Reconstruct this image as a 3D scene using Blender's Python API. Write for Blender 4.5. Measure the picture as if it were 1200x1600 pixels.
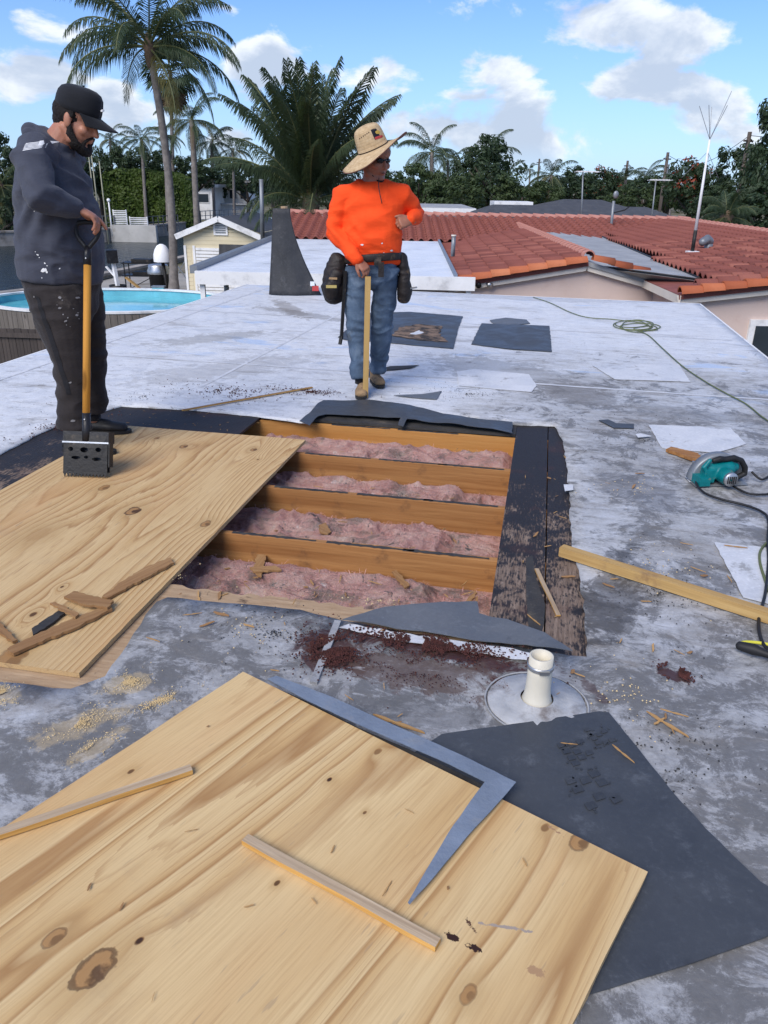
import bpy, bmesh, math, random
import numpy as np
from mathutils import Vector, Matrix, noise, geometry, Euler

sc = bpy.context.scene
for o in list(bpy.data.objects):
    bpy.data.objects.remove(o)
col = sc.collection
R = math.radians

# ---------------------------------------------------------------- camera
FPX = 1202.0            # focal length in photograph pixels (1200 x 1600)
PITCH, ROLL, CAMH = R(23.2), R(1.0), 1.48
fwd = Vector((0, math.cos(PITCH), -math.sin(PITCH)))
_r0 = Vector((1, 0, 0)); _u0 = Vector((0, math.sin(PITCH), math.cos(PITCH)))
cr = _r0 * math.cos(ROLL) + _u0 * math.sin(ROLL)
cu = _u0 * math.cos(ROLL) - _r0 * math.sin(ROLL)
CAM = Vector((0, 0, CAMH))
cd = bpy.data.cameras.new('camera')
cam = bpy.data.objects.new('camera', cd); col.objects.link(cam)
m3 = Matrix((cr, cu, -fwd)).transposed()
cam.matrix_world = Matrix.Translation(CAM) @ m3.to_4x4()
cd.sensor_fit = 'VERTICAL'; cd.sensor_height = 24.0
cd.lens = 24.0 * FPX / 1600.0
cd.clip_start = 0.05; cd.clip_end = 3000
sc.camera = cam

def pixdir(x, y):
    return cr * ((x - 600) / FPX) + cu * ((800 - y) / FPX) + fwd
def at(x, y, z=0.0):                 # pixel -> point on the level plane z
    v = pixdir(x, y); return CAM + v * ((z - CAMH) / v.z)
def dep(x, y, Y):                    # pixel -> point at depth Y
    v = pixdir(x, y); return CAM + v * (Y / v.y)

# ---------------------------------------------------------------- world, sun, exposure
SUN_EL, SUN_AZ = R(44), R(212)      # azimuth clockwise from +Y: behind the camera, to the left
sdir = Vector((math.sin(SUN_AZ) * math.cos(SUN_EL), math.cos(SUN_AZ) * math.cos(SUN_EL), math.sin(SUN_EL)))
w = bpy.data.worlds.new('World'); sc.world = w; w.use_nodes = True
SUN_STRENGTH, SKY_STRENGTH, EXPOSURE = 2.1, 0.092, 0.82
sl = bpy.data.lights.new('sun', 'SUN'); sl.energy = SUN_STRENGTH; sl.angle = R(38); sl.color = (1.0, 0.93, 0.84)
so = bpy.data.objects.new('sun', sl); col.objects.link(so)
so.rotation_euler = (-sdir).to_track_quat('-Z', 'Y').to_euler()
so.location = (0, 0, 30)
sc.view_settings.view_transform = 'Standard'; sc.view_settings.look = 'None'
sc.view_settings.exposure = EXPOSURE; sc.view_settings.gamma = 1.0
sc.view_settings.use_curve_mapping = False
sc.render.engine = 'CYCLES'
sc.render.resolution_x, sc.render.resolution_y = 768, 1024

# ---------------------------------------------------------------- node helper
class G:
    def __init__(s, nt): s.nt = nt; s.n = nt.nodes; s.l = nt.links
    def node(s, t, **kw):
        n = s.n.new(t)
        for k, v in kw.items(): setattr(n, k, v)
        return n
    def put(s, sock, v):
        if v is None: return
        if isinstance(v, bpy.types.NodeSocket): s.l.new(v, sock)
        else:
            if isinstance(v, (tuple, list)) and len(v) == 3 and sock.type == 'RGBA': v = (*v, 1)
            sock.default_value = v
    def geo(s, out='Position'): return s.node('ShaderNodeNewGeometry').outputs[out]
    def co(s, out='Object'): return s.node('ShaderNodeTexCoord').outputs[out]
    def rnd(s): return s.node('ShaderNodeObjectInfo').outputs['Random']
    def map(s, v, loc=(0,0,0), rot=(0,0,0), sc_=(1,1,1)):
        n = s.node('ShaderNodeMapping'); s.put(n.inputs[0], v)
        n.inputs[1].default_value = loc; n.inputs[2].default_value = rot; n.inputs[3].default_value = sc_
        return n.outputs[0]
    def noise(s, v, scale=5, detail=4, rough=0.55, dist=0.0, out=0):
        n = s.node('ShaderNodeTexNoise'); s.put(n.inputs['Vector'], v)
        s.put(n.inputs['Scale'], scale); n.inputs['Detail'].default_value = detail
        n.inputs['Roughness'].default_value = rough; s.put(n.inputs['Distortion'], dist)
        return n.outputs[out]
    def vor(s, v, scale=5, feature='F1', out='Distance', rnd=1.0):
        n = s.node('ShaderNodeTexVoronoi', feature=feature); s.put(n.inputs['Vector'], v)
        n.inputs['Scale'].default_value = scale; n.inputs['Randomness'].default_value = rnd
        return n.outputs[out]
    def m(s, op, a, b=None, c=None, clamp=False):
        n = s.node('ShaderNodeMath', operation=op); n.use_clamp = clamp
        s.put(n.inputs[0], a); s.put(n.inputs[1], b); s.put(n.inputs[2], c); return n.outputs[0]
    def vm(s, op, a, b=None, out=0):
        n = s.node('ShaderNodeVectorMath', operation=op); s.put(n.inputs[0], a); s.put(n.inputs[1], b)
        return n.outputs[out]
    def sep(s, v):
        n = s.node('ShaderNodeSeparateXYZ'); s.put(n.inputs[0], v); return n.outputs
    def comb(s, x, y, z):
        n = s.node('ShaderNodeCombineXYZ'); s.put(n.inputs[0], x); s.put(n.inputs[1], y); s.put(n.inputs[2], z); return n.outputs[0]
    def rng(s, v, a, b, c=0.0, d=1.0, smooth=True):
        n = s.node('ShaderNodeMapRange'); n.interpolation_type = 'SMOOTHSTEP' if smooth else 'LINEAR'
        s.put(n.inputs[0], v)
        for i, x in enumerate((a, b, c, d)): n.inputs[1 + i].default_value = x
        return n.outputs[0]
    def ramp(s, f, stops, interp='LINEAR'):
        n = s.node('ShaderNodeValToRGB'); s.put(n.inputs[0], f); e = n.color_ramp.elements
        n.color_ramp.interpolation = interp
        while len(e) < len(stops): e.new(0.5)
        for i, (p, c) in enumerate(stops):
            e[i].position = p; e[i].color = (*c, 1) if len(c) == 3 else c
        return n.outputs[0]
    def mix(s, f, a, b, mode='MIX'):
        n = s.node('ShaderNodeMix', data_type='RGBA', blend_type=mode)
        s.put(n.inputs[0], f); s.put(n.inputs[6], a); s.put(n.inputs[7], b); return n.outputs[2]
    def bump(s, h, strength=0.3, dist=0.01, normal=None):
        n = s.node('ShaderNodeBump'); n.inputs['Strength'].default_value = strength
        n.inputs['Distance'].default_value = dist; s.put(n.inputs['Height'], h); s.put(n.inputs['Normal'], normal)
        return n.outputs[0]

MATS = {}
def newmat(name):
    mt = bpy.data.materials.new(name); mt.use_nodes = True; g = G(mt.node_tree)
    b = mt.node_tree.nodes['Principled BSDF']; MATS[name] = mt
    def fin(color=None, rough=None, normal=None, metal=None, spec=None, **kw):
        g.put(b.inputs['Base Color'], color); g.put(b.inputs['Roughness'], rough)
        g.put(b.inputs['Normal'], normal); g.put(b.inputs['Metallic'], metal)
        if spec is not None: b.inputs['Specular IOR Level'].default_value = spec
        for k, v in kw.items(): g.put(b.inputs[k], v)
        return mt
    return g, fin
def plain(name, c, rough=0.6, metal=0.0, var=0.15, scale=6.0, bump=0.0, bscale=60.0, coord='Object', spec=0.35, dirt=None, dscale=2.5, dth=(0.5, 0.7)):
    g, fin = newmat(name)
    v = g.co(coord); n = g.noise(v, scale, 5, 0.6)
    c0 = tuple(x * (1 - var) for x in c); c1 = tuple(min(1, x * (1 + var)) for x in c)
    colr = g.ramp(n, [(0.3, c0), (0.7, c1)])
    if dirt is not None:
        colr = g.mix(g.rng(g.noise(v, dscale, 6, 0.65), *dth), colr, dirt)
    nr = g.bump(g.noise(v, bscale, 3, 0.6), bump, 0.01) if bump else None
    rr = g.rng(n, 0.3, 0.7, max(0.02, rough - 0.08), min(1, rough + 0.08))
    return fin(colr, rr, nr, metal, spec)

# ---- sky: Nishita plus scattered cumulus laid out by direction
gw = G(w.node_tree); nt = w.node_tree
bg = nt.nodes['Background']; bg.inputs[1].default_value = SKY_STRENGTH
sky = gw.node('ShaderNodeTexSky', sky_type='NISHITA'); sky.sun_disc = False
sky.sun_elevation = SUN_EL; sky.sun_rotation = SUN_AZ; sky.altitude = 0
sky.air_density = 1.0; sky.dust_density = 0.35; sky.ozone_density = 2.2
D = gw.vm('NORMALIZE', gw.co('Generated'))
sx, sy, sz = gw.sep(D)
zc = gw.m('MAXIMUM', sz, 0.0)
den = gw.m('ADD', zc, 0.16)
P2 = gw.vm('MULTIPLY', D, (3.0, 3.0, 5.4))
def cloudfield(vec):
    a = gw.noise(vec, 2.9, 9, 0.58, 0.3)
    b = gw.noise(gw.vm('ADD', vec, (3.1, 7.7, 1.3)), 0.8, 2, 0.5)
    return gw.m('ADD', gw.m('MULTIPLY', a, 0.7), gw.m('MULTIPLY', b, 0.3))
field = cloudfield(P2)
shadef = gw.noise(gw.vm('ADD', P2, (0.0, 0.0, 0.11)), 2.9, 6, 0.58, 0.3)
# the cumulus banks that stand in this part of the sky: direction, half-width, weight
BANKS = [(960,30,.085,.15),(1080,45,.08,.13),(1010,140,.085,.16),(1110,165,.08,.14),(50,118,.07,.15),(85,22,.08,.10),(400,95,.06,.15),
         (590,110,.07,.13),(800,105,.05,.10),(650,205,.075,.13),(760,228,.09,.13),(905,215,.06,.08),(180,150,.05,.12),(215,185,.07,.13),(740,88,.04,.06),(850,240,.08,.1),
         (1050,90,.06,.08),(340,25,.05,.08),(330,235,.08,.1),(1160,205,.06,.1)]
bump_ = None
hole = None
for (bx_, by_, hw_, wt_) in BANKS:
    dv = pixdir(bx_, by_).normalized()
    df = gw.vm('SUBTRACT', D, tuple(dv)); df = gw.vm('MULTIPLY', df, (1.0, 1.0, 2.1))
    ln = gw.vm('LENGTH', df, out=1)
    t = gw.rng(ln, hw_ * 1.15, hw_ * 0.15, 0.0, wt_ * 1.1)
    bump_ = t if bump_ is None else gw.m('MAXIMUM', bump_, t)
inview = gw.rng(gw.vm('LENGTH', gw.vm('SUBTRACT', D, tuple(pixdir(600, 120).normalized())), out=1), 0.75, 0.55, 0.0, 1.0)
bias = gw.m('ADD', gw.m('SUBTRACT', bump_, gw.m('MULTIPLY', inview, 0.06)), 0.0)
dens = gw.m('ADD', field, bias)
cov = gw.rng(dens, 0.505, 0.585)
cov = gw.m('MULTIPLY', cov, gw.rng(sz, -0.01, 0.05, 0.0, 0.95))
lit = gw.rng(gw.m('SUBTRACT', gw.m('ADD', shadef, gw.m('MULTIPLY', bias, 0.6)), 0.0), 0.42, 0.66)
cloudc = gw.mix(lit, (6.2, 6.5, 6.9, 1), (3.5, 4.1, 5.1, 1))
tint = gw.mix(1.0, sky.outputs[0], (0.52, 0.72, 1.10, 1), 'MULTIPLY')
hazec = gw.mix(gw.rng(sz, 0.0, 0.25, 0.45, 0.0), tint, (3.5, 4.9, 7.3, 1))
nt.links.new(gw.mix(cov, hazec, cloudc), bg.inputs[0])

# ---------------------------------------------------------------- mesh helpers
class MB:
    def __init__(s): s.v = []; s.f = []; s.mi = []
    def add(s, vf, M=None, mi=0):
        v, f = vf; o = len(s.v)
        if M is not None: v = [M @ Vector(p) for p in v]
        s.v += [tuple(p) for p in v]; s.f += [tuple(i + o for i in q) for q in f]; s.mi += [mi] * len(f)
        return s
    def mesh(s, name, mats, smooth=False):
        me = bpy.data.meshes.new(name); me.from_pydata(s.v, [], s.f)
        for mt in (mats if isinstance(mats, (list, tuple)) else [mats]):
            me.materials.append(MATS[mt] if isinstance(mt, str) else mt)
        if any(s.mi): me.polygons.foreach_set('material_index', s.mi)
        if smooth: me.polygons.foreach_set('use_smooth', [True] * len(me.polygons))
        me.update(); return me
    def obj(s, name, mats, parent=None, smooth=False, loc=None, fix=True):
        me = s.mesh(name, mats, smooth)
        if fix:
            bm = bmesh.new(); bm.from_mesh(me); bmesh.ops.recalc_face_normals(bm, faces=bm.faces); bm.to_mesh(me); bm.free()
        return link(name, me, parent, loc)
def link(name, me, parent=None, loc=None):
    o = bpy.data.objects.new(name, me); col.objects.link(o)
    if parent is not None: o.parent = parent
    if loc is not None: o.location = loc
    return o
def tag(o, label=None, cat=None, group=None, kind=None):
    for k, v in (('label', label), ('category', cat), ('group', group), ('kind', kind)):
        if v: o[k] = v
    return o
def empty(name, loc=(0,0,0), rz=0.0):
    o = bpy.data.objects.new(name, None); col.objects.link(o); o.location = loc; o.rotation_euler = (0, 0, rz)
    o.empty_display_size = 0.2
    return o
def thing(name, label, cat, loc=(0,0,0), rz=0.0, group=None):
    return tag(empty(name, loc, rz), label, cat, group)
def copy_tree(o, parent=None):
    c = o.copy(); col.objects.link(c); c.parent = parent
    for ch in list(o.children): copy_tree(ch, c)
    return c
def at_local(parent):             # world -> the local frame of an (unscaled) empty
    return (Matrix.Translation(parent.location) @ parent.rotation_euler.to_matrix().to_4x4()).inverted()

def box(c, s, rz=0.0, M=None):
    x, y, z = s[0] / 2, s[1] / 2, s[2] / 2
    v = [(-x,-y,-z),(x,-y,-z),(x,y,-z),(-x,y,-z),(-x,-y,z),(x,-y,z),(x,y,z),(-x,y,z)]
    T = Matrix.Translation(c) @ Matrix.Rotation(rz, 4, 'Z')
    if M is not None: T = Matrix.Translation(c) @ M.to_4x4()
    return [tuple(T @ Vector(p)) for p in v], [(3,2,1,0),(4,5,6,7),(0,1,5,4),(1,2,6,5),(2,3,7,6),(3,0,4,7)]
def beam(a, b, w, h, up=(0,0,1)):
    a = Vector(a); b = Vector(b); d = (b - a).normalized(); up = Vector(up)
    s = d.cross(up)
    if s.length < 1e-4: s = d.cross(Vector((1,0,0)))
    s.normalize(); u = s.cross(d).normalized()
    v = []
    for p in (a, b):
        for i, j in ((-1,-1),(1,-1),(1,1),(-1,1)): v.append(tuple(p + s * (i * w / 2) + u * (j * h / 2)))
    return v, [(0,1,2,3),(7,6,5,4),(0,4,5,1),(1,5,6,2),(2,6,7,3),(3,7,4,0)]
def tube(pts, r, n=8, caps=True, side=None):
    """loft along a polyline; r: number, list of numbers, or list of (a, b): a along the side axis, b across"""
    pts = [Vector(p) for p in pts]; k = len(pts)
    rr = r if isinstance(r, (list, tuple)) else [r] * k
    v = []; f = []
    prev = Vector(side).normalized() if side is not None else None
    for i, p in enumerate(pts):
        d = (pts[min(i + 1, k - 1)] - pts[max(i - 1, 0)]).normalized()
        if prev is None: prev = Vector((0,0,1)) if abs(d.z) < 0.9 else Vector((1,0,0))
        s = (prev - d * prev.dot(d))
        if s.length < 1e-5: s = Vector((0.3,0.9,0.1)) - d * Vector((0.3,0.9,0.1)).dot(d)
        s.normalize(); t = d.cross(s)
        if side is None: prev = s
        a, b = rr[i] if isinstance(rr[i], (tuple, list)) else (rr[i], rr[i])
        for j in range(n):
            q = 2 * math.pi * j / n
            v.append(tuple(p + s * (a * math.cos(q)) + t * (b * math.sin(q))))
    for i in range(k - 1):
        for j in range(n):
            f.append((i*n+j, i*n+(j+1)%n, (i+1)*n+(j+1)%n, (i+1)*n+j))
    if caps:
        f.append(tuple(reversed(range(n)))); f.append(tuple(range((k-1)*n, k*n)))
    return v, f
def limb(pts, rr, n=16, side=None, round_ends=True):
    """a tapered limb with rounded ends"""
    pts = [Vector(p) for p in pts]
    rr = [x if isinstance(x, (tuple, list)) else (x, x) for x in rr]
    if round_ends:
        P = []; Q = []
        d0 = (pts[0] - pts[1]).normalized(); m0 = min(rr[0])
        for t in (1.0, 0.8, 0.45):
            P.append(pts[0] + d0 * m0 * t); k = math.sqrt(max(0, 1 - t * t)) + 0.02; Q.append((rr[0][0]*k, rr[0][1]*k))
        P += pts; Q += rr
        d1 = (pts[-1] - pts[-2]).normalized(); m1 = min(rr[-1])
        for t in (0.45, 0.8, 1.0):
            P.append(pts[-1] + d1 * m1 * t); k = math.sqrt(max(0, 1 - t * t)) + 0.02; Q.append((rr[-1][0]*k, rr[-1][1]*k))
        pts, rr = P, Q
    return tube(pts, rr, n, True, side)
def lathe(prof, n=16, c=(0,0,0)):
    v = []; f = []
    for (r, z) in prof:
        for j in range(n):
            q = 2 * math.pi * j / n; v.append((c[0] + r * math.cos(q), c[1] + r * math.sin(q), c[2] + z))
    for i in range(len(prof) - 1):
        for j in range(n): f.append((i*n+j, i*n+(j+1)%n, (i+1)*n+(j+1)%n, (i+1)*n+j))
    return v, f
def ellip(c, r, nu=16, nv=10, M=None):
    v = []; f = []
    for i in range(nv + 1):
        t = math.pi * i / nv
        for j in range(nu):
            q = 2 * math.pi * j / nu
            p = Vector((r[0]*math.sin(t)*math.cos(q), r[1]*math.sin(t)*math.sin(q), r[2]*math.cos(t)))
            if M is not None: p = M @ p
            v.append(tuple(p + Vector(c)))
    for i in range(nv):
        for j in range(nu): f.append((i*nu+j, (i+1)*nu+j, (i+1)*nu+(j+1)%nu, i*nu+(j+1)%nu))
    return v, f
def prism(poly, z0, z1):
    n = len(poly)
    area = sum(poly[i][0]*poly[(i+1)%n][1] - poly[(i+1)%n][0]*poly[i][1] for i in range(n))
    if area < 0: poly = poly[::-1]
    v = [(p[0], p[1], z0) for p in poly] + [(p[0], p[1], z1) for p in poly]
    tri = geometry.tessellate_polygon([[Vector((p[0], p[1], 0)) for p in poly]])
    f = []
    for a, b, c in tri:
        A, B, C_ = (Vector(poly[i][:2]) for i in (a, b, c))
        if (B - A).cross(C_ - A) < 0: b, c = c, b
        f.append((a + n, b + n, c + n)); f.append((c, b, a))
    for i in range(n): j = (i + 1) % n; f.append((i, j, j + n, i + n))
    return v, f
def cdt(outer, holes=(), grid=None, inside=None):
    """flat triangulation of a polygon with holes and, if wanted, a grid of inner points"""
    vs = []; es = []
    for loop in [outer] + list(holes):
        o = len(vs); vs += [Vector(p[:2]) for p in loop]
        es += [(o + i, o + (i + 1) % len(loop)) for i in range(len(loop))]
    def inpoly(p, loop):
        c = False; n = len(loop)
        for i in range(n):
            a = loop[i]; b = loop[i - 1]
            if (a[1] > p[1]) != (b[1] > p[1]) and p[0] < (b[0]-a[0])*(p[1]-a[1])/(b[1]-a[1]) + a[0]: c = not c
        return c
    def ok(p): return inpoly(p, outer) and not any(inpoly(p, h) for h in holes)
    if grid:
        x0 = min(p[0] for p in outer); x1 = max(p[0] for p in outer); y0 = min(p[1] for p in outer); y1 = max(p[1] for p in outer)
        rg = random.Random(3); y = y0 + grid / 2
        while y < y1:
            x = x0 + grid / 2
            while x < x1:
                p = (x + rg.uniform(-.2, .2) * grid, y + rg.uniform(-.2, .2) * grid)
                if ok(p): vs.append(Vector(p))
                x += grid
            y += grid
    vv, ee, ff, *_ = geometry.delaunay_2d_cdt(vs, es, [], 0, 1e-5)
    out = []
    for t in ff:
        c = sum((vv[i] for i in t), Vector((0, 0))) / len(t)
        if ok(c): out.append(tuple(t))
    return [(p.x, p.y) for p in vv], out
def resample(pts, step, closed=True, jit=0.0, seed=1):
    rg = random.Random(seed); out = []; n = len(pts)
    for i in range(n if closed else n - 1):
        a = Vector(pts[i][:2]); b = Vector(pts[(i+1) % n][:2]); k = max(1, int((b - a).length / step))
        for j in range(k):
            p = a.lerp(b, j / k)
            if jit and j: p += Vector((rg.uniform(-jit, jit), rg.uniform(-jit, jit)))
            out.append((p.x, p.y))
    if not closed: out.append(tuple(pts[-1][:2]))
    return out
def smoothcurve(pts, n=6):
    """Catmull-Rom"""
    P = [Vector(p) for p in pts]; P = [2*P[0]-P[1]] + P + [2*P[-1]-P[-2]]; out = []
    for i in range(1, len(P) - 2):
        for j in range(n):
            t = j / n; a, b, c, d = P[i-1:i+3]
            out.append(0.5*((2*b)+(-a+c)*t+(2*a-5*b+4*c-d)*t*t+(-a+3*b-3*c+d)*t**3))
    out.append(P[-2]); return out
def remesh(mb, voxel, smooth_it=4, dec=None):
    """union of overlapping closed shapes as one continuous skin"""
    me = mb.mesh('tmp', []) ; o = bpy.data.objects.new('tmp', me); col.objects.link(o)
    md = o.modifiers.new('r', 'REMESH'); md.mode = 'VOXEL'; md.voxel_size = voxel; md.use_smooth_shade = True
    if smooth_it:
        s = o.modifiers.new('s', 'SMOOTH'); s.factor = 0.5; s.iterations = smooth_it
    if dec:
        q = o.modifiers.new('d', 'DECIMATE'); q.ratio = dec
    dg = bpy.context.evaluated_depsgraph_get()
    out = bpy.data.meshes.new_from_object(o.evaluated_get(dg))
    bpy.data.objects.remove(o); bpy.data.meshes.remove(me)
    out.polygons.foreach_set('use_smooth', [True] * len(out.polygons))
    return out
def fit(me, name, mats):
    me.name = name; me.materials.clear()
    for mt in (mats if isinstance(mats, (list, tuple)) else [mats]): me.materials.append(MATS[mt])
    return me
def displace(me, fn):
    n = len(me.vertices); co = np.empty(n * 3); no = np.empty(n * 3)
    me.vertices.foreach_get('co', co); me.vertices.foreach_get('normal', no)
    co = co.reshape(-1, 3); no = no.reshape(-1, 3)
    for i in range(n):
        d = fn(Vector(co[i]), Vector(no[i]))
        if isinstance(d, Vector): co[i] += d
        elif d: co[i] += no[i] * d
    me.vertices.foreach_set('co', co.ravel()); me.update()
HA = R(11)                                            # the flat-roofed house is turned 11 degrees from the view
EX = Vector((math.cos(HA), -math.sin(HA), 0)); EY = Vector((math.sin(HA), math.cos(HA), 0))
def hl(p): return (p.x * EX.x + p.y * EX.y, p.x * EY.x + p.y * EY.y)      # world -> house frame
def hw(lx, ly, z=0.0): return EX * lx + EY * ly + Vector((0, 0, z))
def hp(x, y, z=0.0): return hl(at(x, y, z))
rng = random.Random(11)
def band(x0, y0, x1, y1, wd):
    a = Vector(hp(x0, y0)); b = Vector(hp(x1, y1)); d = b - a; c = (a + b) / 2
    return (c.x, c.y, d.length / 2, wd, -math.atan2(d.y, d.x))
RED, TAR, SAW = (0.055, 0.020, 0.018), (0.03, 0.028, 0.028), (0.58, 0.44, 0.235)
STAINS_BROWN = [(*band(520, 990, 830, 1042, 0.075), RED, 0.97), (*band(480, 1000, 560, 1050, 0.09), RED, 0.9), (*band(540, 1025, 760, 1080, 0.11), (0.10, 0.065, 0.05), 0.8),
    (*band(770, 1065, 815, 1095, 0.04), (0.10, 0.06, 0.05), 0.9), (*band(1030, 1050, 1075, 1070, 0.03), RED, 0.95), (*band(905, 1060, 940, 1100, 0.02), RED, 0.6),
    (*band(165, 1085, 235, 1060, 0.05), SAW, 0.4), (*band(60, 1165, 190, 1110, 0.05), SAW, 0.35), (*band(-20, 1100, 30, 1080, 0.06), SAW, 0.4), (*band(110, 1200, 190, 1150, 0.03), SAW, 0.35),
    (*band(930, 1000, 990, 860, 0.10), TAR, 0.6), (*band(880, 920, 1000, 1010, 0.10), (0.06, 0.055, 0.05), 0.6), (*band(860, 600, 960, 640, 0.25), (0.15, 0.14, 0.13), 0.6),
    (*band(690, 560, 900, 610, 0.4), (0.2, 0.195, 0.19), 0.5), (*band(400, 480, 545, 505, 0.15), (0.2, 0.185, 0.17), 0.5), (*band(950, 740, 1050, 800, 0.2), (0.13, 0.13, 0.135), 0.55), (*band(430, 470, 480, 500, .12), (.16,.13,.1), .5), (*band(240, 540, 420, 520, .2), (.25,.235,.21), .5), (*band(200, 600, 480, 560, .3), (.3,.29,.28), .4), (*band(640, 460, 1000, 475, .2), (.35,.35,.36), .4), (*band(960, 640, 1180, 660, .2), (.2,.2,.2), .5), (*band(560, 1110, 760, 1130, .06), (.1,.1,.1), .5)]
# ================================================================ materials
def knots_field(g, v, knots):
    """rings and dark hearts round knots given as (x, y, size, darkness)"""
    x, y, z = g.sep(v); add = None; core = None; halo = None; fill = None
    wob = g.noise(v, 22, 3, 0.6)
    for (kx, ky, s, dk) in knots:
        dx = g.m('MULTIPLY', g.m('SUBTRACT', x, kx), 1.0 / s)
        dy = g.m('MULTIPLY', g.m('SUBTRACT', y, ky), 0.62 / s)
        d2 = g.m('ADD', g.m('MULTIPLY', dx, dx), g.m('MULTIPLY', dy, dy))
        d = g.m('SQRT', d2)
        dw = g.m('ADD', d, g.m('MULTIPLY', g.m('SUBTRACT', wob, 0.5), 0.9))
        e = g.m('DIVIDE', 0.42, g.m('ADD', 1.0, g.m('MULTIPLY', d2, 0.10)))
        if s > .0145: c = g.m('MULTIPLY', g.m('MAXIMUM', g.m('MULTIPLY', g.rng(dw, 1.02, 0.92), g.rng(dw, 0.66, 0.82, .0, .8)), g.m('MULTIPLY', g.rng(dw, 1.0, 0.85), g.rng(g.m('ADD', dw, g.m('MULTIPLY', dx, -.9)), 0.35, 0.1))), dk)
        else: c = g.m('MULTIPLY', g.rng(dw, 1.0, 0.45), dk)
        h = g.m('MULTIPLY', g.rng(dw, 3.2, 0.8), 0.6)
        add = e if add is None else g.m('ADD', add, e)
        core = c if core is None else g.m('MAXIMUM', core, c)
        fl = g.m('MULTIPLY', g.rng(dw, 1.0, 0.7), .85 if dk > .1 else .3); fill = fl if fill is None else g.m('MAXIMUM', fill, fl)
        halo = h if halo is None else g.m('MAXIMUM', halo, h)
    return add, core, halo, fill
def plywood(name, knots, seed, light, mid, dark, bands=15.0, kamp=.14, ax=1.7, ay=0.30, specks=0.3, grime=(0.3, 0.22, 0.14), stains=()):
    g, fin = newmat(name)
    v = g.co('Object')
    vs = g.map(v, (seed, seed * 2.3, 0), (0, 0, 0), (ax, ay, 1))
    base = g.noise(vs, 1.0, 2.0, 0.4, 0.25)
    add, core, halo, fill = knots_field(g, v, knots)
    fld = g.m('ADD', g.m('ADD', base, g.m('MULTIPLY', add, kamp)), g.m('MULTIPLY', g.noise(g.map(v, (seed,0,0), (0,0,0), (14, 1.1, 1)), 1.0, 3, 0.6), 0.035))
    fr = g.m('FRACT', g.m('MULTIPLY', fld, bands))
    soft = g.ramp(fr, [(0.0, light), (0.40, tuple(a*0.6+b*0.4 for a, b in zip(light, mid))), (0.72, mid), (0.90, dark), (1.0, light)])
    # broad pale and pinkish zones
    zone = g.noise(g.map(v, (seed*1.7, 0, 0), (0,0,0), (2.6, 0.5, 1)), 1.0, 3, 0.5)
    sm = g.mix(g.rng(g.noise(g.map(v, (seed*3, 1, 0), (0,0,0), (3.5, 0.9, 1)), 1.0, 2, 0.5), 0.47, 0.74, 0, .8), soft, light)
    c = g.mix(g.rng(zone, 0.52, 0.72, 0, 0.55), sm, tuple(a*b for a, b in zip(mid, (1.02, 0.90, 0.88))))
    fr2 = g.m('FRACT', g.m('MULTIPLY', g.m('ADD', fld, g.m('MULTIPLY', g.noise(g.map(v, (5,0,0), (0,0,0), (40, 1.5, 1)), 1.0, 3, .6), .02)), bands*3.3))
    c = g.mix(g.m('MULTIPLY', g.rng(fr2, .72, .97, 0, .5), g.rng(g.noise(g.map(v, (2,2,0), (0,0,0), (5, 1, 1)), 1.0, 3, .6), .4, .6)), c, dark)
    fib = g.noise(g.map(v, (0,0,0), (0,0,0), (190, 5, 1)), 1.0, 3, 0.6)
    c = g.mix(g.rng(fib, 0.35, 0.75, 0.0, 0.32), c, dark)
    pit = g.noise(g.map(v, (seed, 3, 0), (0,0,0), (75, 9, 1)), 1.0, 2, 0.5)
    c = g.mix(g.m('MULTIPLY', g.rng(pit, 0.67, 0.73), g.rng(zone, 0.40, 0.58, 0.25, specks)), c, grime)
    c = g.mix(halo, c, tuple(a*0.85 for a in mid)); c = g.mix(fill, c, tuple(a*b for a, b in zip(mid, (.62, .50, .42)))); c = g.mix(core, c, (0.05, 0.022, 0.012))
    dirt = g.noise(v, 3.5, 6, 0.65)
    c = g.mix(g.rng(dirt, 0.56, 0.80, 0.0, 0.35), c, grime)
    x, y, z = g.sep(v)
    for (px, py, rx, ry, ang, colr, th, ns) in stains:
        q = g.map(v, (-px, -py, 0)); q = g.map(q, (0,0,0), (0,0,ang)); q = g.map(q, (0,0,0), (0,0,0), (1/rx, 1/ry, 0))
        d = g.vm('LENGTH', q, out=1)
        n = g.noise(v, ns, 5, 0.7)
        f = g.rng(g.m('SUBTRACT', g.m('MULTIPLY', n, 1.2), g.m('MULTIPLY', d, 0.55)), th, th + 0.06)
        c = g.mix(f, c, colr)
    hgt = g.m('ADD', g.m('MULTIPLY', fr, 0.4), g.m('ADD', fib, g.m('MULTIPLY', core, -3.0)))
    return fin(c, g.rng(fib, 0.3, 0.7, 0.62, 0.8), g.bump(hgt, 0.22, 0.004), spec=0.25)

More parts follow.
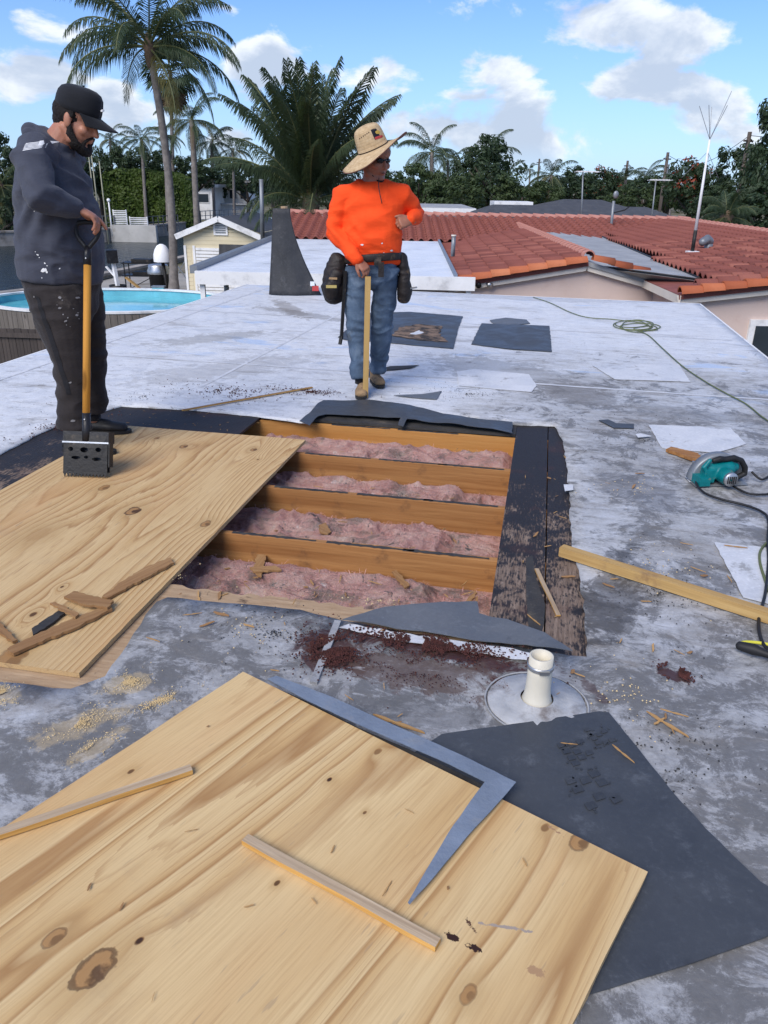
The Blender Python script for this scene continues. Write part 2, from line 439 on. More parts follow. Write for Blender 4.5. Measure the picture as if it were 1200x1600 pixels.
LT, MD, DK = (0.645, 0.47, 0.24), (0.55, 0.36, 0.16), (0.36, 0.20, 0.08)
def lumber(name, light, dark, axis=0, scale=1.0, dirt=None):
    g, fin = newmat(name); v = g.co('Object')
    s = [26*scale]*3; s[axis] = 1.1*scale
    n = g.noise(g.map(v, (0,0,0), (0,0,0), tuple(s)), 1.0, 5, 0.62, 0.7)
    s2 = [95*scale]*3; s2[axis] = 3*scale
    n2 = g.noise(g.map(v, (0,0,0), (0,0,0), tuple(s2)), 1.0, 3, 0.6)
    c = g.ramp(n, [(0.28, dark), (0.5, tuple((a+b)/2 for a, b in zip(light, dark))), (0.68, light)])
    c = g.mix(g.rng(n2, 0.4, 0.8, 0, 0.35), c, tuple(x*0.6 for x in dark))
    kn = g.vor(g.map(v, (.3,.2,.1), (0,0,0), tuple((0.8 if i == axis else 3.0) for i in range(3))), 2.2)
    c = g.mix(g.rng(kn, 0.13, 0.06), c, tuple(x*0.25 for x in dark))
    if dirt: c = g.mix(g.rng(g.noise(v, 4, 6, 0.7), 0.55, 0.72, 0, 0.8), c, dirt)
    c = g.mix(g.m('MULTIPLY', g.rnd(), .45), c, tuple(x*.75 for x in dark))
    return fin(c, 0.72, g.bump(g.m('ADD', n, n2), 0.3, 0.004), spec=0.25)
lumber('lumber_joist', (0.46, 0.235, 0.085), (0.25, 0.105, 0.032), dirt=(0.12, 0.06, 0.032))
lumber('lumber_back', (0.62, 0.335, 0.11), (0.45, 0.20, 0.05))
lumber('lumber_pale', (0.54, 0.365, 0.15), (0.36, 0.21, 0.07), dirt=(0.22, 0.13, 0.07))
lumber('lumber_pale_up', (0.60, 0.42, 0.17), (0.44, 0.27, 0.09), axis=2)
lumber('lumber_chip', (0.56, 0.37, 0.16), (0.36, 0.19, 0.07), scale=2.5)
lumber('lumber_splinter', (0.42, 0.255, 0.115), (0.25, 0.125, 0.05), scale=1.6)
lumber('lumber_strip', (0.56, 0.44, 0.30), (0.34, 0.235, 0.14), scale=1.8)
lumber('lumber_strip_edge', (0.66, 0.40, 0.13), (0.50, 0.26, 0.06), scale=1.5)
lumber('fence_dark', (0.105, 0.085, 0.075), (0.05, 0.042, 0.038), axis=2)
lumber('fence_grey', (0.24, 0.215, 0.19), (0.12, 0.105, 0.09), axis=2)
lumber('pole_wood', (0.16, 0.13, 0.11), (0.08, 0.065, 0.055), axis=2, scale=0.3)
lumber('shovel_wood', (0.66, 0.33, 0.06), (0.52, 0.23, 0.035), axis=2, dirt=(0.14, 0.08, 0.04))
# plywood edge: stacked plies
g, fin = newmat('ply_edge'); v = g.co('Object'); x, y, z = g.sep(v)
st = g.m('FRACT', g.m('MULTIPLY', z, 260.0))
c = g.mix(g.rng(st, 0.45, 0.55), (0.60, 0.42, 0.20), (0.33, 0.20, 0.09)); c = g.mix(g.rng(g.noise(v, 40, 4, .6), .5, .75, 0, .7), c, (0.2, 0.12, 0.06))
fin(c, 0.85, g.bump(g.noise(v, 120, 3, .6), 0.5, 0.004))

# the white roof membrane: dirt lies where people walk and cut, round the opening and to its right
def ellmask(g, v, px, py, rx, ry, ang, n, soft=0.6):
    q = g.map(v, (-px, -py, 0)); q = g.map(q, (0,0,0), (0,0,ang)); q = g.map(q, (0,0,0), (0,0,0), (1/rx, 1/ry, 0))
    d = g.vm('LENGTH', q, out=1)
    return g.rng(g.m('ADD', d, g.m('MULTIPLY', g.m('SUBTRACT', n, 0.5), 3.4)), 1.0 + soft/2, 1.0 - soft/2)
g, fin = newmat('membrane'); v = g.co('Object'); x, y, z = g.sep(v)
n1 = g.noise(v, 1.3, 7, 0.62, 0.4); n2 = g.noise(v, 6.5, 7, 0.68, 1.2); n3 = g.noise(g.map(v, (0,0,0), (0,0,0.35), (2.2, 9.0, 1)), 1.6, 6, 0.7, 0.8)
sw = g.noise(v, 11, 7, 0.72, 1.1); fine = g.noise(v, 70, 4, 0.7)
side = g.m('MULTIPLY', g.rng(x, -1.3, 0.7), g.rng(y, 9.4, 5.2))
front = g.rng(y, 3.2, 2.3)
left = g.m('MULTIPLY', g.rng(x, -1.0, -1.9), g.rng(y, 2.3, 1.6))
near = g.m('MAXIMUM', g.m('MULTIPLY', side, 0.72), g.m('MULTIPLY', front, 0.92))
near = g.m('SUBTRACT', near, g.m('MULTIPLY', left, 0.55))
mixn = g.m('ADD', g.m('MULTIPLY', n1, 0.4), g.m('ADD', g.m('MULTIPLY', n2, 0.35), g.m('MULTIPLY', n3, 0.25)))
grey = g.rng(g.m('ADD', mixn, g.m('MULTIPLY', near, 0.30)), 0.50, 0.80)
nS = g.noise(v, 4.2, 12, 0.80, 0.5); nT = g.noise(g.map(v, (9,4,0), (0,0,.3), (1, 1.7, 1)), 7.5, 12, 0.82, 0.4)
white = g.ramp(n2, [(0.3, (0.54, 0.555, 0.58)), (0.62, (0.70, 0.712, 0.73))])
greyc = g.ramp(sw, [(0.28, (0.145, 0.142, 0.138)), (0.52, (0.245, 0.242, 0.238)), (0.75, (0.42, 0.418, 0.415))])
c = g.mix(g.m('MULTIPLY', grey, .85), white, greyc)
c = g.mix(g.m('MULTIPLY', g.rng(g.m('ADD', nS, g.m('MULTIPLY', near, 0.17)), 0.60, 0.68), .75), c, (0.095, 0.092, 0.088))
c = g.mix(g.m('MULTIPLY', g.m('MULTIPLY', g.rng(nT, 0.53, 0.60), near), .48), c, (0.50, 0.505, 0.515))
c = g.mix(g.m('MULTIPLY', g.m('MULTIPLY', g.rng(nT, 0.44, 0.40), g.rng(n1, .4, .6, .2, .7)), g.rng(y, 8.5, 5, .3, 1.)), c, (0.16, 0.15, 0.14))
# streaks on the clean far part
c = g.mix(g.m('MULTIPLY', g.rng(n3, 0.56, 0.72, 0, 0.75), g.rng(y, 11.5, 5.0, 0.5, 1.0)), c, (0.22, 0.205, 0.185))
bluish = g.m('MULTIPLY', g.rng(g.noise(g.map(v, (4,2,0), (0,0,0.2), (1, 1.9, 1)), 0.9, 5, 0.6, 0.5), 0.60, 0.66), g.rng(y, 5.2, 7.0))  # bluish patches on the far membrane
c = g.mix(g.m('MULTIPLY', bluish, 0.6), c, (0.40, 0.53, 0.74))
smear = g.m('MULTIPLY', g.rng(g.noise(g.map(v, (1,8,0), (0,0,0.5), (1.2, 3.4, 1)), 1.1, 9, 0.70, 0.6), 0.52, 0.68), g.rng(y, 12, 7, 0.6, 1.0))
c = g.mix(g.m('MULTIPLY', smear, 0.55), c, (0.22, 0.195, 0.165))
# tar, rust-brown asphalt dust and sawdust where the photo has them (own shapes, broken by noise)
big = g.noise(v, 9, 7, 0.72, 0.6)
for (px, py, rx, ry, ang, cc, amt) in STAINS_BROWN:
    c = g.mix(g.m('MULTIPLY', ellmask(g, v, px, py, rx, ry, ang, big, 0.35), amt), c, cc)
scr_ = g.m('MULTIPLY', g.rng(g.noise(g.map(v, (2,5,0), (0,0,-.25), (5, 26, 1)), 1.0, 5, 0.7, .8), 0.60, 0.70), g.rng(y, 12, 8, .45, .8))
c = g.mix(g.m('MULTIPLY', scr_, .7), c, (0.15, 0.14, 0.13))
lt = g.m('MULTIPLY', g.rng(g.noise(g.map(v, (7,1,0), (0,0,.6), (9, 24, 1)), 1.0, 5, 0.7, 1.), 0.60, 0.70), near)
c = g.mix(g.m('MULTIPLY', lt, .6), c, (0.50, 0.505, 0.51))
c = g.mix(g.rng(fine, .35, .7, 0, .35), c, g.mix(.5, c, (0.05, 0.05, 0.05)))
speck = g.rng(g.noise(v, 46, 3, 0.55), 0.69, 0.73)
c = g.mix(g.m('MULTIPLY', speck, g.rng(g.noise(v, 1.1, 3, .5), 0.42, 0.6, 0.05, 0.8)), c, (0.055, 0.04, 0.032))
hgt = g.m('ADD', g.m('MULTIPLY', n2, 0.8), g.m('ADD', g.m('MULTIPLY', fine, 0.35), g.m('MULTIPLY', sw, 0.3)))
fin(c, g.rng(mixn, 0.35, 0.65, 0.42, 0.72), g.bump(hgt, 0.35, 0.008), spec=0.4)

def sheet_mat(name, c, c2, rough=0.55, dirt=None, amt=0.5, scale=3.0, bump=0.25, spec=0.35):
    g, fin = newmat(name); v = g.co('Object')
    n = g.noise(v, scale, 6, 0.65, 0.5); f = g.noise(v, scale*18, 4, 0.65)
    cc = g.ramp(n, [(0.3, c), (0.7, c2)]); cc = g.mix(g.rng(f, 0.45, 0.75, 0, 0.25), cc, tuple(min(1, q*1.5) for q in c2))
    if dirt: cc = g.mix(g.rng(g.noise(v, scale*1.7, 7, 0.7, 0.4), 0.56, 0.68, 0, amt), cc, dirt)
    cc = g.mix(g.m('MULTIPLY', g.rng(g.noise(g.map(v, (6,2,0)), scale*2.6, 10, 0.78, .3), 0.54, 0.70), .30), cc, tuple(min(.7, q*2.4 + .03) for q in c2))
    return fin(cc, g.rng(n, 0.3, 0.7, rough - 0.12, rough + 0.12), g.bump(g.m('ADD', n, g.m('MULTIPLY', f, 0.5)), bump, 0.006), spec=spec)
sheet_mat('slate', (0.041, 0.046, 0.054), (0.058, 0.064, 0.073), 0.50, (0.035, 0.037, 0.042), 0.6, 4.0)
sheet_mat('slate_light', (0.085, 0.094, 0.106), (0.12, 0.13, 0.145), 0.55, (0.06, 0.062, 0.066), 0.5, 4.0)
sheet_mat('boot_print', (0.032, 0.035, 0.040), (0.046, 0.050, 0.056), 0.45, None, 0, 6.0)
sheet_mat('black_felt', (0.022, 0.021, 0.021), (0.05, 0.047, 0.044), 0.75, (0.16, 0.13, 0.09), 0.45, 5.0, 0.5)
sheet_mat('felt_gray', (0.018, 0.019, 0.022), (0.05, 0.052, 0.057), 0.7, (0.12, 0.115, 0.11), 0.5, 2.5, 0.5)
sheet_mat('patch_white', (0.45, 0.465, 0.49), (0.60, 0.61, 0.63), 0.55, (0.24, 0.235, 0.23), 0.8, 3.5)
sheet_mat('seam_white', (0.46, 0.47, 0.49), (0.62, 0.63, 0.65), 0.55, (0.22, 0.21, 0.20), 0.6, 7.0)
sheet_mat('seam_grey', (0.22, 0.22, 0.225), (0.36, 0.365, 0.37), 0.5, (0.12, 0.11, 0.1), 0.6, 9.0)
# old decking: weathered boards blotched with tar
g, fin = newmat('deck_old'); v = g.co('Object')
gr = g.noise(g.map(v, (0,0,0), (0,0,0), (60, 6, 1)), 1.0, 5, 0.65); bl = g.noise(g.map(v, (0,0,0), (0,0,0), (1.3, 1, 1)), 5.0, 7, 0.72, 0.5)
c = g.ramp(gr, [(0.3, (0.10, 0.068, 0.050)), (0.55, (0.20, 0.145, 0.110)), (0.75, (0.31, 0.235, 0.18))])
pat = g.m('ADD', g.m('MULTIPLY', bl, 0.62), g.m('MULTIPLY', g.noise(g.map(v, (0,0,0), (0,0,0), (130, 22, 1)), 1.0, 3, 0.6), 0.38))
x, y, z = g.sep(v)
pat = g.m('ADD', pat, g.rng(y, 2.6, 4.6, 0.045, 0.19))
c = g.mix(g.rng(pat, 0.50, 0.60), c, (0.020, 0.017, 0.017)); c = g.mix(g.rng(g.noise(v, 3, 5, .6), .55, .7, 0, .45), c, (0.07, 0.028, 0.02))
fin(c, g.rng(pat, 0.5, 0.6, 0.85, 0.6), g.bump(g.m('ADD', gr, bl), 0.5, 0.006), spec=0.3)
g, fin = newmat('deck_tan'); v = g.co('Object')
gr = g.noise(g.map(v, (0,0,0), (0,0,0), (7, 55, 1)), 1.0, 5, 0.65)
c = g.ramp(gr, [(0.3, (0.29, 0.185, 0.105)), (0.7, (0.46, 0.33, 0.205))]); c = g.mix(g.rng(g.noise(v, 6, 7, .7, .5), .60, .67, 0, .8), c, (0.05, 0.03, 0.022))
fin(c, 0.8, g.bump(gr, 0.4, 0.005), spec=0.25)
# pink glass wool
g, fin = newmat('insulation'); v = g.co('Object'); x, y, z = g.sep(v)
n = g.noise(v, 7, 6, 0.65, 0.5); f = g.noise(v, 45, 5, 0.75, 1.5)
c = g.ramp(n, [(0.3, (0.40, 0.150, 0.115)), (0.46, (0.60, 0.265, 0.205)), (0.60, (0.72, 0.41, 0.325)), (0.72, (0.70, 0.56, 0.47))])
c = g.mix(g.rng(f, 0.4, 0.8, 0, 0.3), c, (0.78, 0.55, 0.56))
d = g.noise(v, 4.2, 7, 0.72, 0.4)
c = g.mix(g.rng(d, 0.49, 0.63, 0, 0.85), c, (0.17, 0.105, 0.07)); c = g.mix(g.rng(g.noise(v, 13, 6, .75, .6), .60, .66), c, (0.02, 0.014, 0.013)); c = g.mix(g.rng(g.noise(g.map(v, (3,3,0)), 9, 5, .7), .62, .72, 0, .8), c, (0.80, 0.74, 0.70))  # brown dirt, black spots painting shade into pockets of the wool, pale tufts
fin(c, 0.95, g.bump(g.m('ADD', g.m('MULTIPLY', f, 1.0), g.m('ADD', n, g.m('MULTIPLY', g.noise(v, 150, 3, .7, 2.), .5))), 1.0, 0.03), spec=0.1, **{'Sheen Weight': 0.3})
plain('ceiling_board', (0.12, 0.10, 0.09), 0.9)
plain('debris_red', (0.060, 0.020, 0.017), 0.95, var=0.5, scale=40); plain('debris_tan', (0.60, 0.46, 0.25), 0.95, var=0.2, scale=30)
plain('galvanised', (0.17, 0.205, 0.26), 0.55, 0.0, 0.16, 9, 0.25, 90, dirt=(0.2, 0.22, 0.25), dscale=14)
plain('pvc', (0.60, 0.56, 0.46), 0.5, 0, 0.08, 8, 0.15, 30, dirt=(0.42, 0.30, 0.12), dscale=9, dth=(0.62, 0.72))
plain('flashing_grey', (0.38, 0.385, 0.39), 0.5, 0, 0.25, 7, 0.3, 40, dirt=(0.15, 0.13, 0.12), dscale=6)
plain('steel', (0.45, 0.46, 0.47), 0.35, 0.85, 0.1); plain('black_paint', (0.012, 0.012, 0.014), 0.42, 0, 0.3, 9, 0.2, 40, dirt=(0.13, 0.12, 0.11), dscale=12, dth=(0.6, 0.72))
plain('worn_black', (0.013, 0.0125, 0.012), 0.55, 0.0, 0.3, 9, 0.3, 50, dirt=(0.075, 0.058, 0.045), dscale=10, dth=(0.55, 0.7))
plain('black_void', (0.004, 0.004, 0.004), 0.8)
plain('teal_plastic', (0.0, 0.155, 0.165), 0.45, 0, 0.2, 12, 0.1, 40, dirt=(0.18, 0.16, 0.12), dscale=16, dth=(0.58, 0.72))
plain('black_rubber', (0.013, 0.013, 0.014), 0.55, 0, 0.2); plain('cord_green', (0.11, 0.13, 0.05), 0.6, 0, 0.15); plain('cord_yellow', (0.55, 0.52, 0.05), 0.6, 0, 0.1)
plain('blue_panel', (0.02, 0.085, 0.24), 0.15, 0, 0.15, 3); plain('grey_metal', (0.22, 0.235, 0.25), 0.45, 0.4, 0.12)
# ---- people
def skin(name, c, c2):
    g, fin = newmat(name); v = g.co('Object'); n = g.noise(v, 14, 5, 0.6); f = g.noise(v, 160, 3, 0.6)
    cc = g.ramp(n, [(0.3, c), (0.7, c2)])
    return fin(cc, g.rng(f, 0.3, 0.7, 0.42, 0.6), g.bump(f, 0.12, 0.003), spec=0.4, **{'Subsurface Weight': 0.08, 'Subsurface Radius': (0.012, 0.004, 0.002), 'Subsurface Scale': 1.0})
skin('skin_light', (0.33, 0.14, 0.085), (0.44, 0.20, 0.125)); skin('skin_tan', (0.27, 0.108, 0.064), (0.37, 0.16, 0.098))
def cloth(name, c, c2, weave=420, dirt=None, dscale=6, dth=(0.6, 0.7), amt=0.8, rough=0.85, bump=0.5, sheen=0.1):
    g, fin = newmat(name); v = g.co('Object'); n = g.noise(v, 5, 5, 0.6); f = g.noise(v, weave, 2, 0.5)
    cc = g.ramp(n, [(0.3, c), (0.7, c2)])
    if dirt: cc = g.mix(g.rng(g.noise(v, dscale, 6, 0.7), *dth, 0, amt), cc, dirt)
    wr = g.noise(g.map(v, (0,0,0), (0.5,0.3,0), (12, 12, 34)), 1.0, 4, 0.6, 1.0)
    return fin(cc, rough, g.bump(g.m('ADD', g.m('MULTIPLY', wr, 1.0), g.m('MULTIPLY', f, 0.25)), bump, 0.008), spec=0.2, **{'Sheen Weight': sheen})
cloth('hoodie', (0.042, 0.046, 0.064), (0.058, 0.063, 0.084), dirt=(0.045, 0.048, 0.06), dscale=9)
cloth('trousers', (0.020, 0.0165, 0.017), (0.031, 0.026, 0.0255), dirt=(0.095, 0.08, 0.07), dscale=8, dth=(.6,.72), amt=0.5)
cloth('stripe_black', (0.010, 0.010, 0.013), (0.015, 0.015, 0.018)); cloth('cap_cloth', (0.008, 0.009, 0.012), (0.014, 0.015, 0.019), bump=0.2)
cloth('orange_shirt', (0.86, 0.070, 0.012), (0.92, 0.088, 0.016), dirt=(0.62, 0.10, 0.04), dscale=7, dth=(.62,.75), amt=0.5, sheen=0.0)
g, fin = newmat('jeans'); v = g.co('Object'); n = g.noise(v, 6, 6, 0.65, .4); f = g.noise(g.map(v, (0,0,0), (0,0,0), (420, 420, 90)), 1.0, 2, .5)
c = g.ramp(n, [(0.28, (0.035, 0.050, 0.078)), (0.52, (0.075, 0.115, 0.175)), (0.74, (0.17, 0.225, 0.30))]); c = g.mix(g.rng(g.noise(v, 4.5, 6, .7), .56, .68, 0, .75), c, (0.055, 0.055, 0.052))
c = g.mix(g.rng(g.noise(v, 19, 5, .75), .71, .74), c, (0.55, 0.56, 0.57)); fin(c, 0.85, g.bump(g.m('ADD', f, g.m('MULTIPLY', g.noise(g.map(v, (0,0,0), (.4,0,0), (14,14,40)), 1.0, 4, .6, 1.), 2.)), .3, .006), spec=.2)
plain('suede', (0.28, 0.185, 0.10), 0.9, 0, 0.25, 14, 0.3, 80, dirt=(0.12, 0.085, 0.055), dscale=12); plain('shoe_black', (0.010, 0.010, 0.012), 0.6, 0, 0.3, 20)
plain('sole_dark', (0.02, 0.019, 0.018), 0.7); plain('leather', (0.018, 0.014, 0.013), 0.6, 0, 0.35, 12, 0.4, 50, dirt=(0.10, 0.065, 0.035), dscale=10, dth=(.58,.7))
plain('hair', (0.010, 0.007, 0.006), 0.75, 0, 0.4, 60, 0.8, 220); plain('sunglass', (0.006, 0.006, 0.008), 0.08); plain('print_white', (0.72, 0.72, 0.72), 0.7, 0, 0.12, 40)
plain('print_grey', (0.22, 0.215, 0.22), 0.8, 0, 0.2, 40); plain('eye_white', (0.6, 0.57, 0.54), 0.25); plain('print_red', (0.42, 0.05, 0.05), 0.7); plain('print_gold', (0.50, 0.33, 0.06), 0.7); plain('tape_yellow', (0.5, 0.4, 0.14), 0.7); plain('tattoo', (0.07, 0.04, 0.04), 0.7, var=.5, scale=90); plain('lip', (0.20, 0.065, 0.05), 0.5)
g, fin = newmat('straw'); v = g.co('UV'); x, y, z = g.sep(v)
wv = g.m('MULTIPLY', g.m('SINE', g.m('MULTIPLY', x, 900.0)), g.m('SINE', g.m('MULTIPLY', y, 320.0)))
n = g.noise(g.co('Object'), 30, 5, .6)
c = g.ramp(n, [(0.3, (0.42, 0.29, 0.155)), (0.7, (0.62, 0.47, 0.285))]); rg_ = g.m('FRACT', g.m('MULTIPLY', y, 26.0))
c = g.mix(g.rng(rg_, 0.82, 0.95, 0, 0.35), c, (0.20, 0.13, 0.07)); fin(c, 0.85, g.bump(g.m('ADD', wv, g.m('MULTIPLY', rg_, 2.0)), 0.3, 0.004), spec=.2)
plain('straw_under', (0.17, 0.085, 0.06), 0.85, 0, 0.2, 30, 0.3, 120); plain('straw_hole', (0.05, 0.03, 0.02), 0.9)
# ---- neighbourhood
plain('tile_top', (0.215, 0.07, 0.055), 0.75, 0, 0.30, 2.3, 0.3, 40, dirt=(0.17, 0.055, 0.05), dscale=0.7, coord='Object')
g, fin = newmat('tile_red'); v = g.co('Object'); r_ = g.rnd(); n = g.noise(g.geo(), 0.9, 5, .6)
c = g.ramp(g.m('ADD', g.m('MULTIPLY', r_, .5), g.m('MULTIPLY', n, .5)), [(0.2, (0.135, 0.044, 0.037)), (0.5, (0.215, 0.070, 0.054)), (0.8, (0.30, 0.112, 0.082))]); c = g.mix(g.rng(g.noise(g.geo(), 6, 6, .7), .55, .72, 0, .4), c, (0.12, 0.055, 0.05))
fin(c, 0.78, g.bump(g.noise(g.geo(), 60, 3, .6), .25, .004), spec=.25)
g, fin = newmat('tile_rake'); r_ = g.rnd(); n = g.noise(g.geo(), 3, 6, .65)
c = g.ramp(g.m('ADD', g.m('MULTIPLY', r_, .6), g.m('MULTIPLY', n, .4)), [(0.2, (0.33, 0.088, 0.038)), (0.6, (0.42, 0.125, 0.055)), (0.9, (0.52, 0.19, 0.09))]); c = g.mix(g.rng(g.noise(g.geo(), 9, 6, .7), .58, .72, 0, .5), c, (0.20, 0.08, 0.06))
fin(c, 0.75, g.bump(g.noise(g.geo(), 50, 3, .6), .2, .004), spec=.25)
plain('tile_ridge', (0.40, 0.185, 0.15), 0.8, 0, 0.15, 3, 0.2, 40); plain('torn_brown', (0.17, 0.115, 0.08), 0.9, 0, .4, 14, .5, 50, dirt=(.03,.025,.022), dscale=9, dth=(.45,.6)); plain('plug_brown', (0.20, 0.12, 0.055), 0.95, 0, .4, 30, .5, 60); plain('wool_pink', (0.60, 0.33, 0.30), 0.95, 0, .3, 9); plain('stucco_pink', (0.60, 0.475, 0.415), 0.9, 0, 0.06, 1.2, 0.35, 70, dirt=(0.52, 0.37, 0.31), dscale=1.1)
plain('trim_cream', (0.66, 0.60, 0.52), 0.7, 0, 0.08, 3); plain('trim_white', (0.76, 0.76, 0.755), 0.55, 0, 0.06, 4, dirt=(0.5, 0.5, 0.5), dscale=2)
plain('pan_white', (0.66, 0.69, 0.73), 0.45, 0, 0.06, 2, dirt=(0.45, 0.47, 0.50), dscale=1.2, dth=(.55,.75)); plain('roof_grey', (0.30, 0.31, 0.32), 0.8, 0, 0.2, 2, 0.2, 30)
plain('shingle_dark', (0.062, 0.064, 0.070), 0.85, 0, 0.35, 3.5, 0.4, 30); plain('shingle_blue', (0.085, 0.09, 0.10), 0.85, 0, 0.3, 5, 0.4, 30)
plain('wall_white', (0.70, 0.70, 0.69), 0.85, 0, 0.07, 1.0, dirt=(0.48, 0.47, 0.45), dscale=.6); plain('wall_cream', (0.66, 0.58, 0.40), 0.8, 0, 0.06, 1.5); plain('quay_grey', (0.42, 0.41, 0.385), 0.9, 0, 0.15, .8, dirt=(0.22,0.2,0.17), dscale=.7); plain('paving', (0.30, 0.285, 0.26), 0.9, 0, 0.2, .8, dirt=(0.18,0.16,0.13), dscale=.6); plain('concrete', (0.30, 0.275, 0.245), 0.9, 0, 0.25, 1.2, 0.3, 20, dirt=(0.14, 0.12, 0.10), dscale=.8)
plain('window_glass', (0.03, 0.04, 0.05), 0.08, 0, 0.2, 1); plain('bamboo', (0.34, 0.33, 0.24), 0.7); plain('lamp_white', (0.82, 0.82, 0.82), 0.4, 0, .04)
g, fin = newmat('pool_water'); v = g.co('Object'); n = g.noise(v, 1.6, 4, .6, 1.2); c = g.ramp(n, [(0.3, (0.07, 0.36, 0.44)), (0.7, (0.17, 0.52, 0.58))]); fin(c, 0.08, g.bump(g.noise(v, 5, 4, .6), .12, .02), spec=.5)
plain('pool_liner', (0.14, 0.44, 0.52), 0.5, 0, .15, 2)
g, fin = newmat('canal_water'); v = g.co('Object'); n = g.noise(g.map(v, (0,0,0), (0,0,.3), (1, 2.5, 1)), 1.2, 5, .6, .6); fin((0.010, 0.018, 0.019), 0.16, g.bump(n, .9, .25), spec=.35)
g, fin = newmat('ground_mat'); v = g.co('Object'); n = g.noise(v, .35, 7, .65); c = g.ramp(n, [(0.32, (0.05, 0.062, 0.028)), (0.48, (0.12, 0.115, 0.07)), (0.62, (0.24, 0.215, 0.18))]); fin(c, .95, g.bump(g.noise(v, 9, 5, .7), .5, .05), spec=.1)
def leafmat(name, c, c2, trans=0.25):
    g, fin = newmat(name); n = g.noise(g.geo(), 1.3, 4, .6); n2 = g.noise(g.geo(), 9, 2, .6)
    cc = g.ramp(g.m('ADD', g.m('MULTIPLY', n, .55), g.m('MULTIPLY', n2, .45)), [(0.3, c), (0.68, c2)])
    mt = fin(cc, 0.55, None, spec=.3)
    tb = g.node('ShaderNodeBsdfTranslucent'); g.put(tb.inputs[0], g.mix(0.5, cc, (0.10, 0.14, 0.02)))
    mx = g.node('ShaderNodeMixShader'); mx.inputs[0].default_value = trans
    out = mt.node_tree.nodes['Material Output']; b = mt.node_tree.nodes['Principled BSDF']
    g.l.new(b.outputs[0], mx.inputs[1]); g.l.new(tb.outputs[0], mx.inputs[2]); g.l.new(mx.outputs[0], out.inputs[0])
    return mt
leafmat('palm_green', (0.028, 0.052, 0.026), (0.070, 0.100, 0.052)); leafmat('palm_yellow', (0.10, 0.085, 0.02), (0.17, 0.15, 0.05)); leafmat('palm_brown', (0.13, 0.075, 0.04), (0.22, 0.15, 0.085))
leafmat('leaf_dark', (0.020, 0.040, 0.019), (0.055, 0.085, 0.040)); leafmat('leaf_mid', (0.030, 0.055, 0.018), (0.072, 0.10, 0.038)); leafmat('leaf_hedge', (0.028, 0.060, 0.008), (0.085, 0.125, 0.02)); leafmat('flower_red', (0.22, 0.03, 0.015), (0.35, 0.07, 0.03)); leafmat('leaf_yellowish', (0.06, 0.075, 0.015), (0.12, 0.13, 0.04))
plain('bark_palm', (0.185, 0.165, 0.15), 0.9, 0, 0.35, 5, 0.5, 20); plain('bark_dark', (0.075, 0.06, 0.05), 0.9, 0, 0.3, 4, 0.5, 14); plain('rib_green', (0.13, 0.14, 0.055), 0.6); plain('fibre_brown', (0.13, 0.09, 0.06), 0.95, 0, 0.3, 14, 0.4, 60)
# ================================================================ the flat-roofed house we stand on
house = thing('flat_roof_house', 'flat white membrane roof with an opened square showing wooden joists', 'house', (0, 0, 0), -HA)
LX0, LX1, LY0, LY1 = -4.42, 2.13, -3.2, 11.5
OX0, OX1, OY0, OY1 = -1.80, -0.085, 2.47, 4.79          # opening in the decking
EDGE = [(-260,800),(-60,735),(0,712),(60,680),(100,662),(190,636),(300,642),(400,652),(480,663),(505,632),(575,633),(640,641),(690,655),(780,664),(866,667),(880,690),(885,730),(889,770),
        (893,850),(905,900),(914,960),(917,1031),(890,1029),(800,1013),(720,1006),(620,990),(535,974),(470,957),(400,950),(330,945),(262,938),(245,945),(228,965),(200,1012),(165,1062),(112,1081),(0,1070),(-140,1062),(-420,1000)]
edge = resample([hp(*p) for p in EDGE], 0.05, True, 0.006)
outer = resample([(LX0,LY0),(LX1,LY0),(LX1,LY1),(LX0,LY1)], 0.15)
vv, ff = cdt(outer, [edge], 0.13)
def memz(x, y):
    q = Vector((x * 1.6, y * 1.6, 0.3)); n = noise.noise(q) + 0.5 * noise.noise(q * 2.7)
    return 0.013 + 0.0035 * n
mb = MB(); V = [(x, y, memz(x, y)) for x, y in vv]; F = [t for t in ff]
cnt = {}
for t in F:
    for i in range(len(t)): e = (t[i], t[(i+1) % len(t)]); cnt[e] = 1
nv = len(V); sk = {}
for (a, b) in list(cnt):
    if (b, a) not in cnt:
        for i in (a, b):
            if i not in sk: sk[i] = len(V); V.append((V[i][0], V[i][1], 0.002))
        F.append((b, a, sk[a], sk[b]))
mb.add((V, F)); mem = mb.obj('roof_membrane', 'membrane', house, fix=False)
mem.data.polygons.foreach_set('use_smooth', [True] * len(mem.data.polygons))
# decking round the opening
def slab(name, poly, z0, z1, mt, parent=house, label=None):
    o = MB().add(prism(poly, z0, z1)).obj(name, mt, parent)
    if label: o['label'] = label
    return o
def rect(x0, y0, x1, y1): return [(x0,y0),(x1,y0),(x1,y1),(x0,y1)]
jag = resample([(OX0, OY0), (OX1, OY0)], 0.025, False, 0.012, 5)
slab('decking_sheet', [(-3.4, 1.2), (OX1, 1.2)] + jag[::-1][:-1] + [(-3.4, OY0)], -0.017, 0.0, 'deck_tan', label='tan splintered edge of old decking along the front of the opening')
slab('decking_sheet', rect(OX1 + 0.002, 1.2, 0.118, 5.9), -0.017, 0.0, 'deck_old', label='weathered brown decking board smeared with black tar')
slab('decking_sheet', rect(0.124, 1.2, 1.1, 5.9), -0.019, -0.002, 'deck_old', label='weathered brown decking board smeared with black tar')
slab('decking_sheet', rect(-3.4, OY1 + 0.04, OX1, 5.9), -0.017, 0.0, 'black_felt', label='decking strip covered in black tar and wood dust')
slab('decking_sheet', rect(-3.4, OY0 + 0.003, OX0, OY1 + 0.037), -0.017, 0.0, 'deck_old')
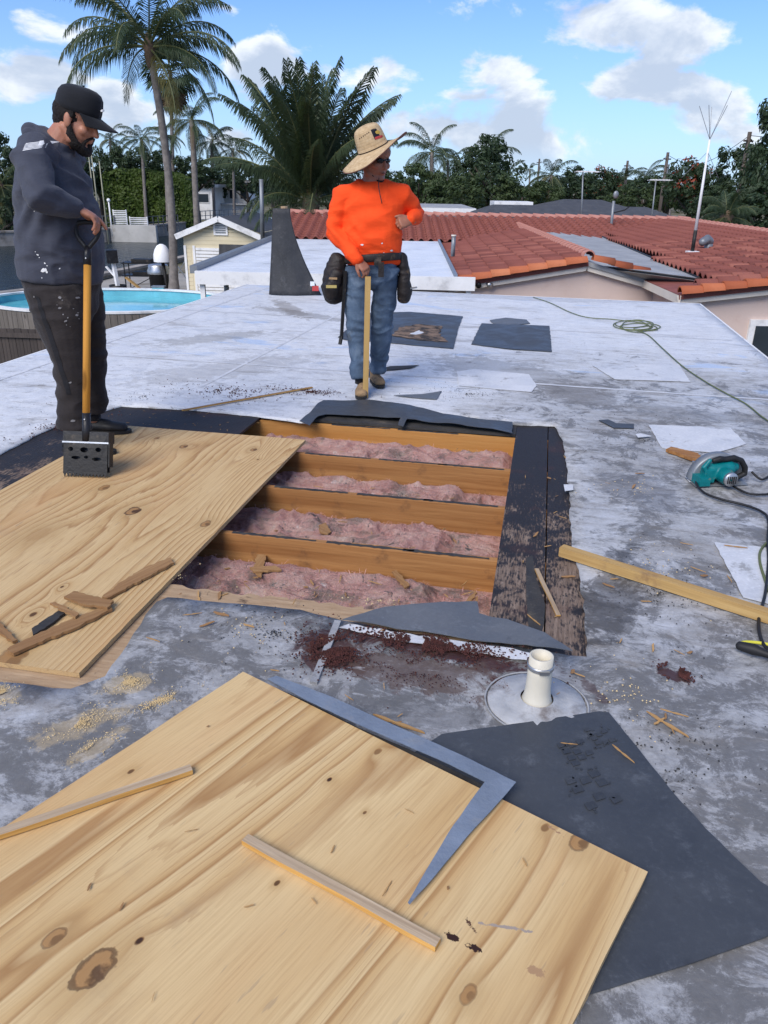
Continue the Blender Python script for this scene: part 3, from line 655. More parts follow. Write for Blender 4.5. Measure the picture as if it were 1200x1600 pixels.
# tar stripe on the right board
slab('tar_streak', [hp(*p) for p in [(822,872),(832,868),(838,905),(852,945),(850,975),(842,1003),(826,985),(822,930)]], -0.001, 0.0012, 'black_felt')
# joists on 24 inch centres
JY = [4.80, 4.19, 3.63, 3.03]
for i, jy in enumerate(JY):
    m_ = MB(); L = 3.6; n = 18
    v = []
    for k in range(n + 1):
        x = -2.6 + L * k / n
        for (dy, dz) in ((-.019, -.205), (.019, -.205), (.019, -.018), (.012, -.0165), (-.012, -.0165), (-.019, -.019)):
            j = 0.0035 * noise.noise(Vector((x * 2.2, dy * 40 + i * 7, dz * 9)))
            v.append((x, dy + j, dz + (j if dz > -.1 else 0)))
    f = [(k*6+a, k*6+(a+1) % 6, (k+1)*6+(a+1) % 6, (k+1)*6+a) for k in range(n) for a in range(6)] + [tuple(range(6)), tuple(reversed(range(n*6, n*6+6)))]
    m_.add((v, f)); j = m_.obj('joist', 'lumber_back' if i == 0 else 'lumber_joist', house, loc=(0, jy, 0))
    for (xa, xb) in ((-1.3, -.9), (-.85, -.45), (-.5, -.12)):
        if rng.random() < .8: slab('tar_residue', [(x, y + jy) for x, y in resample([(xa, -.012), (xb, -.008), (xb, .006), (xa, .012)], .02, True, .004, i)], -.0168, -.0145, 'black_felt')
    j['label'] = ['bright orange wooden joist closing the opening under the dark felt flap', 'orange wooden joist'][min(i, 1)]
for yy in (2.42,):
    MB().add(box((-0.8, yy, -0.112), (3.6, .038, .187))).obj('joist', 'lumber_joist', house)
MB().add(box((-0.8, 3.6, -0.24), (4.4, 3.6, .02))).obj('ceiling_board', 'ceiling_board', house)
MB().add(box((OX1 + .035, 3.6, -0.115), (.06, 2.36, .19))).obj('blocking', 'lumber_joist', house)
# walls and eaves
for nm, b in (('wall', box((LX0 + .35, (LY0+LY1)/2, -1.6), (.2, LY1-LY0-.7, 2.6))), ('wall', box((LX1 - .35, (LY0+LY1)/2, -1.6), (.2, LY1-LY0-.7, 2.6))),
              ('wall', box(((LX0+LX1)/2, LY1 - .35, -1.6), (LX1-LX0-.9, .2, 2.6))), ('wall', box(((LX0+LX1)/2, LY0 + .35, -1.6), (LX1-LX0-.9, .2, 2.6)))):
    MB().add(b).obj(nm, 'stucco_pink', house)
for b in (box((LX0 - .012, (LY0+LY1)/2, -.085), (.02, LY1-LY0+.04, .2)), box((LX1 + .012, (LY0+LY1)/2, -.085), (.02, LY1-LY0+.04, .2)),
          box(((LX0+LX1)/2, LY1 + .012, -.085), (LX1-LX0, .02, .2)), box(((LX0+LX1)/2, LY0 - .012, -.085), (LX1-LX0, .02, .2))):
    MB().add(b).obj('fascia', 'trim_white', house)
MB().add(box(((LX0+LX1)/2, (LY0+LY1)/2, -.275), (LX1-LX0-.05, LY1-LY0-.05, .02))).obj('soffit', 'trim_white', house)
# lower roof on the right
MB().add(box((LX1 + 1.45, 6.3, -.42), (2.8, 6.0, .14))).obj('lower_roof', 'patch_white', house)
MB().add(box((LX1 + 1.45, 6.3, -1.7), (2.3, 5.4, 2.4))).obj('wall', 'stucco_pink', house)

# cut flaps, patches and seams of the membrane
def drape(name, px, zf, mt, parent=house, grid=0.05, th=0.003, jit=0.004, label=None, house_frame=True):
    poly = resample([hp(*p) for p in px], 0.04, True, jit, len(px))
    vv, ff = cdt(poly, [], grid); n = len(vv)
    V = [(x, y, zf(x, y)) for x, y in vv]; V += [(x, y, z - th) for x, y, z in V]
    F = list(ff) + [tuple(i + n for i in reversed(t)) for t in ff]; cn = set()
    for t in ff:
        for i in range(len(t)): cn.add((t[i], t[(i+1) % len(t)]))
    for (a, b) in cn:
        if (b, a) not in cn: F.append((b, a, a + n, b + n))
    o = MB().add((V, F)).obj(name, mt, parent)
    if label: o['label'] = label
    return o
def wav(base, amp, fr=3.0, s=0.0): return lambda x, y: base + amp * noise.noise(Vector((x * fr, y * fr, s)))
drape('membrane_flap', [(468,665),(505,631),(575,631),(640,639),(692,654),(760,662),(800,666),(800,682),(760,676),(700,669),(648,663),(636,663),(630,672),(622,670),(626,661),(575,656),(510,652),(498,656),(484,672)], wav(.032, .014, 5), 'slate', label='dark felt flap folded back behind the opening')
drape('membrane_flap', [(535,979),(600,962),(660,955),(745,949),(748,967),(790,978),(850,1002),(893,1030),(800,1018),(720,1008),(640,996)], wav(.031, .013, 5), 'slate_light', label='grey torn membrane flap over the front corner of the opening')
slab('membrane_underside', resample([hp(*p) for p in [(545,983),(640,998),(720,1010),(800,1021),(835,1030),(830,1040),(700,1022),(600,1004),(530,988)]], .03, True, .007), .019, .0215, 'patch_white', label='white strip of membrane under the torn flap')
drape('membrane_flap', [(880,764),(894,764),(895,772),(882,774)], wav(.024, .004), 'patch_white', jit=0.001)
for px, lb in [([(714,584),(740,580),(826,588),(838,606),(830,616),(716,606)], 'pale repair patch beyond the opening'), ([(925,574),(1060,572),(1078,600),(960,596)], 'pale repair patch under the green cord'),
           ([(1013,668),(1140,672),(1165,698),(1120,712),(1034,705)], 'pale repair patch behind the saw'), ([(1115,853),(1260,868),(1260,965),(1160,940)], 'pale repair patch beside the black cord')]:
    drape('membrane_patch', px, wav(.0195, .002, 2), 'patch_white', jit=0.003, label=lb, th=.002)
# dark square pieces of membrane let in / torn loose behind the worker
seams = [((-4.3, 6.3), (2.0, 6.15), .035), ((-4.3, 8.9), (2.0, 8.7), .03), ((-2.5, 5.4), (-2.3, 11.4), .03), ((-4.1, 4.5), (-4.0, 11.3), .03)]
for a, b, wd in seams:
    a = Vector(a); b = Vector(b); n = 60; d = (b - a).normalized(); p = Vector((-d.y, d.x)); v = []; f = []
    for i in range(n + 1):
        c = a.lerp(b, i / n)
        for s in (-1, 1):
            q = c + p * (s * wd / 2 * (1 + .25 * noise.noise(Vector((c.x*3, c.y*3, s))))); v.append((q.x, q.y, memz(q.x, q.y) + .0022))
        if i: f.append((2*i-2, 2*i-1, 2*i+1, 2*i))
    MB().add((v, f)).obj('seam_strip', 'seam_white', house)
p0, p1 = hp(528, 978), hp(490, 1075)
a = Vector(p0); b = Vector(p1); pp = Vector((b.y - a.y, a.x - b.x)).normalized() * .012
MB().add(prism([tuple(a+pp), tuple(a-pp), tuple(b-pp), tuple(b+pp)], .012, .024)).obj('seam_strip', 'seam_grey', house)
# insulation in the bays
BAYN = ['pink glass wool under the bright back joist, cleanest of the four bays', 'pink glass wool in the bay with black painted pockets', 'pink glass wool with a pale grey clump at its plywood end', 'pink glass wool littered with wood splinters in the bay along the tan decking edge']
bays = [(4.21, 4.78, -.118), (3.65, 4.17, -.142), (3.05, 3.61, -.142), (2.445, 3.01, -.14)]
for bi, (y0, y1, zt) in enumerate(bays):
    nx, ny = 300, 96; v = []; f = []
    for j in range(ny + 1):
        for i in range(nx + 1):
            x = -1.78 + (OX1 + .005 + 1.78) * i / nx; y = y0 + (y1 - y0) * j / ny
            q = Vector((x * 4.6, y * 7.0, bi * 5.0)); wq = q + Vector((noise.noise(q * .7), noise.noise(q * .7 + Vector((5, 1, 2))), 0)) * .8
            h = 0.024 * (1 - abs(noise.noise(wq)) * 2.2) + 0.014 * (1 - 2.2 * abs(noise.noise(wq * 2.3))) + .005 * (1 - 2 * abs(noise.noise(wq * 5.1))) + .0018 * noise.noise(wq * 12)
            e = min(1, min(j, ny - j) / 11, min(i, nx - i) / 11)
            if i > nx * .82 and bi in (1, 2, 3): h -= .05 * min(1, (i - nx * .82) / 12)
            h *= e; v.append((x, y, zt + h - .03 * (1 - e)))
    for j in range(ny):
        for i in range(nx): a = j*(nx+1)+i; f.append((a, a+1, a+nx+2, a+nx+1))
    o = MB().add((v, f)).obj('insulation_batt', 'insulation', None, True, fix=False)
    o.rotation_euler = (0, 0, -HA); tag(o, BAYN[bi], 'insulation', 'insulation batts between the joists')
    m_ = MB(); rgf = random.Random(bi + 31); co_ = v
    for k in range(1500):
        p = Vector(co_[rgf.randrange(len(co_))]); a_ = rgf.uniform(0, 6.283); d_ = Vector((math.cos(a_), math.sin(a_), rgf.uniform(-.1, .5))).normalized(); L_ = rgf.uniform(.012, .04); s_ = Vector((-d_.y, d_.x, rgf.uniform(-.5, .5))).normalized()*rgf.uniform(.0003, .0008)
        q1 = p + d_*L_*.5 + Vector((0, 0, .006)); q2 = p + d_*L_ + Vector((0, 0, rgf.uniform(-.006, .006))); o_ = len(m_.v)
        m_.v += [tuple(p - s_), tuple(p + s_), tuple(q1 + s_), tuple(q1 - s_), tuple(q2)]; m_.f += [(o_, o_+1, o_+2, o_+3), (o_+3, o_+2, o_+4)]; m_.mi += [0, 0]
    fb_ = m_.obj('wool_fibres', 'wool_pink', o, fix=False); fb_['kind'] = 'stuff'

# ================================================================ plywood sheets
def sheet(name, corner, ux, L, W, T, z, mt, label):
    """corner = world point of the sheet's far right (+x, +y) corner; ux = direction of its width; local y runs along the grain"""
    ang = math.atan2(ux.y, ux.x); o_ = Matrix.Rotation(ang, 4, 'Z')
    bm = bmesh.new(); nx, ny = 24, 48; m_ = MB(); v = []; f = []
    def zz(x, y): return .004 * noise.noise(Vector((x*1.3, y*1.1, z*50))) 
    rgs = random.Random(int(L*1000)); 
    for lay in (1, 0):
        for j in range(ny + 1):
            for i in range(nx + 1):
                x = -W + W * i / nx; y = -L + L * j / ny
                ex = rgs.uniform(-.0012, .0012) if i in (0, nx) else 0
                v.append((x + ex, y, zz(x, y) + (0 if lay else -T)))
    K = (nx+1)*(ny+1)
    for j in range(ny):
        for i in range(nx):
            a = j*(nx+1)+i; f.append((a, a+1, a+nx+2, a+nx+1)); f.append((K+a, K+a+nx+1, K+a+nx+2, K+a+1))
    mi = [0] * len(f)
    m_.v = v; m_.f = f; m_.mi = mi
    def side(a, b): m_.f.append((a, b, b+K, a+K)); m_.mi.append(1)
    for i in range(nx): side(i+1, i); side(ny*(nx+1)+i, ny*(nx+1)+i+1)
    for j in range(ny): side(j*(nx+1), (j+1)*(nx+1)); side((j+1)*(nx+1)+nx, j*(nx+1)+nx)
    o = m_.obj(name, [mt, 'ply_edge'], None)
    o.location = (corner.x, corner.y, z); o.rotation_euler = (0, 0, ang)
    return tag(o, label, 'plywood', 'plywood sheets')
# rear sheet, laid over the joists
ZB = 0.021
cB = hw(-1.34, 4.33, 0); 
def onsheet(px, py, z, corner, ang):
    p = at(px, py, z) - Vector((corner.x, corner.y, z)); c, s = math.cos(-ang), math.sin(-ang)
    return (p.x * c - p.y * s, p.x * s + p.y * c)
kb = [(*onsheet(x, y, ZB, cB, -HA), s, dk) for x, y, s, dk in [(162,762,.026,.5),(208,798,.034,.9),(287,698,.024,.75),(396,703,.02,.7),(322,818,.024,.6),(245,685,.016,.6),(52,960,.012,.8),(15,1030,.05,.35),(403,718,.008,.6),(97,917,.008,.8),(60,835,.05,.0),(110,700,.02,.3)]]
plywood('ply_rear', kb, 3.1, (0.60, 0.43, 0.22), (0.50, 0.325, 0.145), (0.335, 0.185, 0.075), bands=40, kamp=.11, ax=1.5, ay=0.11, specks=0.55)
sheet('plywood_sheet', cB, EX, 2.50, 1.245, .018, ZB, 'ply_rear', 'knotty plywood sheet laid over the joists under the scraper')
# front sheet, loose
ZF = 0.042
A_, B_ = at(380, 1050, ZF), at(1012, 1362, ZF); uxf = (B_ - A_).normalized(); angF = math.atan2(uxf.y, uxf.x)
kf = [(*onsheet(x, y, ZF, B_, angF), s, dk) for x, y, s, dk in [(905,1316,.022,.55),(732,1554,.016,.35),(150,1512,.034,.8),(85,1465,.018,.5),(515,1218,.007,1.),(218,1470,.008,1.),(205,1205,.008,.7),(852,1294,.01,.4),(590,1175,.01,.4),(433,1380,.006,.8),(1140/2,1270,.005,.6)]]
stf = []
for (x, y, rx, ry, a, cc, th, ns) in [(707,1465,.026,.020,0,(.035,.014,.01),.34,60),(740,1482,.030,.018,0,(.035,.014,.01),.34,60),(735,1445,.05,.012,.5,(.10,.05,.03),.46,90),(790,1450,.13,.010,-.45,(.33,.27,.22),.42,50),(870,1300,.09,.02,.2,(.34,.20,.11),.45,25),(840,1520,.05,.03,.2,(.38,.23,.12),.4,25)]:
    q = onsheet(x, y, ZF, B_, angF); stf.append((q[0], q[1], rx, ry, a, cc, th, ns))
plywood('ply_front', kf, 8.4, LT, MD, DK, bands=15, kamp=.06, ax=2.5, ay=0.10, specks=0.4, stains=stf)
sheet('plywood_sheet', B_, uxf, 2.44, (B_ - A_).length, .018, ZF, 'ply_front', 'loose clean plywood sheet with thin wood strips lying on it')
# ================================================================ loose things on the roof
def hdrape(name, px, zf, mt, label, cat, group=None, grid=0.06, th=0.004, jit=0.004):
    o = drape(name, px, zf, mt, None, grid, th, jit); o.rotation_euler = (0, 0, -HA)
    return tag(o, label, cat, group)
# big slate-grey sheet under the loose plywood
sl_ = hdrape('membrane_sheet', [(640,1190),(690,1156),(800,1140),(935,1120),(950,1122),(990,1172),(1045,1243),(1100,1305),(1185,1388),(1270,1440),(1200,1472),(1080,1515),(925,1562),(850,1570),(780,1470),(700,1330)],
             lambda x, y: .0215 + .002 * noise.noise(Vector((x*3, y*3, 1))), 'slate', 'large slate grey membrane sheet marked with boot prints', 'membrane', grid=.05, jit=.0015)
# boot prints: tread blocks
def bootprint(px, py, ang, s=1.0):
    c = Vector(hp(px, py, .02)); m_ = MB(); ca, sa = math.cos(ang), math.sin(ang); rg = random.Random(px)
    for r_ in range(4):
        for q in range(3):
            if rg.random() < .3: continue
            x = (q - 1) * .028 * s; y = (r_ - 1.5 + .35*abs(q - 1)) * .024 * s + rg.uniform(-.002, .002)
            w_, h_ = .011 * s, .009 * s
            poly = [(x-w_, y-h_), (x+w_, y-h_*rg.uniform(.5, 1)), (x+w_, y+h_), (x-w_*rg.uniform(.6, 1), y+h_)]
            poly = [(c.x + a*ca - b*sa, c.y + a*sa + b*ca) for a, b in poly]
            m_.add(prism(poly, .0232, .0241))
    for i in range(10): a_ = rg.uniform(0, 6.28); rr_ = .06*s*rg.uniform(.7, 1.2); x, y = rr_*math.cos(a_)*.8, rr_*math.sin(a_); m_.add(prism([(c.x + x + .004*math.cos(k*1.26)*rg.uniform(.4, 1.6), c.y + y + .004*math.sin(k*1.26)*rg.uniform(.4, 1.6)) for k in range(5)], .0232, .0241))
    o = m_.obj('boot_print', 'boot_print', sl_); o['kind'] = 'stuff'; return o
for a in [(905,1180,.5,1.05),(930,1240,.55,1.35),(938,1152,.5,.8)]: bootprint(*a)
# dark pieces behind the worker in orange
o = hdrape('membrane_piece', [(528,530),(548,512),(560,492),(640,490),(723,497),(716,515),(708,548),(640,542),(600,538),(540,534)], wav(.0225, .003), 'slate', 'dark membrane square with a brown torn middle behind the worker in orange', 'membrane')
slab('torn_middle', resample([hp(*p) for p in [(612,528),(625,515),(655,510),(690,513),(685,525),(700,538),(660,536)]], .05, True, .02), .0255, .0272, 'torn_brown', o); slab('torn_hole', resample([hp(*p) for p in [(640,526),(655,520),(662,524),(650,527)]], .05, True, .01), .0275, .0285, 'patch_white', o)
hdrape('membrane_piece', [(736,541),(752,508),(858,512),(862,553),(800,549)], wav(.022, .003), 'slate', 'plain dark membrane square beside the torn one', 'membrane')
hdrape('membrane_piece', [(765,503),(790,499),(822,502),(828,508),(800,511),(770,508)], wav(.022, .002), 'slate_light', 'small oval dark membrane scrap beyond the dark squares', 'membrane')
hdrape('membrane_scrap', [(935,661),(950,660),(962,666),(990,667),(990,674),(958,673)], wav(.022, .002), 'slate', 'curved dark membrane scrap on the grey roof beyond the saw', 'membrane', grid=.03, jit=.002)
hdrape('membrane_scrap', [(615,622),(660,620),(690,615),(682,628),(660,627)], wav(.022, .002), 'slate_light', 'pointed grey membrane scrap behind the opening', 'membrane', grid=.03, jit=.002)
hdrape('membrane_scrap', [(592,580),(610,576),(655,574),(640,579),(600,583)], wav(.022, .002), 'black_felt', 'thin dark membrane sliver by the tan shoes', 'membrane', grid=.03, jit=.002)
hdrape('membrane_scrap', [(992,685),(1000,684),(1016,688),(996,690)], wav(.03, .004), 'patch_white', 'small white curled membrane scrap beside a pale patch', 'membrane', grid=.03, jit=.001)
hdrape('membrane_scrap', [(1069,750),(1090,752),(1092,760),(1076,758)], wav(.024, .004), 'patch_white', 'small white membrane scrap under the saw nose', 'membrane', grid=.03, jit=.001)
# L-shaped strip of galvanised flashing
def pxpoly(px, z): return [tuple(at(x, y, z)) for x, y in px]
zs = lambda x, y: .0
out_ = [(418,1063),(432,1058),(520,1092),(640,1147),(720,1184),(806,1226),(790,1245),(730,1310),(680,1372),(640,1418),(637,1415),(665,1365),(700,1305),(735,1255),(757,1226),(700,1198),(640,1172),(560,1135),(480,1098)]
poly = resample([hl(at(x, y, .05)) for x, y in out_], .03, True, .0008)
vv, ff = cdt(poly, [], .03); fx = Vector(hl(at(757,1226,.05)))
def fz(x, y): return .058 + .006 * noise.noise(Vector((x*4, y*4, 2)))
n = len(vv); V = [(x, y, fz(x, y)) for x, y in vv]; V += [(x, y, z - .0015) for x, y, z in V]; F = list(ff) + [tuple(i+n for i in reversed(t)) for t in ff]
o = MB().add((V, F)).obj('metal_flashing', 'galvanised', None); o.rotation_euler = (0, 0, -HA)
tag(o, 'bent strip of blue-grey galvanised flashing along the loose plywood edge', 'flashing')
dk = [(430,1075),(480,1097),(560,1138),(640,1172),(700,1200),(757,1228),(748,1236),(650,1192),(560,1146),(470,1100)]  # black strip laid in for the shadow gap and dark underside of the flashing
o = MB().add(prism([hl(at(x, y, .03)) for x, y in dk], .0285, .032)).obj('shadow_gap_strip', 'black_felt', None); o.rotation_euler = (0, 0, -HA)
tag(o, 'narrow black strip standing for the shadow gap under the galvanised flashing', 'shadow strip')
# thin wood strips on the loose sheet
def strip(a, b, z, label, w_=.026, h_=.014, mt='lumber_strip'):
    a = at(*a, z); b = at(*b, z); d = (b - a); L = d.length; m_ = MB(); n = 14; v = []; f = []; rg = random.Random(int(L*997))
    for i in range(n + 1):
        x = L * i / n; k = .85 + .25 * noise.noise(Vector((x*5, L, 0))); wv = .004 * noise.noise(Vector((x*2, L*3, 1)))
        for (y, zz) in ((-w_/2*k, 0), (w_/2, 0), (w_/2, h_), (-w_/2*k, h_)): v.append((x, y + wv, zz))
        if i:
            o0 = (i-1)*4; o1 = i*4
            for q in range(4): f.append((o0+q, o1+q, o1+(q+1)%4, o0+(q+1)%4))
    f += [(3,2,1,0), (n*4, n*4+1, n*4+2, n*4+3)]
    m_.v = v; m_.f = f; m_.mi = [0 if (i % 4) == 2 else 1 for i in range(n*4)] + [1, 1]
    o = m_.obj('wood_strip', [mt, 'lumber_strip_edge'], None); o.location = (a.x, a.y, z); o.rotation_euler = (0, 0, math.atan2(d.y, d.x))
    return tag(o, label, 'wood strip')
strip((-10,1310), (300,1206), ZF + .004, 'thin wood strip crossing the sawdust side of the loose plywood')
strip((383,1315), (683,1482), ZF + .004, 'thin wood strip pointing at two dark stains on the loose plywood')
# the loose two-by-two to the right of the opening
a, b = at(876, 866, .02), at(1300, 1002, .02); d = b - a
m_ = MB(); w2 = .042
v, f = box((d.length/2, 0, w2/2), (d.length, w2, w2)); m_.add((v, f)); o = m_.obj('lumber_batten', 'lumber_pale', None)
bm = bmesh.new(); bm.from_mesh(o.data); bmesh.ops.bevel(bm, geom=bm.edges, offset=.003, segments=1); bm.to_mesh(o.data); bm.free()
o.location = (a.x, a.y, .0185); o.rotation_euler = (0, 0, math.atan2(d.y, d.x)); tag(o, 'long pale square batten lying beside the tarred decking', 'batten')
# long sliver beyond the rear sheet, on the white membrane
strip((285,642), (488,606), .019, 'long thin splinter on the white membrane beyond the rear plywood', .022, .008, 'lumber_splinter')
strip((838,890), (872,963), .003, 'pale lath lying on the tarred decking', .018, .006)
# splintered scraps on the rear sheet
def scrap(px, z, th, label, name='wood_scrap', mt='lumber_splinter', cat='wood scrap', group='wood scraps on the rear plywood', tilt=0.0):
    P = [at(x, y, z) for x, y in px]; c = sum(P, Vector()) / len(P); d = P[len(P)//2] - P[0]; an = math.atan2(d.y, d.x)
    ca, sa = math.cos(-an), math.sin(-an)
    loc = [((p.x-c.x)*ca - (p.y-c.y)*sa, (p.x-c.x)*sa + (p.y-c.y)*ca) for p in P]
    loc = resample(loc, .014, True, .0042, len(px))
    o = MB().add(prism(loc, 0, th)).obj(name, mt, None); o.location = (c.x, c.y, z); o.rotation_euler = (tilt, 0, an)
    return tag(o, label, cat, group)
zR = ZB + .0045
scrap([(160,936),(190,912),(230,888),(268,874),(272,882),(245,897),(205,918),(168,938)], zR, .010, 'long brown splinter pointing at the corner of the opening')
scrap([(100,936),(116,927),(178,942),(168,953),(130,947)], zR + .012, .010, 'short brown board end on the scrap pile')
scrap([(12,1018),(40,1003),(110,972),(172,948),(176,955),(120,984),(60,1008),(22,1025)], zR, .011, 'longest split board of the scrap pile on the rear plywood')
scrap([(78,945),(88,943),(124,962),(118,967)], zR + .013, .008, 'small cross splinter on the scrap pile')
scrap([(50,985),(95,955),(108,952),(100,962),(70,985),(52,995)], zR, .008, 'dark tarred splinter under the scrap pile', mt='black_felt')
scrap([(-20,968),(0,975),(28,1003),(20,1006),(-14,985)], zR, .010, 'splinter running off the rear plywood edge')
scrap([(395,895),(402,868),(416,870),(408,905)], -.108, .008, 'upright splinter of the wooden cross on the pink wool', group='splinters on the insulation')
scrap([(390,888),(430,886),(440,893),(395,895)], -.098, .008, 'cross splinter lying on the pink wool', group='splinters on the insulation')
scrap([(498,822),(508,818),(518,832),(512,836),(500,833)], -.108, .006, 'small brown splinter beside the wavy pink wool', group='splinters on the insulation')
scrap([(612,895),(620,893),(640,917),(632,920)], -.108, .008, 'brown splinter on the wool along the tan decking edge', group='splinters on the insulation')
scrap([(724,944),(742,925),(746,928),(732,948)], -.104, .007, 'orange splinter near the torn flap', group='splinters on the insulation')
# ---- scattered chips
CH = [MB().add(prism(resample([(-.03*a, .001), (-.026*a, .005*b), (-.008*a, .004*b), (.012*a, .006*b), (.03*a, .003*b), (.034*a, -.002*b), (.016*a, -.004*b), (-.012*a, -.0055*b), (-.022*a, -.002*b)], .008, True, .0015, k), 0, .0025)).mesh('wood_chip', 'lumber_chip' if k % 3 else 'lumber_splinter') for k, (a, b) in enumerate([(.8,.9),(.6,.6),(1.3,.5),(.4,1.2),(.9,.35),(.5,.4)])]
def chip(p, rz, s, lab, grp, k):
    o = link('wood_chip', CH[k % 6]); o.location = p; o.rotation_euler = (rng.uniform(-.12, .12), rng.uniform(-.12, .12), rz); o.scale = (s, s, s)
    tag(o, lab, 'wood chip', grp)
spots = [(323,976),(388,978),(410,1003),(282,928),(240,1000),(430,1048),(345,960),(445,975),(460,940),(505,1000),(545,1090),(598,985),(620,1130),(625,1118),(600,1072),(895,1050),(868,1087),(905,1055),(1040,1120),(1030,1128),(1050,1140),(1078,1020),(1062,1020),(960,905),(950,915),(1020,1012),(1090,890),(1100,900),(1140,905),(970,1002),
         (1000,740),(1050,690),(950,755),(965,765),(1072,850),(940,1075),(990,760),(1010,940),(300,960)]
for i, (x, y) in enumerate(spots): 
    p = at(x, y, .02); chip((p.x, p.y, .0205), rng.uniform(0, 6), rng.uniform(.3, 1.3), 'small splintered wood chip lying on the roof membrane', 'wood chips on the membrane', i)
for (x, y, a, s) in [(1040,1132,-.85,1.7),(1052,1115,-.3,1.0),(972,1180,-1.0,1.0),(888,1165,0,.6),(620,1132,-.4,2.0),(1148,855,-.2,1.2)]:
    p = at(x, y, .02); chip((p.x, p.y, .0265 if y > 1150 else .0225), a, s, 'small splintered wood chip lying on the roof membrane', 'wood chips on the membrane', 2)
for i in range(26):
    x, y = rng.uniform(240, 760), rng.uniform(905, 965); q = hp(x, y)
    if q[1] > OY0 - .02 or y > 935 + (x - 250) * .06: continue
    p = at(x, y, 0); chip((p.x, p.y, .002), rng.uniform(0, 6), rng.uniform(.6, 1.4), 'pale splinter lying on the tan decking edge', 'splinters along the decking edge', i)
for i in range(70):
    lx = rng.uniform(-1.35, -.15); bi = rng.randrange(4) if rng.random() < .5 else 3; y0, y1, zt = bays[bi]; ly = rng.uniform(y0 + .08, y1 - .06); p = hw(lx, ly)
    chip((p.x, p.y, zt + .032), rng.uniform(0, 6), rng.uniform(.4, 1.1), 'tiny wood splinter caught on the pink wool', 'splinters on the pink wool', i)
for i in range(60):
    x, y = rng.uniform(170, 480), rng.uniform(640, 684); q = hp(x, y)
    if q[1] < 4.40 or q[0] > -1.5: continue
    p = at(x, y, 0); chip((p.x, p.y, .003), rng.uniform(0, 6), rng.uniform(.25, .6), 'tiny wood splinter on the black tarred strip', 'splinters on the tarred strip', i)
for i in range(14):
    x, y = rng.uniform(800, 905), rng.uniform(690, 1000); p = at(x, y, 0); chip((p.x, p.y, .003), rng.uniform(0, 6), rng.uniform(.4, 1.2), 'pale splinter on the tarred brown decking', 'splinters on the brown decking', i)
for i, (x, y) in enumerate([(140,1388),(390,1418),(605,1390),(325,1137),(640,1270),(490,1410),(190,1420),(820,1350),(300,1300),(700,1390),(240,1560),(520,1330)]):
    p = at(x, y, ZF); chip((p.x, p.y, ZF + .005), rng.uniform(0, 6), rng.uniform(.35, .8), 'tiny bark chip lying on the loose plywood', 'chips on the loose plywood', i)
# ---- dust: granules nobody could count
def granules(name, bands, n, mt, size, label, z=.0175, hh=1.0):
    m_ = MB(); rg = random.Random(len(bands) * 7 + n)
    for i in range(n):
        (px, py, rx, ry, an) = bands[rg.randrange(len(bands))][:5]
        r_ = abs(rg.gauss(0, .5)); t = rg.uniform(0, 6.283); x = r_*rx*math.cos(t); y = r_*ry*math.sin(t)*1.25; c, s = math.cos(-an), math.sin(-an)
        X, Y = px + x*c - y*s, py + x*s + y*c
        if noise.noise(Vector((X*14, Y*14, 0))) < -.12: continue
        q = size * rg.uniform(.4, 1.3); e = rg.uniform(0, 6)
        zz = z + .002 * hh * rg.random()
        v = [(X + q*math.cos(e+k*2.09), Y + q*math.sin(e+k*2.09), zz - .001) for k in range(3)] + [(X, Y, zz + q*.8)]
        m_.add((v, [(0,1,3),(1,2,3),(2,0,3),(2,1,0)]))
    o = m_.obj(name, mt, None, fix=False); o.rotation_euler = (0, 0, -HA)
    return tag(o, label, 'debris', kind='stuff')
granules('asphalt_dust', STAINS_BROWN[:2] + STAINS_BROWN[4:5], 9500, 'debris_red', .0045, 'dark red asphalt crumbs spilled along the torn flap', .0225, 2.)
granules('asphalt_grit', STAINS_BROWN[2:4] + [STAINS_BROWN[1]], 2600, 'debris_red', .0028, 'fine brown grit scattered in front of the torn flap', .0165)
granules('sawdust', STAINS_BROWN[6:10] + [band(170, 1130, 330, 1075, .03)], 4500, 'debris_tan', .0020, 'pale sawdust beside the loose plywood')
granules('wood_crumbs', [band(280, 990, 500, 1010, .25), band(420, 930, 760, 960, .04), band(900, 900, 1150, 880, .3), band(880, 1060, 1100, 1130, .2), band(940, 740, 1060, 800, .25), band(250, 880, 300, 920, .1)], 450, 'debris_tan', .0036, 'pale wood crumbs scattered round the opening', .0185)
granules('tar_crumbs', [band(900, 640, 1150, 760, .5), band(900, 880, 1180, 1000, .4), band(300, 980, 560, 1010, .2), band(900, 1120, 1190, 1300, .35), band(620, 600, 850, 640, .3), band(0, 650, 420, 600, .3)], 1500, 'black_felt', .0036, 'black tar crumbs trodden over the roof membrane', .0175)
granules('roof_grit', [band(250, 605, 470, 625, .22), band(20, 690, 170, 650, .12), band(400, 610, 560, 620, .1)], 1500, 'debris_red', .006, 'brown grit on the white membrane behind the rear plywood')

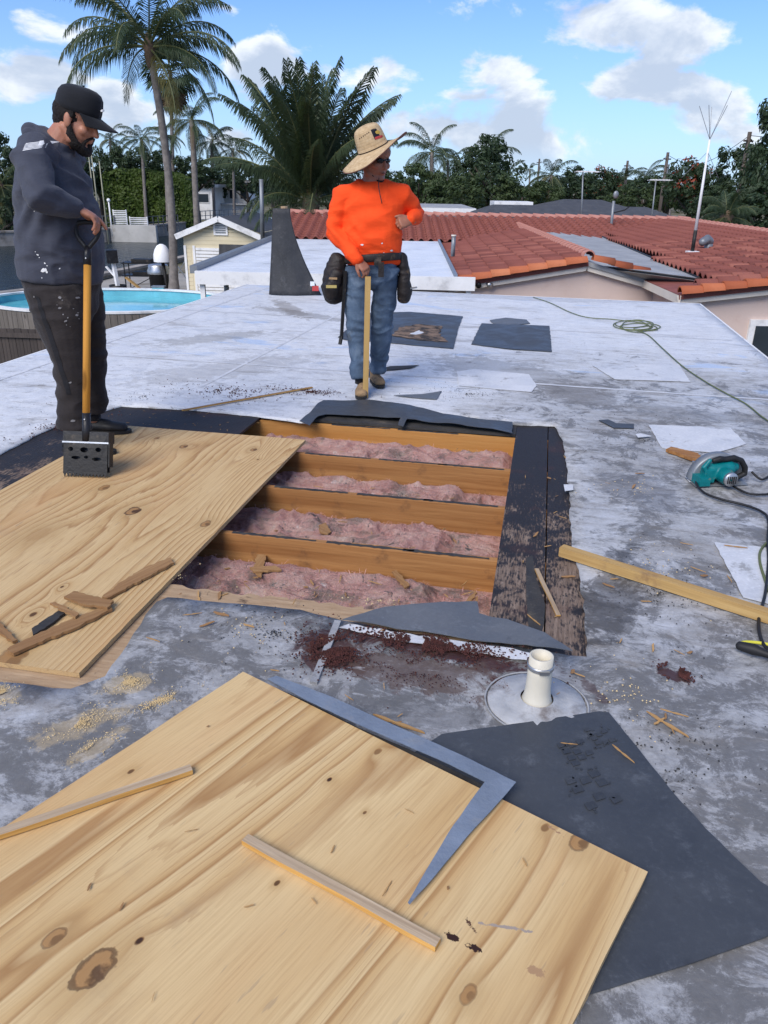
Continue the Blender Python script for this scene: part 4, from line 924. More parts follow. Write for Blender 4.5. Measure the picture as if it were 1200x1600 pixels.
# ---- vent pipe
p = at(838, 1098, .015); vp = thing('vent_pipe', 'cream plastic vent pipe with round membrane collar in front of the opening', 'vent pipe', (p.x, p.y, .015))
pr = .038; h = .172
MB().add(lathe([(.052,.0),(.047,.012),(.041,.03),(pr,.06),(pr-.001,.11),(pr-.002,h),(pr-.007,h+.001),(pr-.008,h-.05),(pr-.009,h-.09),(0.001,h-.09)], 28)).obj('pipe', 'pvc', vp, True)
MB().add(lathe([(pr,h-.042),(pr+.0025,h-.041),(pr+.0025,h-.028),(pr,h-.027)], 28)).obj('clamp_band', 'steel', vp, True)
MB().add(box((.004, -pr-.004, h-.0345), (.03, .008, .012))).obj('clamp_screw', 'steel', vp)
MB().add(ellip((0, .004, h-.07), (.029, .029, .022), 12, 6)).obj('pipe_plug', 'plug_brown', vp, True)
v, f = lathe([(.15,.0),(.148,.004),(.10,.005),(.07,.008),(.05,.02)], 40); v = [(x*(1+.03*noise.noise(Vector((x*20,y*20,0)))), y*(1+.03*noise.noise(Vector((x*20,y*20,4)))), z + .003*noise.noise(Vector((x*30,y*30,2)))) for x, y, z in v]
MB().add((v, f)).obj('collar', 'flashing_grey', vp, True)
ring = [(.157*math.cos(t), .157*math.sin(t), .002) for t in [i*2*math.pi/40 for i in range(41)]]
MB().add(tube(ring, .0035, 5, False)).obj('collar_bead', 'seam_grey', vp, True)

# ---- cords
def cord(name, px, r_, mt, label, cat='cord', zs=None, n=8, parent=None):
    P = [at(x, y, .02) for x, y in px]
    P = [Vector((q.x, q.y, (zs[i] if zs else .020) + r_)) for i, q in enumerate(P)]
    o = MB().add(tube(smoothcurve(P, n), r_, 7)).obj(name, mt, parent, True, fix=True)
    if parent is None: tag(o, label, cat)
    return o
coil = [(833,465),(860,474),(892,489),(920,497),(960,500)]
rgc = random.Random(5)
for k in range(4):
    cx, cy = 985 + k*5, 507 + k*1.5
    for t in range(7):
        a_ = t * .9 + k * .6; coil.append((cx + (24 + 8*(k % 2))*math.cos(a_), cy + (5.5 + 2*(k % 3))*math.sin(a_)))
coil += [(1000,518),(1026,516),(1020,510),(990,514),(1012,524),(1035,545),(1065,572),(1100,596),(1135,616),(1165,632),(1190,652),(1215,668)]
cord('extension_cord', coil, .0055, 'cord_green', 'green extension cord coiled loosely on the far roof', n=6)
# ---- circular saw
sp = at(1118, 752, .016); saw = thing('circular_saw', 'teal circular saw lying on its side with black cord', 'circular saw', (sp.x, sp.y, .0175), R(8))
m_ = MB(); v, f = prism([(-.155,-.075),(.145,-.075),(.15,.06),(-.145,.06)], 0, .004); m_.add((v, f)); m_.obj('base_plate', 'grey_metal', saw)
# blade guard: thick half disc standing over the plate
n = 24; gu = [( .135*math.cos(t), .135*math.sin(t)*1.06 + .0) for t in [math.pi*i/n for i in range(n+1)]]
m_ = MB(); v = []; f = []
for (yy, k) in ((-.028, .93), (-.024, 1.0), (.024, 1.0), (.028, .93)):
    for (x, z) in gu: v.append((x*k*1.12, yy + .02, .012 + z*k))
N1 = n + 1
for a in range(3):
    for i in range(n): f.append((a*N1+i, a*N1+i+1, (a+1)*N1+i+1, (a+1)*N1+i))
f += [tuple(range(N1)), tuple(reversed(range(3*N1, 4*N1)))]
m_.add((v, f)); m_.obj('blade_guard', 'grey_metal', saw, True)
MB().add(lathe([(.001,0),(.082,0),(.082,.003),(.001,.003)], 28)).obj('blade', 'steel', saw).matrix_local = Matrix.Translation((-.0, .022, .03)) @ Matrix.Rotation(R(90), 4, 'X')
mo = MB().add(limb([(.0,-.03,.058),(.0,-.10,.058)], [.044,.042], 18)); fit_ = remesh(mo.add(limb([(-.05,-.02,.07),(.04,-.03,.085)], [.04,.04], 14)).add(box((-.075,-.03,.05),(.06,.06,.075))).add(limb([(.03,-.03,.095),(.075,-.03,.09)], [.028,.024], 12)), .005, 3)
link('motor_housing', fit(fit_, 'motor_housing', 'teal_plastic'), saw)
MB().add(lathe([(.001,.0),(.036,.0),(.038,.004),(.038,.018),(.034,.022)], 20)).obj('motor_cap', 'steel', saw, True).matrix_local = Matrix.Translation((0, -.14, .058)) @ Matrix.Rotation(R(-90), 4, 'X')
for k in range(5): MB().add(box((-.022 + k*.011, -.1435, .058), (.004, .003, .04))).obj('motor_cap_vent', 'black_rubber', saw)
hd = MB().add(limb([(.01,-.03,.135),(.06,-.03,.142),(.105,-.03,.125),(.135,-.03,.085),(.14,-.03,.05),(.10,-.03,.03)], [(.014,.017),(.016,.018),(.016,.018),(.016,.018),(.016,.018),(.015,.017)], 12))
hd.add(limb([(-.05,-.03,.13),(-.02,-.03,.138),(.02,-.03,.135)], [.014,.017,.014], 12))
link('handle', fit(remesh(hd, .004, 2), 'handle', 'black_rubber'), saw)
hk = MB().add(limb([(-.085,-.045,.06),(-.11,-.045,.10),(-.085,-.045,.135)], [.013,.015,.012], 12)); link('front_grip', fit(remesh(hk, .004, 2), 'front_grip', 'teal_plastic'), saw)
MB().add(tube([(-.12,.05,.0),(-.12,.05,.10)], .006, 8)).obj('depth_rod', 'steel', saw)
MB().add(box((-.115,-.04,.03),(.06,.10,.045))).obj('front_shroud', 'teal_plastic', saw)
MB().add(box((.03,-.072,.012),(.02,.02,.016))).obj('clamp_knob', 'black_rubber', saw)
iv = (Matrix.Translation(saw.location) @ saw.rotation_euler.to_matrix().to_4x4()).inverted()
cpx = [(1172,748),(1190,752),(1210,742),(1205,770),(1188,775),(1165,772),(1140,758),(1125,742),(1105,735),(1090,740),(1087,758),(1100,772),(1125,782),(1165,792),(1190,802),(1200,815),(1199,850),(1200,880),(1195,930),(1185,970),(1188,1000),(1200,1018),(1225,1030)]
P = [at(x, y, .02) for x, y in cpx]; zz = [.06,.03,.028,.028,.028,.028,.028,.03,.05,.05,.035] + [.028]*20
P = [iv @ Vector((q.x, q.y, zz[i])) for i, q in enumerate(P)]
MB().add(tube(smoothcurve(P, 7), .0062, 8)).obj('power_cord', 'black_rubber', saw, True)
cord('extension_cord', [(1225,830),(1200,848),(1188,862),(1187,880),(1194,905),(1203,930),(1215,950)], .0055, 'cord_green', 'thin green cord looping over the pale patch')
# plug connection lying at the edge
a, b = at(1156, 1014, .03), at(1215, 1032, .03)
pl = tag(MB().add(limb([a + Vector((0,0,.012)), a.lerp(b, .35) + Vector((0,0,.014)), a.lerp(b, .6) + Vector((0,0,.012)), b + Vector((0,0,.01))], [.016,.020,.014,.012], 12)).obj('plug_connector', 'black_rubber', None, True), 'black rubber plug connector beside a yellow cord end', 'plug')
cord('extension_cord', [(1155,1012),(1160,1006),(1180,1006),(1205,1010),(1230,1012)], .006, 'cord_yellow', 'yellow extension cord end at the black plug', n=5)
# small reddish wood block behind the saw
scrap([(1040,706),(1048,702),(1090,712),(1098,722),(1080,720)], .019, .018, 'reddish wood offcut poking out from behind the saw', 'wood_offcut', 'lumber_joist', 'wood offcut', None)
# blue panel on the lower roof
bp = thing('roof_panel', 'blue glass panel in a grey metal frame on the lower roof', 'panel', tuple(hw(3.35, 7.35, -.35)), -HA)
MB().add(box((0, 0, .09), (1.1, 1.5, .12))).obj('frame', 'grey_metal', bp); MB().add(box((0, 0, .154), (.98, 1.38, .006))).obj('glass', 'blue_panel', bp)
# felt-covered post standing at the far roof edge
q = dep(446, 447, 11.2); fp = thing('felt_post', 'weathered black felt hanging from a post at the far roof edge', 'post', (q.x, q.y, .015))
top = dep(446, 326, 11.2).z - .015
MB().add(tube([(0,0,0),(0,0,top*.5),(0,0,top)], [(.09,.05),(.10,.05),(.10,.05)], 12)).obj('post', 'felt_gray', fp, False)
MB().add(tube([(0.02,0,top),(0.02,0,top+.03)], .05, 10)).obj('post_cap', 'deck_tan', fp)
v = []; f = []; nu, nv_ = 14, 16
for j in range(nv_ + 1):
    t = j / nv_; z = top * (1 - t) ; x0 = -.13 - .08 * t; x1 = .10 + .42 * t ** 1.6
    for i in range(nu + 1):
        s = i / nu; x = x0 + (x1 - x0) * s; y = -.062 - .10 * t * math.sin(s * 4) * .6 - .12 * t * t + .015 * noise.noise(Vector((x*8, z*4, 0)))
        v.append((x, y, z + .004))
for j in range(nv_):
    for i in range(nu): a = j*(nu+1)+i; f.append((a, a+1, a+nu+2, a+nu+1))
o = MB().add((v, f)).obj('felt_sheet', 'felt_gray', fp, True); md = o.modifiers.new('t', 'SOLIDIFY'); md.thickness = .006
MB().add(box((.44, -.20, .10), (.09, .012, .07))).obj('torn_label', 'print_red', fp); MB().add(box((.40, -.20, .16), (.06, .012, .06))).obj('torn_label', 'pan_white', fp)
# ================================================================ people
from mathutils.bvhtree import BVHTree
def nrm(v): return Vector(v).normalized()
def hand(mb, w, d, pn, lat, curl=(.5,.6,.5), s=1.0, point=False, fr=.0088, thumb=None):
    """w wrist, d towards the knuckles, pn the way the palm faces, lat towards the thumb"""
    w = Vector(w); d = nrm(d); pn = nrm(Vector(pn) - d * Vector(pn).dot(d)); lat = nrm(lat); lat = nrm(lat - d*lat.dot(d) - pn*lat.dot(pn))
    mb.add(limb([w - d*.02*s, w + d*.03*s, w + d*.062*s, w + d*.085*s], [(.027*s,.020*s),(.036*s,.018*s),(.041*s,.016*s),(.038*s,.013*s)], 14, lat))
    for i, (o_, L) in enumerate(((.031,.074),(.0105,.082),(-.0105,.076),(-.030,.060))):
        p = w + d*(.083 - .004*abs(i-1.2))*s + lat*o_*s; pts = [p - d*.012*s, p]; a = 0.0
        cu = [c*(.35 if (point and i == 0) else 1) for c in curl]; dd = nrm(d + lat*(o_*1.6))
        for k, fr_ in enumerate((.44, .32, .24)):
            a += cu[k]; p = p + (dd*math.cos(a) + pn*math.sin(a)) * L*fr_*s; pts.append(p)
        q = fr*s*(1.0 if i < 3 else .88); mb.add(limb(pts, [q*1.08, q*1.08, q, q*.93, q*.82], 10))
    t0 = w + d*.022*s + lat*.026*s; td = thumb or (d*.75 + lat*.55 + pn*.55); td = nrm(td)
    mb.add(limb([t0, t0 + td*.035*s, t0 + nrm(td + d*.35)*.062*s, t0 + nrm(td + d*.6 + pn*.2)*.084*s], [.015*s,.0125*s,.0108*s,.009*s], 10))
def head_shapes(mb, M, fat=1.0, open_=0.0):
    def A(vf): mb.add(vf, M)
    A(ellip((-.014,0,.032), (.099,.076*fat,.086), 20, 14)); A(ellip((.024,0,-.03), (.068,.064*fat,.088), 20, 14))
    for s in (-1, 1):
        A(limb([(-.02,.058*s*fat,-.045),(.015,.054*s*fat,-.085),(.062,.022*s,-.108)], [.022,.022,.018], 12))
        A(ellip((.060,.040*s*fat,-.030), (.026,.026,.024), 12, 8)); A(ellip((.083,.0125*s,-.040), (.012,.009,.009), 10, 8))
        A(ellip((-.004,.077*s*fat,-.008), (.019,.010,.032), 12, 8, Matrix.Rotation(-.2, 3, 'Y'))); A(limb([(.074,.012*s,.021),(.062,.046*s,.018)], [.011,.010], 10))
    A(limb([(.082,0,.012),(.098,0,-.016),(.106,0,-.036)], [(.010,.009),(.011,.0105),(.013,.013)], 12))
    A(ellip((.083,0,-.062), (.013,.023,.006), 12, 8)); A(ellip((.080,0,-.074), (.013,.020,.0068), 12, 8)); A(ellip((.066,0,-.104), (.024,.029,.022), 14, 10))
    A(ellip((.058,0,.045), (.035,.058*fat,.045), 16, 10))
def headM(c, yaw, pitch, roll=0.0, s=1.0):
    return Matrix.Translation(c) @ Matrix.Rotation(yaw, 4, 'Z') @ Matrix.Rotation(pitch, 4, 'Y') @ Matrix.Rotation(roll, 4, 'X') @ Matrix.Scale(s, 4)
def folds(amp, fr=8.0, seed=0.0, extra=None):
    def fn(p, n):
        q = Vector((p.x*fr*.8, p.y*fr*.8, p.z*fr*1.5)) + Vector((seed, seed*1.7, 0)); wq = q + Vector((noise.noise(q*.6), noise.noise(q*.6+Vector((9,2,4))), noise.noise(q*.6+Vector((1,7,3)))))*1.1
        d = (1 - 2.2*abs(noise.noise(wq)))*amp + noise.noise(q*2.4)*amp*.35
        if extra: d += extra(p, n)
        return d
    return fn
def decal(name, bvh, poly, mt, parent, off=.0016, step=.012, D=Vector((0,1,0)), start=-1.0, jit=0.0):
    """a thin print lying on a garment: the (x, z) outline is carried onto the cloth along +y"""
    pts = resample(poly, step, True, jit, len(poly)); vv, ff = cdt(pts, [], step); V = []
    for (x, z) in vv:
        h = bvh.ray_cast(Vector((x, start, z)), D)
        if h[0] is None: return None
        V.append(tuple(h[0] - D*off))
    return MB().add((V, ff)).obj(name, mt, parent, True, fix=False)
def me_bvh(me):
    return BVHTree.FromPolygons([v.co.copy() for v in me.vertices], [tuple(p.vertices) for p in me.polygons])
def shoe(parent, heel, toe, mt, sole, h=.085, wd=.05, name='shoe', hi=0.0):
    heel = Vector(heel); toe = Vector(toe); d = toe - heel; L = d.length; an = math.atan2(d.y, d.x); M = Matrix.Translation(heel) @ Matrix.Rotation(an, 4, 'Z')
    m_ = MB(); m_.add(limb([(.035,0,.045),(L*.35,0,.045),(L*.62,0,.040),(L-.045,0,.034)], [(.036,.038),(.036,.042),(.032,wd),(.026,wd*.9)], 16, (0,0,1)), M)
    m_.add(limb([(.05,0,.05),(.06,0,h+hi)], [(.045,.040),(.042,.038)], 14), M); m_.add(limb([(.07,0,.065),(L*.55,0,.055)], [.036,.03], 12), M)
    o = link(name, fit(remesh(m_, .006, 3), name, mt), parent)
    pl = []
    for i in range(28):
        t = 2*math.pi*i/28; x = L/2 + (L/2+.004)*math.cos(t); y = math.sin(t)*(wd*.98 if x > L*.5 else wd*.80)*(abs(math.sin(t))**-.25 if abs(math.sin(t)) > .05 else 1); q = M @ Vector((x, y, 0)); pl.append((q.x, q.y))
    MB().add(prism(pl, heel.z + .001, heel.z + .02)).obj('sole', sole, o)
    m_ = MB()
    for k in range(4):
        x = L*.42 + k*.02; m_.add(tube([M @ Vector((x, -.024, .075 - k*.006)), M @ Vector((x+.006, 0, .087 - k*.006)), M @ Vector((x, .024, .075 - k*.006))], .003, 5))
    m_.obj('lace', sole, o)
    return o
def revolve_uv(name, prof, mt, parent, n=56, M=None, zfun=None, solid=None):
    """surface of revolution with UVs (u round, v along the profile)"""
    v = []; f = []; uv = []; k = len(prof)
    for i, (r_, z) in enumerate(prof):
        for j in range(n + 1):
            t = 2*math.pi*j/n; p = Vector((r_*math.cos(t), r_*math.sin(t), z))
            if zfun: p = zfun(p, r_, t)
            v.append(tuple(M @ p if M is not None else p))
    for i in range(k - 1):
        for j in range(n):
            a = i*(n+1)+j; f.append((a, a+1, a+n+2, a+n+1)); uv += [(j/n, i/(k-1)), ((j+1)/n, i/(k-1)), ((j+1)/n, (i+1)/(k-1)), (j/n, (i+1)/(k-1))]
    me = bpy.data.meshes.new(name); me.from_pydata(v, [], f); me.materials.append(MATS[mt]); l_ = me.uv_layers.new(name='UVMap')
    l_.data.foreach_set('uv', [c for q in uv for c in q]); me.polygons.foreach_set('use_smooth', [True]*len(f)); o = link(name, me, parent)
    if solid: md = o.modifiers.new('t', 'SOLIDIFY'); md.thickness = solid
    return o

# ---------------------------------------------------------------- worker in the dark hoodie, in profile
O1 = Vector((-1.76, 4.38, ZB))
w1 = thing('person', 'man in dark blue hoodie and black cap resting one hand on a scraper', 'person', O1)
H1 = headM((.160, 0, 1.728), R(-6), R(20), 0, 1.08)
SH, EL, WR = Vector((-.005,-.235,1.535)), Vector((.075,-.375,1.365)), Vector((.178,-.232,1.318))
SL, EL2, WL = Vector((-.005,.235,1.535)), Vector((-.045,.315,1.27)), Vector((.03,.30,1.03))
HR, KR, AR = Vector((-.03,-.115,.93)), Vector((.015,-.15,.50)), Vector((-.015,-.175,.10))
HL, KL, AL = Vector((-.03,.115,.93)), Vector((.0,.16,.50)), Vector((-.035,.185,.10))
b = MB(); head_shapes(b, H1, 1.05)
b.add(limb([(.005,0,1.52),(.055,0,1.62),(.125,0,1.70)], [.085,.075,.068], 16))
b.add(limb([(-.03,0,.92),(-.01,0,1.2),(-.005,0,1.5)], [(.14,.16),(.16,.18),(.10,.19)], 18, (1,0,0)))
for a_ in ((SH, EL, WR), (SL, EL2, WL)): b.add(limb(a_, [.05,.042,.030], 12))
for a_ in ((HR, KR, AR), (HL, KL, AL)): b.add(limb(a_, [.085,.055,.04], 12))
hand(b, WR, (.74,.22,-.40), (-.1,.05,-1), (.0,1,.1), (.62,.75,.45), 1.16, True, fr=.0092)
hand(b, WL, (.05,0,-1), (0,-1,0), (1,0,0), (.25,.35,.3))
me = remesh(b, .0048, 2)
Hi = H1.inverted()
def face1(p, n):
    q = Hi @ p
    if q.x > .02 and abs(q.z) < .16:
        e = min((q - Vector((.080, s*.033, .000))).length for s in (-1, 1))
        return -.008*math.exp(-(e/.016)**2)
    return 0
displace(me, face1); link('body', fit(me, 'body', 'skin_light'), w1)
for s in (-1, 1):
    MB().add(ellip(tuple(H1 @ Vector((.0655, s*.032, .001))), (.0125,.0125,.0125), 12, 8)).obj('eye', 'eye_white', w1, True)
    MB().add(limb([H1 @ Vector((.083, s*.014, .026)), H1 @ Vector((.080, s*.035, .030)), H1 @ Vector((.066, s*.052, .024))], [.0045,.006,.004], 8)).obj('eyebrow', 'hair', w1, True)
    MB().add(limb([H1 @ Vector((.0795, s*.020, .004)), H1 @ Vector((.0785, s*.034, .002)), H1 @ Vector((.0705, s*.047, .003))], [.003,.0035,.0025], 8)).obj('eyelid', 'skin_light', w1, True)
# beard, hair
b = MB()
for s in (-1, 1):
    b.add(limb([(.004,.079*s,.01),(.008,.079*s,-.025),(.014,.073*s,-.062),(.036,.058*s,-.098),(.066,.026*s,-.120),(.074,.0,-.124)], [(.007,.005),(.010,.006),(.021,.011),(.028,.014),(.027,.018),(.027,.02)], 12), H1)
    b.add(limb([(.094,.004*s,-.053),(.088,.022*s,-.057),(.076,.036*s,-.076),(.066,.036*s,-.100)], [.0058,.0065,.008,.012], 10), H1)
b.add(ellip((.066,0,-.124), (.032,.04,.022), 14, 10), H1); b.add(ellip((.03,0,-.118), (.04,.045,.018), 14, 8), H1); b.add(ellip((.080,0,-.094), (.014,.018,.012), 10, 8), H1)
me = remesh(b, .0045, 2); displace(me, lambda p, n: .003*noise.noise(p*110)); link('beard', fit(me, 'beard', 'hair'), w1)
b = MB().add(ellip((-.022,0,.022), (.096,.0835,.080), 20, 14), H1).add(ellip((-.05,0,-.02), (.060,.066,.055), 16, 10), H1)
for s in (-1, 1): b.add(limb([(.006,.078*s,.045),(.008,.080*s,.012)], [(.016,.006),(.013,.006)], 10), H1)
b.add(ellip((.045,0,.055), (.040,.062,.026), 16, 8), H1)
me = remesh(b, .0045, 1); displace(me, lambda p, n: .002*noise.noise(p*120)); link('hair', fit(me, 'hair', 'hair'), w1)
# cap
def capz(p, r_, t):
    k = r_/.1; fx = max(0, math.cos(t)); return Vector((p.x*1.12 - .006 + .010*fx*min(1, k), p.y*.94, p.z + .014*fx*min(1, k*1.3)*min(1, max(0, (p.z - .03)/.05))))
capM = H1 @ Matrix.Translation((0,0,.012))
cp = revolve_uv('cap', [(.0915,.024),(.0930,.042),(.0920,.065),(.088,.088),(.077,.108),(.057,.122),(.028,.130),(.0005,.132)], 'cap_cloth', w1, 40, capM, capz, .003)
v = []; f = []; nu, nv_ = 20, 8
for i in range(nv_ + 1):
    for j in range(nu + 1):
        t = -1.12 + 2.24*j/nu; r_ = i/nv_; y = math.sin(t)*.087; x0 = math.cos(t)*.102 - .004; L = .105*math.sqrt(max(.0, math.cos(t*1.28)))*r_
        v.append(tuple(capM @ Vector((x0 + L, y*(1 - .12*r_), .030 - .026*r_ - (y/.09)**2*.030*r_))))
for i in range(nv_):
    for j in range(nu): a_ = i*(nu+1)+j; f.append((a_, a_+1, a_+nu+2, a_+nu+1))
o = MB().add((v, f)).obj('cap_brim', 'cap_cloth', w1, True); md = o.modifiers.new('t', 'SOLIDIFY'); md.thickness = .005
MB().add(ellip(tuple(capM @ Vector((0.003,0,.136))), (.007,.007,.004), 10, 6)).obj('cap_button', 'cap_cloth', w1, True)
m_ = MB()
for k in range(4): m_.add(box(tuple(capM @ Vector((.120 - .002*k, -.028 + .010*k, .068 + .003*(k % 2)))), (.008, .006, .007)))
m_.obj('cap_emblem', 'print_white', w1)
# hoodie
b = MB()
b.add(limb([(-.035,0,.945),(-.028,0,1.02),(-.012,0,1.15),(-.002,0,1.30),(-.004,0,1.44),(-.002,0,1.53),(.008,0,1.60),(.035,0,1.655)], [(.212,.222),(.218,.235),(.213,.24),(.197,.240),(.174,.235),(.142,.208),(.106,.152),(.084,.095)], 28, (1,0,0), False))
b.add(limb([SH + Vector((.01,.06,.02)), SH + Vector((0,-.004,-.01)), SH.lerp(EL,.5), EL, EL.lerp(WR,.5), WR - (WR-EL).normalized()*.012], [.098,.088,.076,.068,.058,.046], 18))
b.add(limb([SL + Vector((.01,-.06,.02)), SL, SL.lerp(EL2,.5), EL2, WL], [.098,.088,.074,.066,.05], 18))
b.add(limb([(-.035,-.085,1.640),(-.070,-.045,1.668),(-.082,0,1.676),(-.070,.045,1.668),(-.035,.085,1.640)], [(.026,.028),(.030,.036),(.032,.040),(.030,.036),(.026,.028)], 14))
b.add(limb([(.075,-.075,1.60),(.10,0,1.575),(.075,.075,1.60)], [.022,.022,.022], 12))
for s in (-1, 1): b.add(limb([(-.06,.092*s,1.655),(.02,.088*s,1.632),(.08,.06*s,1.60)], [.024,.024,.02], 12))
me = remesh(b, .0075, 3)
def hfold(p, n):
    d = 0.0
    if p.y < -.1 and p.z > 1.2 and p.x > .02: d += .004*math.sin((p.x*.6 + p.z)*95)*math.exp(-((p - EL).length/.10)**2)
    d += .010*math.sin((p.z*1.0 - p.x*1.2)*42 + 2*noise.noise(p*6))*math.exp(-((p - Vector((-.05,-.22,1.30))).length/.16)**2) + .007*math.sin((p.z*1.2 + p.x*.7)*50 + 3*noise.noise(p*5))*math.exp(-((p - SH.lerp(EL,.6)).length/.13)**2)
    if p.z < 1.06: d += .010*noise.noise(Vector((p.x*9, p.y*9, 1)))*(1.06 - p.z)/.12
    return d
displace(me, folds(.012, 5.5, 3, hfold)); hoodie = link('hoodie', fit(me, 'hoodie', 'hoodie'), w1); bv = me_bvh(me)
def P1(x, y, Y=4.14): q = dep(x, y, Y) - O1; return (q.x, q.z)
def quad(px, Y=4.14): return [P1(x, y, Y) for x, y in px]
fl = [(46,224),(71,219),(72,231),(47,237)]
for k in range(6):
    t0, t1 = k/6 + .03, (k + .62)/6 + .03
    q = [(fl[0][0]+(fl[3][0]-fl[0][0])*t0, fl[0][1]+(fl[3][1]-fl[0][1])*t0), (fl[1][0]+(fl[2][0]-fl[1][0])*t0, fl[1][1]+(fl[2][1]-fl[1][1])*t0), (fl[1][0]+(fl[2][0]-fl[1][0])*t1, fl[1][1]+(fl[2][1]-fl[1][1])*t1), (fl[0][0]+(fl[3][0]-fl[0][0])*t1, fl[0][1]+(fl[3][1]-fl[0][1])*t1)]
    decal('flag_stripe', bv, quad(q), 'print_white', hoodie)
decal('flag_canton', bv, quad([(62,220),(71.5,218.5),(72,226),(63,227)]), 'print_white', hoodie, .002)
rgp = random.Random(12)
def blot(x, y, r_, ar=1.0, Y=4.15):
    k = 14; ph0 = rgp.random()*6; rr = [r_*(.55 + .45*rgp.random() + .3*max(0, math.sin(2*6.283*i/k + ph0))) for i in range(k)]
    return quad([(x + rr[i]*math.cos(6.283*i/k), y + rr[i]*ar*math.sin(6.283*i/k)) for i in range(k)], Y)
for (x, y, r_) in ((70,422,5.0),(74,425,2.2),(60,398,2.0),(62,402,1.0),(71,411,1.6),(57,393,.9),(75,415,1.0),(92,420,1.3),(55,330,.8),(66,434,1.0)): decal('paint_splash', bv, blot(x, y, r_, .85), 'print_white', hoodie, .002, .004)
# trousers
b = MB(); b.add(limb([(-.03,0,1.0),(-.035,0,.92),(-.03,0,.84)], [(.19,.20),(.20,.21),(.17,.20)], 22, (1,0,0)))
for (h_, k_, a_) in ((HR, KR, AR), (HL, KL, AL)):
    b.add(limb([h_ + Vector((0,0,-.02)), h_.lerp(k_,.4), h_.lerp(k_,.75), k_, k_.lerp(a_,.5), a_ + Vector((0,0,.045))], [(.160,.112),(.146,.112),(.112,.098),(.094,.088),(.084,.080),(.086,.080)], 20, (1,0,0), False))
me = remesh(b, .0075, 3)
def tf(p, n):
    k = max(0, 1 - abs(p.z - .5)/.10)*.006 + max(0, 1 - (p.z - .1)/.16)*.011
    return k*math.sin(p.z*62 + 3*noise.noise(p*7) + p.y*9)
displace(me, folds(.009, 6.0, 8, tf)); tro = link('trousers', fit(me, 'trousers', 'trousers'), w1); bv = me_bvh(me)
decal('side_stripe', bv, quad([(60,460),(67,462),(82,500),(98,545),(112,590),(118,612),(112,612),(104,590),(90,548),(75,505)], 4.2), 'stripe_black', tro, .0022)
for (x, y, r_) in ((99,463,2.6),(100,479,2.6),(109,499,2.4),(112,494,1.2),(123,491,2.2),(124,488,1.0),(116,594,2.2),(58,462,1.8),(122,465,2.4),(103,467,1.0),(105,489,1.2),(110,505,1.0),(126,497,.9),(96,474,.8),(118,481,.9),(115,508,.7),(121,652,3.0)): decal('paint_splash', bv, blot(x, y, r_, .8, 4.2), 'print_grey', tro, .0022, .004)
shoe(w1, (-.095,-.175,.004), (.215,-.20,.004), 'shoe_black', 'sole_dark', .10, .052); shoe(w1, (-.125,.185,.004), (.18,.20,.004), 'shoe_black', 'sole_dark', .10, .052)
for a_ in (AR, AL): MB().add(tube([a_ + Vector((-.005,0,-.01)), a_ + Vector((0,0,.06))], .047, 14)).obj('sock', 'stripe_black', w1, True)

# ---------------------------------------------------------------- the scraper he leans on
sb = at(134, 745, ZB + .003); st_ = dep(137, 368, 4.20); ax = (st_ - sb); SLn = ax.length; ax.normalize()
sxx = (Vector((1, -.05, 0)) - ax*Vector((1, -.05, 0)).dot(ax)).normalized(); syy = ax.cross(sxx)
scr = thing('scraper', 'toothed roofing scraper with yellow wooden shaft and black grip', 'scraper', sb)
scr.rotation_euler = Matrix((sxx, syy, ax)).transposed().to_euler()
W = .118; ot = [(-W, .225), (-W, .014)]
nt_ = 13
for k in range(nt_): x = -W + 2*W*k/nt_; dx = 2*W/nt_; ot += [(x + dx*.12, .016), (x + dx*.5, -.004), (x + dx*.88, .016)]
ot += [(W, .014), (W, .225)]
def el(cx, cy, rx, ry, n=12, a0=0, a1=6.2832): return [(cx + rx*math.cos(a0 + (a1-a0)*i/n), cy + ry*math.sin(a0 + (a1-a0)*i/n)) for i in range(n)]
hol = [el(-.078, .145, .014, .012), el(-.005, .142, .022, .014), el(.07, .145, .016, .012), el(-.05, .10, .025, .009), el(.005, .104, .012, .008), el(.062, .095, .026, .010)]
vv, ff = cdt(ot, hol); n = len(vv); V = [(x, -.010 + .10*max(0, z - .16), z) for x, z in vv]; V = V + [(x, y + .004, z) for x, y, z in V]
F = [tuple(reversed(t)) for t in ff] + [tuple(i + n for i in t) for t in ff]; cn = {(t[i], t[(i+1) % len(t)]) for t in ff for i in range(len(t))}
F += [(a_, b_, b_ + n, a_ + n) for (a_, b_) in cn if (b_, a_) not in cn]
MB().add((V, F)).obj('blade', 'worn_black', scr)
MB().add(prism([(-W-.004, -.004), (W+.004, -.004), (W+.012, .055), (-W-.008, .055)], .178, .238)).obj('blade_shoulder', 'black_paint', scr)
MB().add(box((0, -.0075, .181), (2*W+.012, .006, .008))).obj('blade_rib', 'steel', scr)
MB().add(box((W+.010, .012, .12), (.006, .05, .13))).obj('side_plate', 'worn_black', scr); MB().add(box((0, .030, .11), (2*W-.004, .006, .17))).obj('hole_shade_plate', 'black_paint', scr)  # black plate added behind the blade so its holes look shaded
MB().add(tube([(0,.012,.19),(0,.006,.25),(0,0,.335)], [.026,.0225,.0205], 16)).obj('socket', 'black_paint', scr, True)
MB().add(tube([(0,0,.32),(0,0,.7),(0,0,SLn-.135)], .019, 16)).obj('shaft', 'shovel_wood', scr, True)
MB().add(tube([(0,0,SLn-.15),(0,0,SLn-.09),(0,0,SLn-.055)], [.021,.021,.016], 16)).obj('ferrule', 'black_paint', scr, True)
for z in (.30, SLn-.12): MB().add(ellip((0,-.0215,z), (.005,.003,.005), 10, 6)).obj('rivet', 'steel', scr, True)
